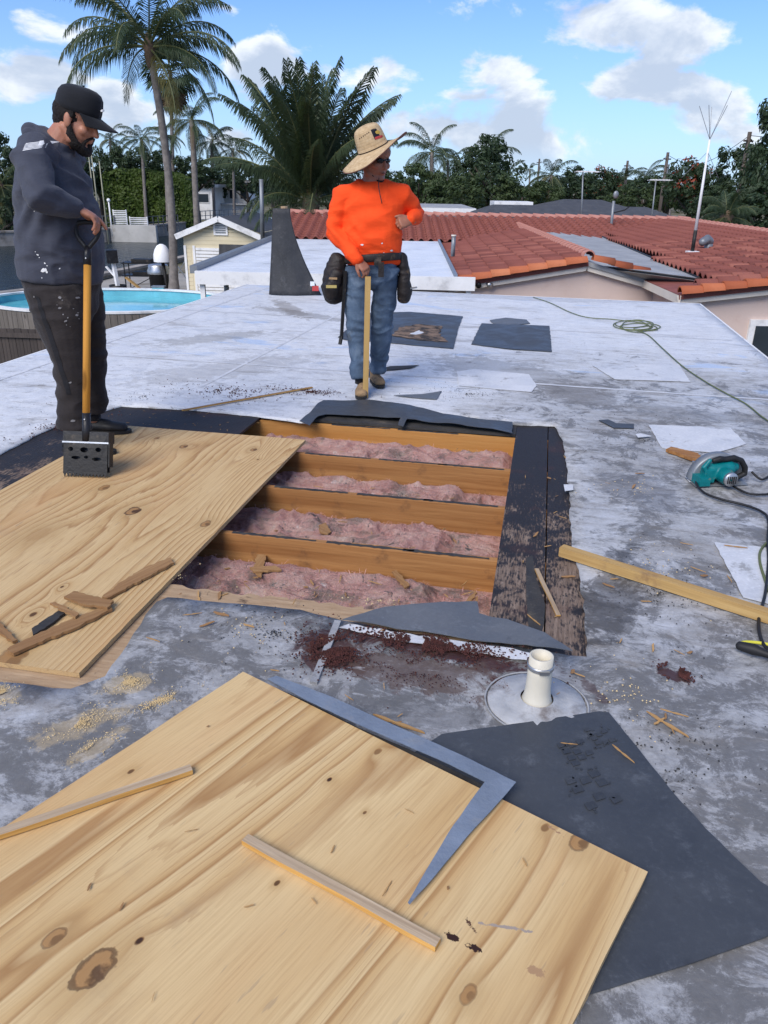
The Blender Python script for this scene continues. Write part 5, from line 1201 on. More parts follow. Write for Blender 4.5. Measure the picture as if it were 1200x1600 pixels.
gp = [(0,0,SLn-.07),(.020,0,SLn-.045),(.048,0,SLn-.010),(.060,0,SLn+.03),(.056,0,SLn+.058),(.03,0,SLn+.066),(0,0,SLn+.068),(-.03,0,SLn+.066),(-.056,0,SLn+.058),(-.060,0,SLn+.03),(-.048,0,SLn-.010),(-.020,0,SLn-.045),(0,0,SLn-.07)]
MB().add(tube(smoothcurve(gp, 4), .0125, 10, True)).obj('grip', 'black_rubber', scr, True)

# ---------------------------------------------------------------- worker in orange
O2 = Vector((-.12, 5.80, .016))
w2 = thing('person', 'man in bright orange long sleeve shirt, straw hat and tool belt', 'person', O2)
H2 = headM((.020, -.012, 1.612), R(-48), R(12), 0, 1.07)
SR, ER, WR2 = Vector((-.205,.0,1.365)), Vector((-.262,-.035,1.135)), Vector((-.095,-.195,.965))
SL2, EL3, WL2 = Vector((.205,.01,1.375)), Vector((.318,.135,1.255)), Vector((.272,-.075,1.222))
hR, kR, aR = Vector((-.100,.0,.90)), Vector((-.104,-.06,.48)), Vector((-.072,-.135,.10))
hL, kL, aL = Vector((.105,.01,.90)), Vector((.084,.03,.48)), Vector((.052,.205,.10))
b = MB(); head_shapes(b, H2, 1.12)
b.add(limb([(0,.01,1.40),(.005,.0,1.48),(.012,-.005,1.56)], [.085,.075,.068], 16)); b.add(limb([(0,.0,.92),(0,.0,1.15),(0,.0,1.36)], [(.13,.09),(.16,.10),(.17,.09)], 18, (1,0,0)))
for a_ in ((SR, ER, WR2), (SL2, EL3, WL2)): b.add(limb(a_, [.045,.04,.029], 12))
for a_ in ((hR, kR, aR), (hL, kL, aL)): b.add(limb(a_, [.075,.05,.038], 12))
hand(b, WR2, (.62,-.25,-.60), (.25,.25,-.8), (-.1,-1,.2), (.55,.85,.7), 1.0)
hand(b, WL2, (-.75,-.45,-.15), (-.25,.85,-.45), (-.2,.1,1), (.9,1.3,1.0), 1.0, thumb=Vector((-.8,-.25,.25)))
me = remesh(b, .0048, 2); link('body', fit(me, 'body', 'skin_tan'), w2)
for s in (-1, 1):
    MB().add(ellip(tuple(H2 @ Vector((.084, s*.034, .003))), (.010,.027,.017), 14, 8, (H2.to_3x3() @ Matrix.Rotation(s*.35, 3, 'Z')).normalized())).obj('sunglass_lens', 'sunglass', w2, True)
    MB().add(tube([H2 @ Vector((.078, s*.058, .008)), H2 @ Vector((.03, s*.078, .008)), H2 @ Vector((-.01, s*.082, .004))], .0035, 6)).obj('sunglass_arm', 'sunglass', w2)
MB().add(tube([H2 @ Vector((.094, -.012, .008)), H2 @ Vector((.098, 0, .011)), H2 @ Vector((.094, .012, .008))], .004, 6)).obj('sunglass_bridge', 'sunglass', w2)
MB().add(limb([H2 @ Vector((.0965, -.018, -.068)), H2 @ Vector((.1, 0, -.0675)), H2 @ Vector((.0965, .018, -.068))], [.0025,.0032,.0025], 8)).obj('mouth', 'lip', w2, True)
b = MB().add(ellip((-.022,0,.020), (.093,.080,.078), 20, 14), H2).add(ellip((-.05,0,-.02), (.056,.064,.05), 16, 10), H2); link('hair', fit(remesh(b, .005, 1), 'hair', 'hair'), w2)
b = MB()
for s in (-1, 1): b.add(limb([(.05,.050*s,-.092),(.075,.022*s,-.116),(.082,0,-.118)], [.006,.008,.009], 8), H2)
link('beard', fit(remesh(b, .0035, 1), 'beard', 'hair'), w2)
# shirt
b = MB()
b.add(limb([(.008,.0,.925),(.008,.0,1.0),(.004,-.012,1.10),(0,-.006,1.22),(0,.0,1.32),(0,.004,1.385),(.002,.008,1.43),(.004,.008,1.465)], [(.192,.128),(.196,.14),(.204,.152),(.218,.148),(.225,.135),(.205,.112),(.145,.09),(.085,.078)], 28, (1,0,0), False))
for s in (-1, 1): b.add(limb([(.06*s,.010,1.435),(.12*s,.008,1.412),(.19*s,.005,1.375)], [.050,.058,.074], 14))
for (s_, e_, w_, i_) in ((SR, ER, WR2, 1), (SL2, EL3, WL2, -1)):
    b.add(limb([s_ + Vector((.07*i_,0,.015)), s_, s_.lerp(e_,.5), e_, e_.lerp(w_,.5), w_], [.082,.080,.068,.060,.052,.042], 18))
me = remesh(b, .007, 8)
def sf(p, n):
    d = .0045*math.sin((p.z + p.x*.9)*58 + 2*noise.noise(p*5))*math.exp(-((p - Vector((-.12,-.13,1.10))).length/.14)**2)
    d += .0035*math.sin((p.z*.8 - p.x)*70)*math.exp(-((p - EL3).length/.09)**2) + .0035*math.sin((p.z + p.x)*80)*math.exp(-((p - ER).length/.10)**2)
    if p.z < 1.02 and abs(p.x) < .2: d += .008*noise.noise(Vector((p.x*12, p.y*12, p.z*3)))
    return d
displace(me, folds(.011, 5.5, 5, sf)); shirt = link('shirt', fit(me, 'shirt', 'orange_shirt'), w2); bv = me_bvh(me)
def P2_(x, y, Y=5.66): q = dep(x, y, Y) - O2; return (q.x, q.z)
rg = random.Random(4)
for (x, y) in ((600,395),(608,398),(604,402),(612,392),(597,380),(615,399),(566,382),(589,399)):
    s = rg.uniform(.8, 2.6); decal('paint_splash', bv, [P2_(x + s*math.cos(t)*rg.uniform(.5, 1.4), y + s*.7*math.sin(t)*rg.uniform(.5, 1.4)) for t in [i*1.05 for i in range(6)]], 'print_white', shirt, .002, .006)
# collar ring and chin cord
MB().add(tube([Vector((.004 + .079*math.cos(t), .004 + .074*math.sin(t), 1.468 - .014*max(0, -math.sin(t)))) for t in [i*math.pi/14 for i in range(29)]], .008, 8)).obj('collar', 'orange_shirt', w2, True)
cdp = [Vector((P2_(x, y)[0], yy, P2_(x, y)[1])) for x, y, yy in ((592,278,-.10),(591.5,288,-.128),(593,300,-.150),(597,318,-.166))]
MB().add(tube(smoothcurve(cdp, 4), .0034, 6)).obj('chin_cord', 'black_rubber', w2, True)
# straw hat
hn = Vector((-.38,-.16,.91)).normalized(); hx = (Vector((1,0,.44)) - hn*Vector((1,0,.44)).dot(hn)).normalized(); hy = hn.cross(hx)
HM = Matrix.Translation((.006,-.012,1.668)) @ Matrix((hx, hy, hn)).transposed().to_4x4()
def brimz(p, r_, t):
    k = max(0, (r_ - .105)/.14); c = math.cos(t); return Vector((p.x, p.y*1.06, p.z - .034*k**1.5*(1 - .25*c) + .060*k**1.4*max(0, math.cos(t + R(30)))**2 - .022*k*k*max(0, -math.sin(t))*max(0, -c)))
hat = revolve_uv('straw_hat', [(.0005,.158),(.035,.157),(.062,.151),(.080,.140),(.090,.122),(.096,.098),(.100,.07),(.103,.035),(.106,.006),(.118,.002),(.14,.0),(.165,-.002),(.195,-.004),(.225,-.005),(.246,-.005)], 'straw', w2, 72, HM, brimz, .002)
revolve_uv('brim_underside', [(.110,-.0035),(.14,-.0045),(.17,-.0065),(.21,-.0085),(.243,-.0095)], 'straw_under', w2, 72, HM, brimz)
MB().add(tube([HM @ brimz(Vector((.246*math.cos(t), .246*math.sin(t), -.005)), .246, t) for t in [i*2*math.pi/60 for i in range(61)]], .0035, 6)).obj('brim_edge', 'straw_under', w2, True)
MB().add(tube([HM @ Vector((.1075*math.cos(t), .1075*1.06*math.sin(t), .013)) for t in [i*2*math.pi/48 for i in range(49)]], .0032, 6)).obj('hat_band', 'straw_hole', w2, True)
dgx = bpy.context.evaluated_depsgraph_get(); hb = me_bvh(hat.data)
def hq(px): return [P2_(x, y, 5.68) for x, y in px]
em = decal('hat_emblem', hb, hq([(579,203),(593.5,197),(600.5,213),(586,219)]), 'black_paint', hat, .003, .008)
decal('emblem_stripe', hb, hq([(585.5,214.5),(599,209.5),(600.5,213),(586.5,218.5)]), 'print_red', hat, .0042, .006)
decal('emblem_mark', hb, hq([(586,206),(590,202.5),(594,205),(593,209),(588,209)]), 'print_gold', hat, .0042, .005)
for k in range(8): x = 556 + k*2.9; y = 220.5 - k*1.9; decal('weave_hole', hb, hq([(x-.75,y-.9),(x+.75,y-1.3),(x+.75,y+.8),(x-.75,y+1.1)]), 'straw_hole', hat, .003, .004)
# jeans
b = MB(); b.add(limb([(.004,.005,.98),(.004,.005,.92),(.002,.01,.85)], [(.165,.115),(.172,.125),(.165,.12)], 22, (1,0,0)))
for (h_, k_, a_) in ((hR, kR, aR), (hL, kL, aL)):
    b.add(limb([h_, h_.lerp(k_,.45), k_, k_.lerp(a_,.5), a_ + Vector((0,0,.02))], [(.095,.108),(.090,.098),(.078,.084),(.068,.074),(.063,.068)], 18, (1,0,0), False))
me = remesh(b, .007, 3)
def jf(p, n):
    k = max(0, 1 - abs(p.z - .47)/.10)*.006 + max(0, 1 - (p.z - .1)/.18)*.010 + max(0, 1 - abs(p.z - .80)/.09)*.004
    return k*math.sin(p.z*58 + 3*noise.noise(p*7) + p.x*12)
displace(me, folds(.010, 6.5, 2, jf)); jn = link('jeans', fit(me, 'jeans', 'jeans'), w2)
shoe(w2, (-.055,-.055,.004), (-.065,-.335,.004), 'suede', 'sole_dark', .10, .050); shoe(w2, (.005,.285,.004), (.085,.025,.004), 'suede', 'sole_dark', .10, .050)
for a_ in (aR, aL): MB().add(tube([a_ + Vector((0,0,-.02)), a_ + Vector((0,0,.05))], .042, 12)).obj('sock', 'stripe_black', w2, True)
# tool belt
bp_ = [Vector((.006 + .205*math.cos(t), -.002 + .155*math.sin(t), .962 - .014*math.sin(t) + .018*math.cos(t))) for t in [i*2*math.pi/40 for i in range(41)]]
belt = MB().add(tube(bp_, [(.027,.007)]*41, 10, False, (0,0,1))).obj('tool_belt', 'leather', w2, True)
MB().add(box((.045,-.162,.955), (.05, .012, .055))).obj('buckle', 'worn_black', belt)
def pouch(shapes, name='tool_pouch'):
    m_ = MB()
    for s in shapes: m_.add(s)
    me = remesh(m_, .007, 3); displace(me, folds(.006, 9, 6)); return link(name, fit(me, name, 'leather'), w2)
pL = pouch([limb([(-.245,-.02,.945),(-.265,-.03,.86),(-.275,-.035,.76),(-.270,-.035,.70)], [(.062,.05),(.076,.06),(.088,.07),(.075,.06)], 18, (1,0,0)), limb([(-.245,-.085,.86),(-.29,-.09,.76),(-.285,-.085,.71)], [(.045,.03),(.058,.04),(.05,.035)], 14, (1,0,0))])
MB().add(box((-.283,-.135,.775), (.075,.006,.02), R(8))).obj('pouch_trim', 'tape_yellow', pL); MB().add(box((-.27,-.125,.83), (.06,.006,.014), R(-10))).obj('pouch_trim', 'suede', pL)
pouch([limb([(.215,.02,.97),(.232,.02,.86),(.245,.02,.74),(.238,.02,.69)], [(.036,.05),(.044,.06),(.054,.07),(.045,.055)], 16, (1,0,0))])
MB().add(beam((-.185,-.10,.88), (-.215,-.11,.40), .018, .022)).obj('pry_bar', 'worn_black', belt); MB().add(beam((-.215,-.11,.42), (-.225,-.13,.365), .022, .016)).obj('pry_bar_claw', 'worn_black', belt)
MB().add(tube([(.285,-.03,.76),(.33,-.05,.77)], .006, 6)).obj('hammer_hook', 'steel', belt)
m_ = MB(); m_.add(box((.07,-.166,.90), (.04,.012,.10))); m_.obj('belt_strap', 'leather', belt)
# the batten he holds upright
bt = at(571, 621, .02); tp = dep(575, 432, 5.575); tag(MB().add(beam((0,0,.018), tuple(tp - Vector((bt.x, bt.y, 0))), .040, .022, (0,-1,0))).obj('wooden_stick', 'lumber_pale_up', None, False, (bt.x, bt.y, 0)), 'upright pale wooden stick held by the worker in orange', 'stick')
# ================================================================ ground, canal
GZ = -2.9
near_b = [(-80,24),(-40,26),(-16,28.5),(-14,32),(-13.4,37.5),(-12.2,44),(-10,62),(-5,90),(10,130)]; far_b = [(2,135),(-17,102),(-19.5,78),(-23,66),(-31,58),(-52,52),(-80,50)]
canal = near_b + far_b
vv, ff = cdt([(-1500,-200),(1500,-200),(1500,2400),(-1500,2400)], [canal])
tag(MB().add(([(x, y, GZ) for x, y in vv], ff)).obj('ground', 'ground_mat', None), kind='structure')
vv, ff = cdt(canal)
tag(MB().add(([(x, y, GZ - .45) for x, y in vv], ff)).obj('canal_water', 'canal_water', None), kind='structure')
def seawall(pts, side, label, h=.35, name='seawall'):
    r_ = thing(name, label, 'seawall', (pts[0][0], pts[0][1], GZ))
    o = Vector((pts[0][0], pts[0][1], GZ))
    for (a, b) in zip(pts[:-1], pts[1:]):
        a = Vector((*a, GZ)) - o; b = Vector((*b, GZ)) - o
        MB().add(beam(a + Vector((0,0,-.5+h/2)), b + Vector((0,0,-.5+h/2)), .3, 1.0 + h - .03)).obj('wall_panel', 'concrete', r_)
        MB().add(beam(a + Vector((0,0,h+.06)), b + Vector((0,0,h+.06)), .5, .12)).obj('cap', 'concrete', r_)
    return r_
seawall(near_b[1:7], 1, 'low concrete seawall on the near bank behind the pool', .15); tag(MB().add(([(x, y, GZ + .004) for x, y in [(-13.6,32.2),(-14.6,26.5),(-3.5,26.5),(-3.5,40),(-12.7,40.3),(-13.1,37.4)]], [(0,1,2,3,4,5)])).obj('yard_paving', 'paving', None), kind='structure')
seawall(far_b[2:6], 1, 'weathered concrete seawall on the far bank under the rail fence', .5)

# ================================================================ trees
def frond_mesh(elev, L=3.4, n=60, seed=0, mt='palm_green', droop=.85, wl=.92, wide=.042, ribm='rib_green'):
    rg = random.Random(seed); m_ = MB(); P = []; p = Vector((0,0,0)); a = elev; k = 26
    for i in range(k + 1):
        P.append(p.copy()); t = i/k; a -= droop*(1.15 + .9*max(0, math.cos(a)))*(.25 + 1.2*t)/k*1.1; a = max(a, -1.45); p = p + Vector((math.cos(a), 0, math.sin(a)))*L/k
    m_.add(tube(P[::2], [.035*(1 - .85*i/13) + .004 for i in range(len(P[::2]))], 5), mi=1)
    for s in (-1, 1):
        for i in range(n):
            t = .14 + .86*i/(n-1); j = min(k-1, int(t*k)); fr = t*k - j; b = P[j].lerp(P[j+1], fr); d = (P[j+1] - P[j]).normalized()
            ll = wl*math.sin(math.pi*(.18 + .74*t))**.8*rg.uniform(.8, 1.12)*L/3.4
            lat = Vector((0, s, 0)); dn = Vector((0,0,-1)); f0 = (lat*(.85 - .35*t) + d*(.55 + .45*t) + dn*rg.uniform(.10, .45)).normalized(); f1 = (f0*.6 + dn*rg.uniform(.7, 1.2)).normalized()
            w_ = wide*L/3.4*rg.uniform(.8, 1.2); sd = d*w_/2
            a0 = b; a1 = b + f0*ll*.5; a2 = a1 + f1*ll*.5
            o_ = len(m_.v); m_.v += [tuple(a0 - sd*.6), tuple(a0 + sd*.6), tuple(a1 + sd), tuple(a1 - sd), tuple(a2)]; m_.f += [(o_, o_+1, o_+2, o_+3), (o_+3, o_+2, o_+4)]; m_.mi += [0, 0]
    return m_.mesh('frond', [mt, ribm])
FR = {}
ELV = [1.35, 1.05, .75, .45, .1, -.35, -.8]
for i, e in enumerate(ELV): FR[i] = [frond_mesh(e, seed=i*3+q) for q in range(2)]
FRU = [frond_mesh(e, seed=80+i, droop=d_, wl=.70, n=84, wide=.040) for i, (e, d_) in enumerate([(1.45,.30),(1.3,.36),(1.12,.42),(.95,.5),(.75,.55)])]
FRY = [frond_mesh(.0, seed=50, mt='palm_yellow'), frond_mesh(-.5, seed=51, mt='palm_yellow')]
FRB = [frond_mesh(-.9, seed=60, mt='palm_brown', n=34), frond_mesh(-1.2, seed=61, mt='palm_brown', n=30)]
def trunk_obj(base, top, r0, r1, root, bend=(0,0), rings=True, mt='bark_palm', n=22):
    b = Vector(base); t = Vector(top); P = []; rr = []
    for i in range(n + 1):
        s = i/n; q = b.lerp(t, s) + Vector((bend[0], bend[1], 0))*math.sin(math.pi*s); P.append(q)
        r_ = r0*(1-s) + r1*s + (r0*.5*max(0, 1 - s*9)); rr.append(r_*(1 + (.06 if (rings and i % 2) else 0)))
    return MB().add(tube(P, rr, 12)).obj('trunk', mt, root, True)
def palm(base, top, L, label, seed=1, n=22, low=-.8, hi=1.35, r0=.17, r1=.12, bend=(0,0), dead=2, yellow=2, group=None, boss=True, spec=None):
    base = Vector(base); top = Vector(top); r_ = thing('palm_tree', label, 'palm', base, 0, group); tl = top - base; rg = random.Random(seed)
    trunk_obj((0,0,0), tl, r0, r1, r_, bend)
    if boss: MB().add(limb([tl + Vector((0,0,-.5*L/3.4)), tl + Vector((0,0,.05)), tl + Vector((0,0,.3*L/3.4))], [r1*1.2, r1*1.7, r1*1.0], 12)).obj('crown_shaft', 'fibre_brown', r_, True)
    s = L/3.4; k = 0
    lst = spec or [(rg.uniform(0, 6.283) if i % 2 else i*2.399, hi - (hi - low)*((i + .5)/n)**.9 + rg.uniform(-.12, .12), 0) for i in range(n)]
    for (az, el_, ty) in lst:
        if ty == 3: me = FRU[min(range(5), key=lambda q: abs((1.45,1.3,1.12,.95,.75)[q] - el_))]
        elif ty == 1: me = FRY[rg.randrange(2)]
        elif ty == 2: me = FRB[rg.randrange(2)]
        else: i = min(range(len(ELV)), key=lambda q: abs(ELV[q] - el_)); me = FR[i][rg.randrange(2)]
        o = link('frond', me, r_, tl); q = s*rg.uniform(.88, 1.1)*(.68 if (ty in (0, 1, 2) and L > 4.5) else (.82 if (ty == 3 and el_ < 1.06) else 1)); o.scale = (q, q, q); o.rotation_euler = (rg.uniform(-.25, .25), 0, az)
    if not spec:
        for i in range(yellow): o = link('frond', FRY[i % 2], r_, tl); o.scale = (s*.9,)*3; o.rotation_euler = (0, 0, rg.uniform(0, 6.28))
        for i in range(dead): o = link('frond', FRB[i % 2], r_, tl + Vector((0,0,-.1))); o.scale = (s*.7,)*3; o.rotation_euler = (0, 0, rg.uniform(0, 6.28))
    return r_
def fan_mesh(seed, mt, L=1.0, n=26, ang=2.5):
    rg = random.Random(seed); m_ = MB(); m_.add(tube([(0,0,0),(.5*L,0,.05),(.8*L,0,0)], .018, 5), mi=1)
    for i in range(n):
        t = -ang/2*1.1 + ang*1.1*i/(n-1); d = Vector((math.cos(t), math.sin(t), rg.uniform(-.08, .08))); b = Vector((.75*L, 0, 0)); l_ = L*rg.uniform(.75, .95); sd = Vector((-d.y, d.x, 0))*.045
        a1 = b + d*l_*.6; a2 = b + d*l_ + Vector((0,0,-.28*L)); o_ = len(m_.v); m_.v += [tuple(b), tuple(a1 + sd), tuple(a1 - sd), tuple(a2)]; m_.f += [(o_, o_+2, o_+1), (o_+1, o_+2, o_+3)]; m_.mi += [0, 0]
    return m_.mesh('fan_frond', [mt, 'rib_green'])
FAN = [fan_mesh(i, 'palm_green') for i in range(2)]; FANB = [fan_mesh(i + 9, 'palm_brown') for i in range(2)]
def fan_palm(base, top, L, label, seed=1, n=26, dead=8, r0=.2, r1=.14, bend=(0,0)):
    base = Vector(base); r_ = thing('palm_tree', label, 'palm', base); tl = Vector(top) - base; rg = random.Random(seed); trunk_obj((0,0,0), tl, r0, r1, r_, bend)
    for i in range(n + dead):
        el_ = 1.2 - 2.0*(i/n) if i < n else -1.25; o = link('frond', (FAN if i < n else FANB)[i % 2], r_, tl + (Vector((0,0,-.2*L*(i-n)/max(1,dead)*2)) if i >= n else Vector())); o.scale = (L,)*3
        o.rotation_euler = Euler((rg.uniform(-.4,.4), -el_ + rg.uniform(-.15,.15), i*2.4), 'XYZ')
    return r_
def crown_mesh(seed, nclump=46, per=95, rx=1.0, rz=.8, leaf=.075, mts=('leaf_dark',), flower=0.0, flat=0.0):
    rg = random.Random(seed); m_ = MB()
    cl = []
    for i in range(nclump):
        u = Vector((rg.gauss(0,1), rg.gauss(0,1), rg.gauss(0,1))).normalized(); rad = rg.uniform(.35, 1.0)**.6; c = Vector((u.x*rx*rad, u.y*rx*rad, u.z*rz*rad)); c *= (1 + .22*noise.noise(u*2.2 + Vector((seed,0,0))))
        cl.append((c, rg.uniform(.14, .30)))
    for (c, cr_) in cl:
        fl = flower and rg.random() < flower
        for k in range(per):
            u = Vector((rg.gauss(0,1), rg.gauss(0,1), rg.gauss(0,1))).normalized(); p = c + Vector((u.x, u.y, u.z*.75))*cr_*rg.uniform(.55, 1.05)
            nn = (u + Vector((rg.uniform(-.7,.7), rg.uniform(-.7,.7), rg.uniform(-.2,.9)))).normalized(); t = nn.cross(Vector((rg.random(), rg.random(), rg.random()+.01))).normalized(); b = nn.cross(t); s = leaf*rg.uniform(.5, 1.15)
            o_ = len(m_.v); m_.v += [tuple(p - t*s), tuple(p + b*s*.45), tuple(p + t*s), tuple(p - b*s*.45)]; m_.f.append((o_, o_+1, o_+2, o_+3)); m_.mi.append(1 if (fl and u.z > .1 and rg.random() < .55) else 0)
    return m_.mesh('crown', list(mts))
CR = [crown_mesh(1, mts=('leaf_dark',)), crown_mesh(2, mts=('leaf_dark',), rz=.95), crown_mesh(3, mts=('leaf_mid',)), crown_mesh(4, mts=('leaf_mid',), rz=.65), crown_mesh(5, mts=('leaf_dark', 'flower_red'), flower=.4), crown_mesh(6, 60, 110, mts=('leaf_dark',), rz=1.1, leaf=.06)]
def tree(px, py, wpx, hpx, Y, ci, label, group=None, seed=0, base=None, name='tree'):
    c = dep(px, py, Y); m_ = c.y*.919/FPX*1.02; b = Vector((c.x, c.y, GZ)); r_ = thing(name, label, 'tree', b, 0, group); rg = random.Random(seed + int(px)); hh = c.z - GZ; rad = wpx*m_/2; rzz = hpx*m_/2
    o = link('crown', CR[ci], r_, (0, 0, hh)); o.scale = (rad, rad, rzz); o.rotation_euler = (0, 0, rg.uniform(0, 6))
    m2 = MB(); top = max(.6, hh - rzz*.2); m2.add(tube([(0,0,0),(rg.uniform(-.2,.2), 0, top*.5),(rg.uniform(-.3,.3), rg.uniform(-.3,.3), top)], [.06*rad+.09, .045*rad+.07, .03*rad], 9))
    for k in range(5):
        a = k*1.26 + rg.random(); z = top*rg.uniform(.45, .85); m2.add(tube([(0,0,z), (math.cos(a)*rad*.35, math.sin(a)*rad*.35, z + rzz*.35), (math.cos(a)*rad*.65, math.sin(a)*rad*.65, z + rzz*.6)], [.03*rad+.03, .02*rad+.02, .01*rad], 6))
    m2.obj('trunk', 'bark_dark', r_, True)
    return r_
def ground_pt(px, Y): q = dep(px, 300, Y); return Vector((q.x, q.y, GZ))
# big coconut palm behind the shed
bs = at(272, 465, GZ); tp = dep(233, 74, bs.y)
sp_ = [(2.9,.35,0),(3.05,.75,0),(2.7,.95,0),(3.4,.6,0),(.25,.15,0),(.1,.5,0),(-.25,.45,0),(.5,.7,0),(-.1,.95,0),(.35,1.15,0),(1.2,1.1,0),(-1.3,1.15,0),(-1.6,.6,0),(2.0,.7,0),(-.9,.8,0),(.0,1.3,0),(3.0,.05,0),(-.45,.1,0),(-2.2,.3,0),(-.8,-.1,1),(3.6,-.1,0),(1.1,.3,0),(2.2,.1,0),(-1.9,.95,0),(.15,-.35,0),(3.3,1.2,0)]
palm(bs, tp, 3.7, 'tall coconut palm with a ringed grey trunk behind the small shed', 4, spec=sp_, r0=.165, r1=.125, bend=(.25, 0))
fan_palm(ground_pt(268, 84), dep(266, 112, 84), 2.1, 'slim fan palm with a brown skirt behind the tall coconut palm', 2, r0=.2, r1=.17)
# the short spreading palm behind the neighbour's roof
bs = Vector((dep(486, 300, 31).x, 31, GZ)); tp = dep(486, 318, 31)
sp_ = []; rg = random.Random(8)
for i in range(34): sp_.append((i*2.4, rg.uniform(1.1, 1.55), 3))
for i in range(12): sp_.append((i*2.4 + .8, rg.uniform(.75, 1.05), 3))
for i in range(7): sp_.append((i*.9 + .3, rg.uniform(.1, .45), 0))
sp_ += [(3.6,-.1,1),(2.2,-.3,2),(3.5,-.4,2),(3.0,-.1,0),(.2,.2,1),(2.8,-.6,2),(.5,-.3,2)]
palm(bs, tp, 4.7, 'big short-trunked coconut palm spreading behind the neighbour roof', 9, spec=sp_, r0=.24, r1=.2)
PL = [(300,182,42,1.9,'coconut palm with hanging brown fronds beside the slim fan palm',(302,330),2,20,-1.0),(221,212,78,2.3,'shaggy dark palm beside a white post above the hedge',(224,300),3,18,-.9),(257,205,75,2.2,'dark palm half hidden by the tall coconut trunk',(258,300),5,16,-.8),
      (172,212,95,2.2,'small palm just beyond the bearded face',(174,300),6,14,-.5),(187,222,110,2.0,'smallest feathery palm beyond the masts',(188,300),7,12,-.5),(331,215,90,2.8,'palm with drooping skirt beyond the white house',(332,320),8,18,-1.1),(364,228,95,2.5,'small palm left of the big short-trunked palm',(364,320),9,16,-.8),
      (675,232,60,2.7,'palm rising over bushy trees right of the straw hat',(676,320),11,18,-.5),(762,240,70,2.8,'pale-topped palm over the dark trees',(762,330),12,18,-.9),(790,275,66,2.0,'palm inside the dark trees over the long grey roof',(790,330),23,14,-.9),(862,268,72,2.6,'palm with brown hanging fronds by the tall antenna mast',(862,330),13,18,-1.1),(978,275,80,2.4,'pale palm beyond the rooftop aerial',(978,330),14,16,-.6),(1008,272,84,2.6,'spiky grey palm next to the pale one',(1008,330),15,14,-.2),(1052,270,95,2.4,'palm at the foot of a leaning utility pole',(1052,330),16,14,-.6),(828,258,150,2.0,'tiny palm on the skyline',(828,320),17,10,-.6),(700,245,95,2.0,'low palm beyond the round green trees',(700,330),18,14,-.6)]
for (x, y, Y, L, lab, bp2, sd, n, low) in PL:
    palm(ground_pt(bp2[0], Y), dep(x, y + 6, Y), L, lab, sd, n, low=low, hi=1.3, dead=3 if low < -.9 else 1, yellow=1, r0=.17, r1=.13, group='palms along the skyline', boss=False)
# squat date palm at right, and yellowish fronds at the left bank
bs = ground_pt(1135, 40); palm(bs, dep(1136, 340, 40), 1.9, 'squat round palm in front of the big dark tree', 21, 40, low=-.9, hi=1.4, dead=0, yellow=3, r0=.2, r1=.2)
bs = ground_pt(8, 64); palm(bs, dep(2, 290, 64), 3.6, 'yellowing palm on the bank behind the hooded man', 22, 16, low=-1.0, hi=1.0, dead=3, yellow=6)
# broadleaf trees: px, py, width, height, distance, crown kind
TR = [(655,290,95,95,58,3,'bushy green tree beside the orange shoulder'),(712,300,100,80,56,2,'low olive tree over the white roof edge'),(765,270,100,120,66,1,'tallest dark tree in the middle of the skyline'),(735,275,70,90,70,0,'dark tree behind the olive tree'),(815,300,90,75,62,2,'round tree behind the white trailer'),(850,305,70,60,64,3,'small pale tree by the antenna foot'),(895,295,80,70,75,0,'dark tree behind the rooftop aerial'),(935,290,70,75,78,4,'red-flowering tree on the skyline'),
      (965,312,70,55,70,2,'low green tree beyond the aerial'),(1005,305,80,60,76,0,'dark low tree between two palms'),(1045,302,80,70,72,2,'green tree beneath the utility pole'),(1090,290,100,108,58,4,'dark tree with orange-red blossom behind the white mast'),(1150,295,110,125,56,5,'tall dark tree right of the white mast'),(1215,268,115,200,50,5,'biggest dark tree at the end of the tiled roof'),(1275,280,150,200,54,5,'dark tree behind the biggest one'),(1180,330,120,90,48,0,'dense undergrowth tree below the biggest tree'),(1110,325,70,60,52,0,'dark shrubby tree behind the squat palm'),
      (600,300,90,70,64,0,'dark tree behind the straw hat'),(560,310,80,60,66,2,'green tree behind the short-trunked palm'),(430,285,80,70,48,0,'dark tree behind the short palm fronds'),(385,282,70,60,100,0,'dark tree behind the white house roof'),(345,272,80,60,104,1,'dark tree beyond the white house'),(305,275,80,60,86,0,'dark tree between the skyline palms'),(262,262,70,55,84,0,'dark tree behind the tall trunk'),(225,258,80,60,82,1,'dark tree above the hedge'),(185,262,70,65,80,0,'dark tree above the hedge end'),(150,262,70,70,80,1,'dark tree behind the masts'),(110,270,80,75,78,0,'dark tree behind the hooded man chest'),(60,268,90,90,70,1,'dark tree behind the hooded man shoulder'),(5,265,80,110,66,0,'dark tree at the bend of the canal'),(-40,290,90,150,64,2,'green bank tree past the hooded man'),(8,345,70,80,63,1,'dark overhanging bank shrub tree'),(5,375,50,40,62,3,'pale green bank bush at the waterline')]
for (x, y, w_, h_, Y, ci, lab) in TR: tree(x, y, w_, h_, Y, ci, lab, 'trees on the skyline')
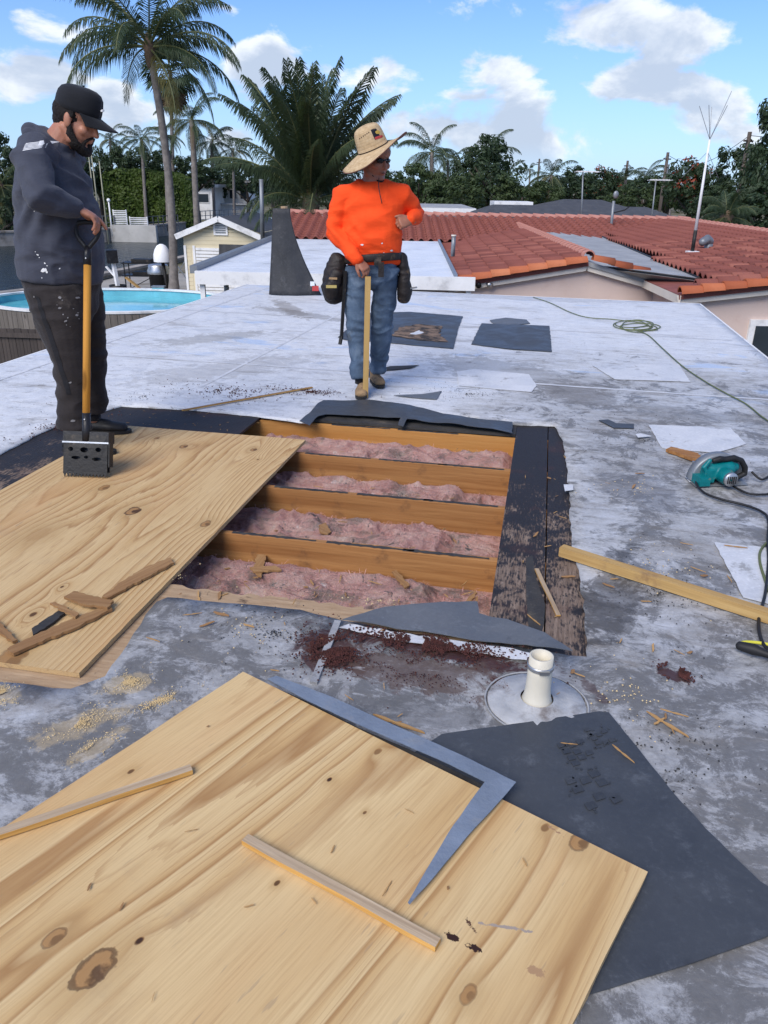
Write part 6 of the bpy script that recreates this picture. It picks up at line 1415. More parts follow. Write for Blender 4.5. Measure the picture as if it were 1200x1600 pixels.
# far wood: one mass
m_ = MB(); rg = random.Random(77)
for i in range(9000):
    x = rg.uniform(-170, 190); y = 150 + rg.uniform(0, 22); hh = 4.6 + 2.2*noise.noise(Vector((x*.06, 1, 0))) + 1.5*noise.noise(Vector((x*.3, 4, 0))); z = GZ + hh*rg.random()**.6; s = rg.uniform(.5, 1.1); p = Vector((x, y, z))
    t = Vector((rg.gauss(0,1), rg.gauss(0,1), rg.gauss(0,1))).normalized(); b = t.cross(Vector((rg.random(), rg.random(), 1))).normalized(); o_ = len(m_.v); m_.v += [tuple(p - t*s), tuple(p + b*s*.6), tuple(p + t*s), tuple(p - b*s*.6)]; m_.f.append((o_, o_+1, o_+2, o_+3)); m_.mi.append(0)
tag(m_.obj('far_wood', 'leaf_dark', None, fix=False), 'far dark wood closing the skyline', 'wood', kind='stuff')
# clipped hedge wall
a = dep(168, 335, 78); b_ = dep(296, 335, 78); c = (a + b_)/2; hd = thing('hedge', 'tall clipped yellow-green hedge behind the white slat fence', 'hedge', (c.x, 80, GZ)); wd = (b_.x - a.x)/2 + .3; top = dep(230, 268, 78).z - GZ
m_ = MB(); rg = random.Random(5)
for i in range(15000):
    x = rg.uniform(-wd, wd); u = rg.random(); hh = top*(1 + .06*noise.noise(Vector((x*.7, 2, 0))) - .12*max(0, (abs(x)/wd - .8)/.2)**2 - .12*max(0, x/wd)); 
    if u < .62: p = Vector((x, -1.6 + rg.uniform(-.2, .25) + .35*noise.noise(Vector((x*1.1, 0, rg.random()))), rg.uniform(0, hh)))
    else: p = Vector((x, rg.uniform(-1.6, 1.6), hh + rg.uniform(-.25, .15)))
    p.y += .5*noise.noise(Vector((p.x*.9, p.z*.9, 3))); s = rg.uniform(.09, .19)
    t = Vector((rg.gauss(0,1), rg.gauss(0,.6), rg.gauss(0,1))).normalized(); b = t.cross(Vector((rg.random(), -1, rg.random()))).normalized(); o_ = len(m_.v); m_.v += [tuple(p - t*s), tuple(p + b*s*.6), tuple(p + t*s), tuple(p - b*s*.6)]; m_.f.append((o_, o_+1, o_+2, o_+3)); m_.mi.append(0)
m_.obj('foliage', 'leaf_hedge', hd, fix=False); MB().add(box((0, 0, top*.45), (2*wd*.92, 2.2, top*.88))).obj('hedge_core', 'leaf_dark', hd)
# ================================================================ the neighbour's tiled house
def tile_mesh(w_=.285, l_=.40):
    m_ = MB(); n = 8; v = []; f = []
    for (y, lift, k) in ((0, .030, 1.0), (l_, .0, .94)):
        for i in range(n + 1):
            t = i/n; x = (t - .5)*w_
            z = .082*math.sin(math.pi*min(1, max(0, (t - .02)/.66)))**.8 if t < .68 else -.016*math.sin(math.pi*(t - .68)/.32)
            v.append((x*k, y, z*k + lift))
    N_ = n + 1
    for i in range(n): f.append((i, i+1, N_+i+1, N_+i))
    for i in range(N_): x, y, z = v[i]; v.append((x*.9, y + .002, max(-.005, z - .03)))
    for i in range(n): f.append((i+1, i, 2*N_+i, 2*N_+i+1))
    m_.add((v, f)); return m_
TILE = tile_mesh(); TILEM = TILE.mesh('roof_tile', 'tile_red', True)
def barrel(L=.40, r0=.105, r1=.085, mt='tile_rake', full=1.0):
    m_ = MB(); n = 8; v = []; f = []
    for (y, r_, z) in ((0, r0, .018), (L, r1, 0)):
        for i in range(n + 1): t = math.pi*(.0 + full*i/n); v.append((r_*math.cos(t), y, z + r_*math.sin(t)*1.05))
    N_ = n + 1
    for i in range(n): f.append((i, i+1, N_+i+1, N_+i))
    for i in range(N_): x, y, z = v[i]; v.append((x*.8, y + .003, z*.8))
    for i in range(n): f.append((i+1, i, 2*N_+i, 2*N_+i+1))
    return m_.add((v, f)).mesh('barrel_tile', mt, True)
def frame(o, x, y, z): 
    M = Matrix((x.normalized(), y.normalized(), z.normalized())).transposed().to_4x4(); return Matrix.Translation(o) @ M
A_f = 15.6; NB = R(2.0)
pe, pa, pr_ = dep(710, 438, A_f), dep(920, 404, A_f), dep(1068, 447, A_f)
ph = thing('pink_house', 'pink stucco house with red barrel tile gable roofs', 'house', (0, 0, 0))
depth_v = Vector((math.sin(NB), math.cos(NB), 0))
tiles = []   # (matrix, key)
def slope(o, along, up, nu, nv, w_=.285, l_=.36, keep=None):
    """tiles on a slope: o lower corner, along the eave, up the slope"""
    a = along.normalized(); u = up.normalized(); nz = a.cross(u).normalized()
    if nz.z < 0: nz = -nz
    xx = u.cross(nz)
    for j in range(nv):
        for i in range(nu):
            p = o + a*(w_*(i + .5)) + u*(l_*j) + nz*.02
            if keep and not keep(p, i, j): continue
            tiles.append(frame(p, xx, u, nz))
def deckq(pts, mt='tile_top', name='roof_slope', th=.08, parent=ph):
    P = [Vector(p) for p in pts]; nz = (P[1]-P[0]).cross(P[2]-P[0]).normalized(); nz = nz if nz.z > 0 else -nz
    v = [tuple(p) for p in P] + [tuple(p - nz*th) for p in P]; n = len(P); f = [tuple(range(n)), tuple(reversed(range(n, 2*n)))] + [(i, (i+1) % n, (i+1) % n + n, i + n) for i in range(n)]
    return MB().add((v, f)).obj(name, mt, parent)
RAKE = barrel(.42, .12, .10, 'tile_rake'); RIDGE = barrel(.42, .12, .10, 'tile_ridge')
def rake_row(a, b, me, name, parent=ph, step=.36, up=Vector((0,0,1))):
    d = (b - a); n = int(d.length/step); d.normalize(); s = d.cross(up).normalized(); u = s.cross(d)
    for i in range(n):
        o = link(name, me, parent); o.matrix_local = frame(a + d*(i*step), s, d, u)
# gable A: left slope tiled, right slope grey
LA = 12.0
ridge0 = Vector(pa); ridge1 = pa + depth_v*LA; eL0 = Vector(pe); eL1 = pe + depth_v*(LA - 2.4); eR0 = Vector(pr_); eR1 = pr_ + depth_v*LA
dz = Vector((0,0,-.06))
deckq([eL0+dz, ridge0+dz, ridge1+dz, eL1+dz]); deckq([ridge0+dz, eR0+dz, eR1+dz, ridge1+dz], 'roof_grey')
upv = (ridge0 - eL0); slope(eL0 + depth_v*.12, depth_v, upv, int((LA-2.6)/.285), int(upv.length/.36))
rake_row(eL0 + Vector((0,-.02,-.05)), ridge0 + Vector((0,-.02,-.05)), RAKE, 'rake_tile'); rake_row(eR0 + Vector((.3,-.06,-.05)), ridge0 + Vector((0,-.06,-.01)), RAKE, 'rake_tile')
rake_row(ridge0 + Vector((0,0,.02)), ridge1 + Vector((0,0,.02)), RIDGE, 'ridge_tile')
# gable wall A
def wallpoly(pts, mt='stucco_pink', name='wall', th=.2, parent=ph, nrmv=Vector((0,1,0))):
    v = [tuple(p) for p in pts] + [tuple(Vector(p) + nrmv*th) for p in pts]; n = len(pts); f = [tuple(range(n)), tuple(reversed(range(n, 2*n)))] + [(i, (i+1) % n, (i+1) % n + n, i + n) for i in range(n)]
    return MB().add((v, f)).obj(name, mt, parent)
wy = A_f + .16
def dn(p, z): return Vector((p.x, wy, z))
wl = eL0.lerp(ridge0, .10); wr = eR0.lerp(ridge0, .06)
wallpoly([dn(wl, GZ), dn(wr, GZ), dn(wr, wr.z - .16), dn(ridge0, ridge0.z - .17), dn(wl, wl.z - .16)])
wallpoly([Vector((wl.x, wy+.21, GZ)), Vector((wl.x + depth_v.x*9, wy + 9, GZ)), Vector((wl.x + depth_v.x*9, wy + 9, wl.z - .16)), Vector((wl.x, wy+.21, wl.z - .16))], nrmv=Vector((1,0,0)))
for (p, q) in ((eL0, ridge0), (eR0, ridge0)):
    MB().add(beam(p + Vector((0,.06,-.16)), q + Vector((0,.06,-.16)), .04, .14)).obj('rake_board', 'trim_cream', ph); MB().add(beam(p + Vector((0,.12,-.20)), q + Vector((0,.12,-.20)), .08, .02)).obj('soffit', 'trim_cream', ph)
# gable R: nearer, to the right
R_f = 13.4; qe = dep(1062, 455, R_f); q2 = dep(1200, 440, R_f); dR = Vector(((q2 - qe).x, 0, (q2 - qe).z)).normalized(); qa = qe + dR*4.4; qd = 15.0
qe1 = qe + depth_v*qd; qa1 = qa + depth_v*qd
nR = depth_v.cross(dR).normalized()
def onR(x, y): v = pixdir(x, y); return CAM + v*((qe - CAM).dot(nR)/v.dot(nR))
def topix(p): q = p - CAM; d = q.dot(fwd); return 600 + FPX*q.dot(cr)/d, 800 - FPX*q.dot(cu)/d
VA, VB = onR(1092, 436), onR(925, 364)
def keepR(p, i, j):
    x, y = topix(p); return y < 440 - (1085 - x)*.47 or x > 1085
deckq([qe+dz, qa+dz, qa1+dz, qe1+dz]); slope(qe + depth_v*.12, depth_v, dR, int((qd-.2)/.285), int(4.4/.36), keep=keepR)
up_ = Vector((0,0,.015)); gv = [ridge0 + Vector((.06,.40,-.13)), eR0 + Vector((-.1,.55,-.14)), VA + up_, VB + up_, ridge0.lerp(ridge1, .75) + Vector((.06,0,-.02))]
MB().add(([tuple(p) for p in gv] + [tuple(p - Vector((0,0,.05))) for p in gv], [(0,1,2),(0,2,3),(0,3,4),(7,6,5),(8,7,5),(9,8,5),(0,5,6,1),(1,6,7,2),(2,7,8,3),(3,8,9,4),(4,9,5,0)])).obj('valley_sheet', 'roof_grey', ph)
MB().add(tube(smoothcurve([VA + up_*.8, VA.lerp(VB,.3) + up_, VA.lerp(VB,.7) + up_, VB + up_], 4), .03, 6)).obj('valley_edge', 'worn_black', ph)
qx = qa + Vector((dR.x, 0, -dR.z))*4.4; deckq([qa+dz, qx+dz, qx+depth_v*qd+dz, qa1+dz])
rake_row(qe + Vector((0,-.02,-.05)), qa + Vector((0,-.02,-.05)), RAKE, 'rake_tile'); rake_row(qa + Vector((0,0,.02)), qa1 + Vector((0,0,.02)), RIDGE, 'ridge_tile')
wyR = R_f + .18; w0 = qe + dR*.35
wallpoly([Vector((w0.x, wyR, GZ)), Vector((qx.x, wyR, GZ)), Vector((qx.x, wyR, qx.z - .15)), Vector((qa.x, wyR, qa.z - .15)), Vector((w0.x, wyR, w0.z - .15))])
wallpoly([Vector((w0.x, wyR+.21, GZ)), Vector((w0.x, wyR + 3, GZ)), Vector((w0.x, wyR + 3, w0.z - .15)), Vector((w0.x, wyR+.21, w0.z - .15))], nrmv=Vector((1,0,0)))
MB().add(beam(qe + Vector((0,.06,-.16)), qa + Vector((0,.06,-.16)), .04, .14)).obj('rake_board', 'trim_cream', ph); MB().add(beam(qe + Vector((0,.13,-.20)), qa + Vector((0,.13,-.20)), .09, .02)).obj('soffit', 'trim_cream', ph)
MB().add(beam(qe + Vector((.02,0,-.14)), qe + depth_v*3 + Vector((.02,0,-.14)), .04, .14)).obj('fascia', 'trim_cream', ph)
# window of the right wall
wc = dep(1186, 520, wyR - .02); wn = MB().add(box((wc.x + .55, wyR - .03, wc.z - .25), (1.5, .07, .95))).obj('window', 'trim_white', ph)
MB().add(box((wc.x + .55, wyR - .07, wc.z - .25), (1.3, .02, .75))).obj('pane', 'window_glass', wn); MB().add(box((wc.x + .55, wyR - .085, wc.z - .25), (.05, .02, .75))).obj('mullion', 'trim_white', wn)
# main roof behind, facing us
m0 = dep(430, 380, 24.2); m1 = dep(1030, 382, 24.2); zE = dep(600, 377, 24.2).z; rz_ = dep(640, 337, 28.6).z
o0 = Vector((dep(428, 378, 24.2).x, 24.2, zE)); al = Vector((1, -.03, 0)); up = Vector((0, 4.4, rz_ - zE)); Wm = 14.0
deckq([o0+dz, o0 + al*Wm + dz, o0 + al*Wm + up + dz, o0 + up + dz]); deckq([o0+up+dz, o0+al*Wm+up+dz, o0+al*Wm+up+Vector((0,4.4,-(rz_-zE)))+dz, o0+up+Vector((0,4.4,-(rz_-zE)))+dz])
def keepM(p, i, j): return -9.5 < p.x < 11
slope(o0, al, up, int(Wm/.285), int(up.length/.36), keep=keepM)
rake_row(o0 + up + Vector((0,0,.02)), o0 + up + al*Wm + Vector((0,0,.02)), RIDGE, 'ridge_tile', step=.38)
MB().add(beam(o0 + Vector((0,.1,-.2)), o0 + al*Wm + Vector((0,.1,-.2)), .05, .2)).obj('fascia', 'trim_white', ph)
wallpoly([o0 + Vector((.4,.6,-.1)), o0 + Vector((Wm-.4,.2,-.1)), Vector((o0.x+Wm-.4, o0.y+.2, GZ)), Vector((o0.x+.4, o0.y+.6, GZ))])
# nearest 300 tiles singly, the rest in one mesh
def seen(M):
    p = M.translation - CAM; d = p.dot(fwd); return d > 0 and abs(p.dot(cr)/d) < 600/FPX*1.03
tiles.sort(key=lambda M: (not seen(M), (M.translation - CAM).length))
for M in tiles[:300]: o = link('roof_tile', TILEM, ph); o.matrix_local = M
m_ = MB()
for M in tiles[300:]: m_.add((TILE.v, TILE.f), M)
o = m_.obj('roof_tiles', 'tile_red', ph, True, fix=False); o['kind'] = 'stuff'; o['label'] = 'red barrel roof tiles farther up the slopes'
# roof fittings: gooseneck vent, spotlight
p = dep(1108, 378, 18.5); p = Vector((p.x, p.y, qe.z + (p.x - qe.x)*(dR.z/dR.x) + .05))
vn = thing('gooseneck_vent', 'small grey gooseneck vent beside the white mast', 'roof vent', p)
MB().add(tube([(0,0,-.1),(0,0,.12)], .09, 12)).obj('pipe', 'grey_metal', vn, True); MB().add(limb([(0,0,.14),(-.07,-.05,.2),(-.18,-.10,.14)], [.10,.10,.09], 12)).obj('hood', 'grey_metal', vn, True)
p = dep(1084, 380, 17.8); zb = qe.z + (p.x - qe.x)*(dR.z/dR.x) + .04
ms = thing('antenna_mast', 'tall white antenna mast on the right tiled slope', 'antenna', (p.x, p.y, zb)); t = dep(1109, 218, 17.8) - Vector((p.x, p.y, zb))
MB().add(tube([(0,0,0), t*.22], .042, 8)).obj('mast_base', 'worn_black', ms, True); MB().add(tube([t*.18, t], [.036,.022], 8)).obj('mast', 'trim_white', ms, True)
MB().add(box((0,0,.03), (.24,.2,.08))).obj('foot', 'trim_white', ms)
for k in range(5): a_ = k*1.257 + .3; MB().add(tube([t, t + Vector((math.cos(a_)*.32, math.sin(a_)*.2, .62 if k else .9))], .006, 5)).obj('whip', 'grey_metal', ms)
for k in range(3): a_ = k*2.1 + 2.6; MB().add(tube([t*.9, t*.9 + Vector((math.cos(a_)*.45, math.sin(a_)*.4, -.5))], .005, 5)).obj('radial', 'grey_metal', ms)
p = dep(754, 441, A_f + .1); sl2 = thing('spotlight', 'twin spotlight under the eave of the pink gable wall', 'spotlight', (p.x, wy - .02, p.z))
MB().add(box((0, -.02, .0), (.1, .05, .1))).obj('bracket', 'black_paint', sl2)
for s in (-1, 1): MB().add(tube([(.0+.06*s, -.04, 0), (.03+.12*s, -.16, -.05)], [.03,.06], 10)).obj('lamp_head', 'steel' if s > 0 else 'black_paint', sl2, True)
p = dep(709, 370, 17.5); pp_ = thing('pipe_vent', 'short grey pipe stub on the left tiled slope', 'roof vent', (p.x, p.y, p.z - .25)); MB().add(tube([(0,0,-.15),(0,0,.26)], .045, 10)).obj('pipe', 'grey_metal', pp_, True); MB().add(tube([(0,0,.26),(0,0,.29)], .055, 10)).obj('cap', 'trim_cream', pp_, True)

# ================================================================ white patio cover beside it
zp = -.20; f0, f1 = dep(306, 422, 15.3), dep(742, 437, 15.0); zf = (f0.z + f1.z)/2
b0, b1 = dep(432, 374, 24.0), dep(676, 376, 24.0); zb = (b0.z + b1.z)/2
f0.z = f1.z = zf; b0.z = b1.z = zb; f1b = Vector((eL0.x - .05, f1.y, zf)); b1 = Vector((f1b.x + .2, 24.0, zb)); 
pc = thing('patio_cover', 'flat white aluminium patio cover between the two houses', 'patio cover', (0,0,0))
NP = 22
for i in range(NP):
    a0 = f0.lerp(b0, i/NP); a1 = f0.lerp(b0, (i+1)/NP); c0 = f1b.lerp(b1, i/NP); c1 = f1b.lerp(b1, (i+1)/NP); g_ = (a1 - a0)*.05
    v = [a0 + g_, c0 + g_, c1, a1]; v = [tuple(q + Vector((0,0,.0))) for q in v] + [tuple(q + Vector((0,0,-.05))) for q in v]
    MB().add((v, [(0,1,2,3),(7,6,5,4),(0,4,5,1),(1,5,6,2),(2,6,7,3),(3,7,4,0)])).obj('roof_pan', 'pan_white', pc)
MB().add(beam(f0 + Vector((0,-.06,-.10)), f1 + Vector((0,-.06,-.10)), .10, .24)).obj('front_beam', 'trim_white', pc)
MB().add(beam(f0 + Vector((-.06,.05,.03)), b0 + Vector((-.06,0,.03)), .14, .14)).obj('gutter', 'grey_metal', pc); MB().add(beam(f1b + Vector((.03,0,.0)), b1 + Vector((.03,0,.0)), .05, .12)).obj('side_flashing', 'galvanised', pc)
for t in (.02, .5, .98): q = f0.lerp(f1, t); MB().add(box((q.x, q.y + .02, (q.z - .22 + GZ)/2), (.09, .09, q.z - .22 - GZ))).obj('post', 'trim_white', pc)
MB().add(tube(smoothcurve([f0 + Vector((.5,.3,-.28)), f0 + Vector((.55,.3,-.5)), f0 + Vector((.95,.3,-.62)), f0 + Vector((1.3,.3,-.9))], 5), .05, 8)).obj('downpipe', 'grey_metal', pc, True)

# ================================================================ shed
s0 = at(294, 465, GZ); sc_ = 1.0; sh = thing('garden_shed', 'cream clapboard shed with white roller door and gable vent', 'shed', s0, R(-6)); ws, hs = 3.05, dep(290, 362, s0.y).z - GZ; pk = dep(350, 342, s0.y).z - GZ; ds = 5.2
nb = 16
for k in range(nb):
    z0 = hs*k/nb; z1 = hs*(k+1)/nb
    if z1 < hs - .5:
        for (xa, xb) in ((0, .28), (2.75, ws)): MB().add(box(((xa+xb)/2, .02 - .012*(k % 2 == 5), (z0+z1)/2), (xb-xa, .06, z1 - z0 - .02))).obj('clapboard', 'wall_cream', sh)
    else: MB().add(box((ws/2, .02, (z0+z1)/2), (ws, .06, z1-z0-.02))).obj('clapboard', 'wall_cream', sh)
for k in range(4):
    t0, t1 = k/4, (k+1)/4; x0 = ws/2*t0; x1 = ws - x0; y0 = ws/2*t1*.94; MB().add(([(x0,-.01,hs+(pk-hs)*t0+.01),(x1,-.01,hs+(pk-hs)*t0+.01),(ws-y0,-.01,hs+(pk-hs)*t1-.01),(y0,-.01,hs+(pk-hs)*t1-.01),(x0,.05,hs+(pk-hs)*t0+.01),(x1,.05,hs+(pk-hs)*t0+.01),(ws-y0,.05,hs+(pk-hs)*t1-.01),(y0,.05,hs+(pk-hs)*t1-.01)], [(0,1,2,3),(7,6,5,4),(0,4,5,1),(2,6,7,3),(1,5,6,2),(3,7,4,0)])).obj('clapboard', 'wall_cream', sh)
MB().add(box((ws/2, ds/2, hs/2), (ws-.04, ds, hs))).obj('wall', 'wall_cream', sh)
for s in (0, 1):
    x0 = -.22 if s == 0 else ws + .22; zz = hs - .12; v = [(x0,-.25,zz),(ws/2,-.25,pk+.08),(ws/2,ds+.2,pk+.08),(x0,ds+.2,zz)]; v += [(x,y,z-.07) for x,y,z in v]
    MB().add((v, [(0,1,2,3),(7,6,5,4),(0,4,5,1),(1,5,6,2),(2,6,7,3),(3,7,4,0)])).obj('roof_slope', 'shingle_blue', sh); MB().add(beam((x0,-.27,zz-.06),(ws/2,-.27,pk+.02), .05, .20)).obj('barge_board', 'trim_white', sh)
for x in (.04, .40, 2.65): MB().add(box((x, -.02, (hs-.5)/2), (.09, .05, hs-.5))).obj('trim_post', 'trim_white', sh)
for k in range(15): z = .06 + (hs-.62)*k/15; MB().add(box((1.52, -.03, z + .06), (2.1, .03, (hs-.62)/15 - .025))).obj('door_slat', 'trim_white', sh)
MB().add(box((ws/2, -.03, hs + (pk-hs)*.34), (.56, .05, .52))).obj('vent_frame', 'trim_white', sh)
for k in range(5): MB().add(box((ws/2, -.062, hs + (pk-hs)*.34 - .16 + k*.08), (.40, .02, .045))).obj('vent_slat', 'grey_metal', sh)
v = [(1.35,-.12,hs-1.9),(2.55,-.12,hs-1.2),(2.75,-.12,hs-.42),(1.45,-.12,hs-.42)]; v += [(x, y + .04, z) for x, y, z in v]
tag(MB().add((v, [(0,1,2,3),(7,6,5,4),(0,4,5,1),(1,5,6,2),(2,6,7,3),(3,7,4,0)])).obj('shade_panel', 'shingle_dark', sh), 'dark shade panel hanging over the roller door')

# ================================================================ pool, fences, yard clutter
PC = Vector((-7.5, 21.4, GZ)); pa_, pb_ = 3.3, 2.2; ph_ = 1.3
pool = thing('swimming_pool', 'oval above-ground pool with turquoise water and weathered wooden skirt', 'pool', PC)
def oval(r, n=72): return [((pa_ + r)*math.cos(2*math.pi*i/n), (pb_ + r)*math.sin(2*math.pi*i/n)) for i in range(n)]
MB().add(([(x, y, ph_ - .17) for x, y in oval(-.02)], [tuple(range(72))])).obj('water', 'pool_water', pool)
o1, o2 = oval(-.02), oval(.0); m_ = MB(); n = 72
v = [(x, y, .1) for x, y in o1] + [(x, y, ph_) for x, y in o1]; m_.add((v, [((i+1) % n, i, i+n, (i+1) % n + n) for i in range(n)])); m_.obj('liner', 'pool_liner', pool)
m_ = MB(); a1, a2 = oval(-.05), oval(.12); v = [(x, y, ph_+.01) for x, y in a1] + [(x, y, ph_+.01) for x, y in a2] + [(x, y, ph_+.06) for x, y in a1] + [(x, y, ph_+.06) for x, y in a2]
for i in range(n): j = (i+1) % n; m_.v = m_.v; 
m_.add((v, [q for i in range(n) for j in [(i+1) % n] for q in ((2*n+i, 3*n+i, 3*n+j, 2*n+j), (i, j, n+j, n+i), (n+i, n+j, 3*n+j, 3*n+i), (j, i, 2*n+i, 2*n+j))])); m_.obj('rim', 'trim_white', pool)
bw = 2*math.pi/120
for i in range(120):
    t = bw*(i + .5); x, y = (pa_+.09)*math.cos(t), (pb_+.09)*math.sin(t); tx, ty = -(pa_+.09)*math.sin(t), (pb_+.09)*math.cos(t); L = math.hypot(tx, ty)*bw
    MB().add(box((x, y, ph_/2 - .01), (L*.94, .03, ph_), math.atan2(ty, tx))).obj('skirt_board', 'fence_grey', pool)
sk2 = thing('pool_skimmer', 'green-grey skimmer box hooked on the pool rim', 'skimmer', (dep(249, 470, PC.y + 2.2).x, PC.y + 2.35, GZ + ph_ - .06)); MB().add(box((0,-.1,.06), (.34,.2,.20))).obj('box', 'pool_liner', sk2); MB().add(box((0,-.1,.18), (.38,.24,.04))).obj('lid', 'grey_metal', sk2)
fa, fb = Vector((-13.0, 15.9, GZ)), Vector((-4.2, 15.2, GZ)); fn_ = thing('wooden_fence', 'dark stained board fence below the roof edge', 'fence', fa); d = fb - fa; nbd = 60; an = math.atan2(d.y, d.x)
fzt = dep(45, 512, 15.6).z - GZ
BM_ = MB().add(box((0,0,fzt/2), (d.length/nbd - .008, .022, fzt))).mesh('fence_board', 'fence_dark')
for i in range(nbd): q = d*((i + .5)/nbd); o = link('fence_board', BM_, fn_, (q.x, q.y, .02*noise.noise(Vector((i*1.7,0,0))))); o.rotation_euler = (0, 0, an)
for k in range(5): q = d*(k/4*.98 + .01); MB().add(box((q.x, q.y - .06, fzt/2 + .03), (.1, .1, fzt + .08), an)).obj('fence_post', 'fence_dark', fn_)
for z in (.3, fzt - .12): MB().add(beam(Vector((0,-.035,z)), d + Vector((0,-.035,z)), .04, .09)).obj('fence_rail', 'fence_dark', fn_)
# clutter behind the pool
def gp(px, py=462): return at(px, py, GZ)
p = gp(186, 462); pb2 = thing('planter_post', 'pale post in a black bucket with a black box on top', 'planter', p); MB().add(lathe([(.001,0),(.30,0),(.34,.42),(.30,.42),(.28,.36),(.001,.36)], 18)).obj('bucket', 'black_rubber', pb2, True); MB().add(beam((0,0,.3), (-.12,.1,1.35), .13, .13)).obj('post', 'trim_white', pb2); MB().add(box((-.12,.05,1.5), (.42,.3,.5), .4)).obj('box', 'black_paint', pb2)
MB().add(beam((-.1,.05,.75), (-.45,.2,1.1), .08, .05)).obj('arm', 'trim_white', pb2)
p = gp(222, 455); rk = thing('steel_rack', 'black two-tier steel rack holding dark pans', 'rack', p); 
for x in (-.55,.55):
    for y in (-.3,.3): MB().add(beam((x,y,0), (x,y,1.2), .04, .04)).obj('leg', 'black_paint', rk)
for z in (.65, 1.15): MB().add(box((0,0,z), (1.3,.7,.05))).obj('shelf', 'black_paint', rk); MB().add(box((.15,0,z+.09), (.8,.5,.12))).obj('pan', 'worn_black', rk)
MB().add(beam((-.55,-.3,.05), (.55,-.3,.6), .03, .03)).obj('brace', 'black_paint', rk)
p = gp(251, 460); gb = thing('kettle_grill', 'black barrel bin with a steel kettle lid', 'grill', p); MB().add(lathe([(.001,.05),(.36,.05),(.40,.8),(.42,.82)], 18)).obj('bin', 'black_rubber', gb, True); MB().add(lathe([(.44,.82),(.45,.95),(.40,1.05),(.40,1.12),(.36,1.18),(.001,1.2)], 20)).obj('kettle_lid', 'steel', gb, True); MB().add(tube([(.3,-.35,.1),(.36,-.35,.1)], .1, 10)).obj('wheel', 'black_rubber', gb)
p = gp(264, 464); lp = thing('dome_lamp', 'white dome on a dark post in front of the tall palm trunk', 'lamp', p); zt = dep(258, 408, p.y).z - p.z; MB().add(tube([(0,0,0), (-.12,0,zt)], .07, 8)).obj('post', 'worn_black', lp, True); MB().add(lathe([(.34,0),(.345,.1),(.33,.28),(.27,.46),(.17,.60),(.06,.66),(.001,.665)], 24, (-.12,0,zt-.02))).obj('dome', 'lamp_white', lp, True)
p = gp(208, 464); pk_ = tag(MB().add(beam((p.x-.2,p.y,GZ+.75), (p.x+.75,p.y-.2,GZ+.05), .16, .05)).obj('leaning_plank', 'lumber_pale', None), 'pale plank leaning beside the black bucket', 'plank')
p = gp(283, 440); ch = thing('folding_stand', 'folded trestle stand beside the shed door', 'stand', p)
for s in (-1, 1): MB().add(beam((-.35*s,.02*s,0), (.3*s,.02*s,1.0), .05, .04)).obj('leg', 'grey_metal', ch)
# far bank: white slat gate, slat panel, rail fence, globe lamp, poles
def slat_fence(x0, x1, ytop, ybot, Y, ns, label, mt='trim_white'):
    a, b = dep(x0, ybot, Y), dep(x1, ybot, Y); zt = dep((x0+x1)/2, ytop, Y).z; z0 = min(a.z, b.z); r_ = thing('slat_fence', label, 'fence', (a.x, Y, z0)); W_ = b.x - a.x; H_ = zt - z0
    for k in range(ns): MB().add(box((W_/2, 0, H_*(k+.5)/ns), (W_, .04, H_/ns*.55))).obj('slat', mt, r_)
    for x in (0, W_): MB().add(box((x, .05, H_/2), (.08,.08,H_+.05))).obj('post', mt, r_)
    MB().add(box((W_/2, .12, (GZ + .45 - z0)/2 - .02), (W_, .3, abs(z0 - GZ - .45) + .02))).obj('footing', 'wall_white', r_)
slat_fence(179, 199, 328, 353, 67.5, 9, 'taller white slat gate on the far bank'); slat_fence(204, 231, 339, 356, 68.5, 6, 'low white slat panel right of the taller gate')
def rail_fence(x0, x1, ytop, ybot, Y0, Y1, n, label, mt):
    a, b = dep(x0, ybot, Y0), dep(x1, ybot, Y1); zt = dep(x0, ytop, Y0).z; z0 = a.z; r_ = thing('rail_fence', label, 'fence', (a.x, a.y, z0)); d = Vector((b.x - a.x, b.y - a.y, 0)); H_ = zt - z0
    for k in range(n + 1): q = d*(k/n); MB().add(box((q.x, q.y, H_/2 - .2), (.07,.07,H_+.45))).obj('post', mt, r_)
    for z in (.12, H_*.5, H_ - .03): MB().add(beam(Vector((0,0,z)), d + Vector((0,0,z)), .04, .06)).obj('rail', mt, r_)
rail_fence(156, 180, 337, 358, 67, 67.4, 4, 'blue-grey rail fence left of the white gate', 'shingle_blue'); rail_fence(232, 279, 338, 357, 70, 74, 6, 'blue-grey rail fence behind the tall palm trunk', 'shingle_blue'); rail_fence(290, 402, 331, 347, 84, 100, 16, 'long grey rail fence above the shed roof', 'grey_metal')
b0 = dep(186, 378, 66.2); tag(MB().add(box((b0.x + 1.2, 66.6, GZ + .12), (3.7, .5, 1.45))).obj('quay_wall', 'quay_grey', None), 'pale painted quay wall below the slat fences', 'wall')
p = dep(174, 352, 66.4); gl = thing('globe_lamp', 'white globe lamp on a thin white post above the canal', 'lamp', (p.x, 66.4, GZ)); h_ = dep(173, 315, 66.4).z - GZ; MB().add(tube([(0,0,0),(0,0,h_)], .06, 8)).obj('post', 'trim_white', gl, True); MB().add(ellip((0,0,h_+.1), (.14,.14,.14), 14, 10)).obj('globe', 'lamp_white', gl, True)
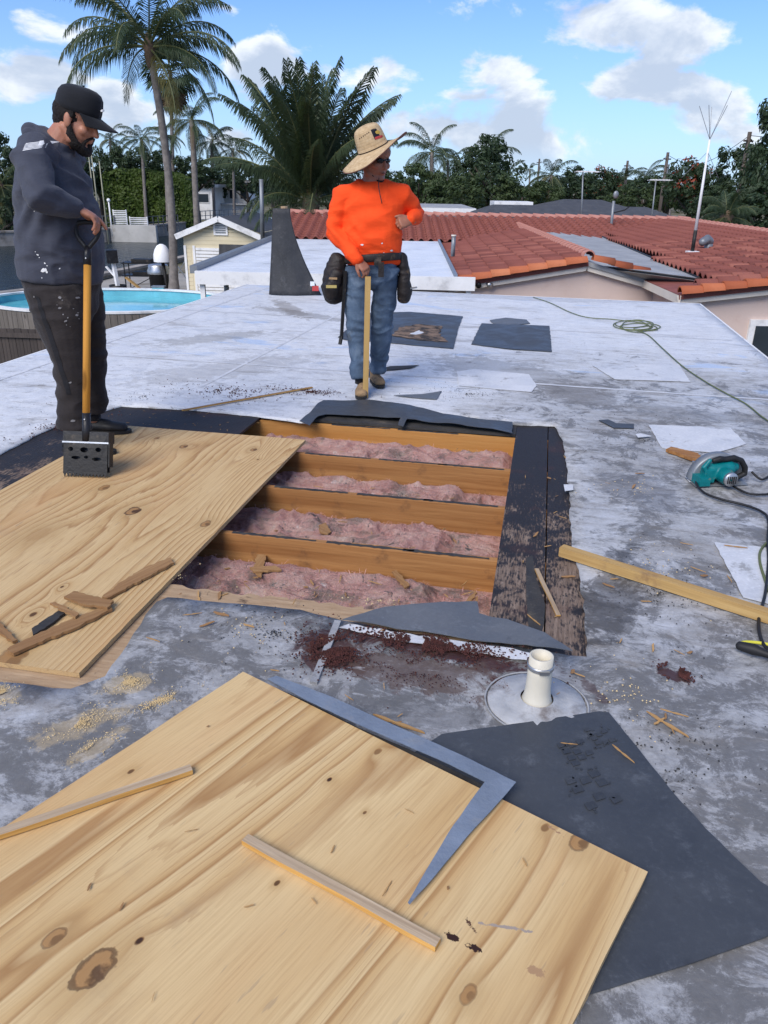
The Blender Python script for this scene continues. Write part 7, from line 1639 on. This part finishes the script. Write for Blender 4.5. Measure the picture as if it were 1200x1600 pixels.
for (x, yt, yb, lab) in [(139,245,345,'pole nearest the bearded face'),(151,228,345,'taller pole of the close pair'),(155.5,225,346,'tallest of the bare poles'),(166,252,346,'shorter bare pole apart from the pair'),(132,247,340,'bare pole just under the beard')]:
    p = dep(x, yb, 58); t = dep(x - (yb-yt)*.0, yt, 58); tag(MB().add(tube([(0,0,0), (0,0,(t.z-GZ)*.6), (0,0,t.z-GZ)], [.055,.045,.03], 7)).obj('mooring_pole', 'bamboo', None, True, (p.x, 58.0, GZ)), 'thin bare mooring pole, ' + lab, 'pole', 'bare poles on the canal')
# ================================================================ far houses
def gable_house(x0, x1, Y, dp, ye, yr, label, roofm='shingle_dark', wallm='wall_white', wins=3, over=.4):
    a, b = dep(x0, ye, Y), dep(x1, ye, Y); ze = (a.z + b.z)/2; zr = dep((x0+x1)/2, yr, Y + dp/2).z; r_ = thing('far_house', label, 'house', (a.x, Y, GZ)); W_ = b.x - a.x; he = ze - GZ; hr = max(he + .4, zr - GZ)
    MB().add(box((W_/2, dp/2, he/2 - .04), (W_, dp, he - .08))).obj('wall', wallm, r_)
    for s in (0, 1):
        y0 = -over if s == 0 else dp + over; v = [(-over,y0,he-.05),(W_+over,y0,he-.05),(W_+over-1.2,dp/2,hr),(-over+1.2,dp/2,hr)]; v += [(x,y,z-.1) for x,y,z in v]; MB().add((v, [(0,1,2,3),(7,6,5,4),(0,4,5,1),(1,5,6,2),(2,6,7,3),(3,7,4,0)])).obj('roof_slope', roofm, r_)
    for s in (0, 1):
        x0_ = -over if s == 0 else W_+over; xr = x0_ + (1.2 if s == 0 else -1.2); v = [(x0_,-over,he-.05),(x0_,dp+over,he-.05),(xr,dp/2,hr)]; v += [(x,y,z-.1) for x,y,z in v]; MB().add((v, [(0,1,2),(5,4,3),(0,3,4,1),(1,4,5,2),(2,5,3,0)])).obj('roof_slope', roofm, r_)
    MB().add(beam((-over,-over-.03,he-.12), (W_+over,-over-.03,he-.12), .04, .16)).obj('fascia', 'trim_white', r_)
    for k in range(wins): x = W_*(k+.5)/wins; wn = MB().add(box((x,-.02,he*.58), (1.2,.08,1.0))).obj('window', 'trim_white', r_); MB().add(box((x,-.07,he*.58), (1.05,.03,.85))).obj('pane', 'window_glass', wn)
    return r_
gable_house(760, 1085, 36, 9, 350, 322, 'house with a long dark grey shingle roof behind the red tiles'); gable_house(880, 985, 50, 8, 326, 312, 'house with a black roof and white fascia behind the long grey roof')
def flat_house(x0, x1, Y, dp, yt, label, wins=3, th=.3, roofm='roof_grey'):
    a, b = dep(x0, yt, Y), dep(x1, yt, Y); z = (a.z+b.z)/2; r_ = thing('far_house', label, 'house', (a.x, Y, GZ)); W_ = b.x - a.x; h_ = z - GZ
    MB().add(box((W_/2, dp/2, h_/2 - th/2), (W_, dp, h_ - th))).obj('wall', 'wall_white', r_); MB().add(box((W_/2, dp/2, h_ - th/2 + .01), (W_+1.0, dp+1.0, th))).obj('roof', 'trim_white', r_); MB().add(box((W_/2, dp/2, h_+.025), (W_+.8, dp+.8, .03))).obj('roof_top', roofm, r_)
    for k in range(wins): x = W_*(k+.5)/wins; wn = MB().add(box((x,-.02,h_*.62), (W_/wins*.7,.08,h_*.28))).obj('window', 'trim_white', r_); MB().add(box((x,-.07,h_*.62), (W_/wins*.62,.03,h_*.23))).obj('pane', 'window_glass', wn)
flat_house(272, 330, 96, 7, 288, 'white house with a long window strip beyond the hedge', 2, roofm='shingle_dark'); flat_house(338, 388, 104, 8, 281, 'white house with stepped dark roof right of the long window strip', 3, roofm='shingle_dark'); flat_house(640, 728, 44, 7, 325, 'low white-edged roof behind the red ridge', 2, .25); flat_house(306, 400, 101, .4, 318, 'low white boundary wall of the far house', 0, .1)
p = dep(798, 326, 46); tr = thing('boat_trailer', 'white covered trailer above the long grey roof', 'trailer', (p.x, 46, GZ)); ht = dep(798, 313, 46).z - GZ; MB().add(box((0,0,ht - .35), (2.1,2,.6))).obj('cover', 'trim_white', tr); MB().add(box((-.1,-1.02,ht-.5), (1.3,.05,.12))).obj('stripe', 'grey_metal', tr); MB().add(box((0,0,(ht-.65)/2), (1.9,1.8,ht-.67))).obj('body', 'wall_white', tr)
# roof aerials
def aerial(x0, y0, x1, y1, Y, label, boom, els, w_=.02, yag=True):
    p = dep(x0, y0, Y); t = dep(x1, y1, Y) - p; r_ = thing('aerial', label, 'aerial', p); MB().add(tube([Vector((0,0,-.6)), t], w_, 6)).obj('mast', 'grey_metal', r_, True)
    if yag:
        MB().add(beam(t + Vector((-boom*.3,0,0)), t + Vector((boom*.7,0,0)), .05, .04)).obj('boom', 'trim_white', r_)
        for k in range(els): x = -boom*.3 + boom*k/(els-1); MB().add(beam(t + Vector((x,-.35,0)), t + Vector((x,.35,-.02)), .02, .02)).obj('element', 'trim_white', r_)
    return r_
aerial(910, 348, 911, 268, 34, 'aerial with a single white boom above the long grey roof', .9, 5, .03); aerial(1018, 348, 1025, 281, 34, 'leaning aerial with short white elements', .8, 7, .028)
r_ = aerial(956, 348, 959, 314, 27, 'stubby grey mast with a small dish bracket', .1, 2, .05, False); MB().add(ellip((.02,0,.85), (.09,.05,.12), 10, 8)).obj('dish', 'grey_metal', r_, True); MB().add(tube([(0,0,.3),(.35,-.1,.4),(.5,0,.5)], .02, 6)).obj('bracket', 'black_rubber', r_)
aerial(409, 345, 408, 280, 28, 'plain grey pole in front of the short-trunked palm', .1, 2, .07, False)
# utility poles and lines
UP = []
for (x, yt, Y, lean, lab) in [(1172,206,52,-.0,'tall utility pole in front of the biggest dark tree'),(1044,238,70,.0,'utility pole over the low trees'),(981,251,88,.0,'distant utility pole beyond the pale palm'),(946,264,104,.0,'smallest utility pole on the skyline'),(843,248,120,0,'far utility pole near the tiny palm')]:
    t = dep(x, yt, Y); r_ = thing('utility_pole', lab, 'utility pole', (t.x, Y, GZ)); h_ = t.z - GZ; MB().add(tube([(0,0,0),(0,0,h_)], [.17,.12], 9)).obj('pole', 'pole_wood', r_, True); MB().add(box((0,0,h_-.5), (.9,.1,.1), .6)).obj('crossarm', 'pole_wood', r_)
    MB().add(tube([(.15,0,h_-1.6),(.15,0,h_-.9)], .12, 8)).obj('insulator', 'grey_metal', r_); UP.append(Vector((t.x, Y, t.z - .2)))
UP = [UP[0] + Vector((14,-26,0))] + UP
for i, (a, b) in enumerate(zip(UP[:-1], UP[1:])):
    for k in range(2):
        P = [a.lerp(b, s/12) + Vector((0,0,-.9*k - 1.1*math.sin(math.pi*s/12))) for s in range(13)]; tag(MB().add(tube(P, .018, 5)).obj('power_line', 'black_rubber', None), ['upper', 'lower'][k] + ' power line ' + ['running past the biggest dark tree', 'between the two nearest utility poles', 'beyond the low trees', 'between the distant utility poles', 'between the smallest utility poles'][i], 'power line')
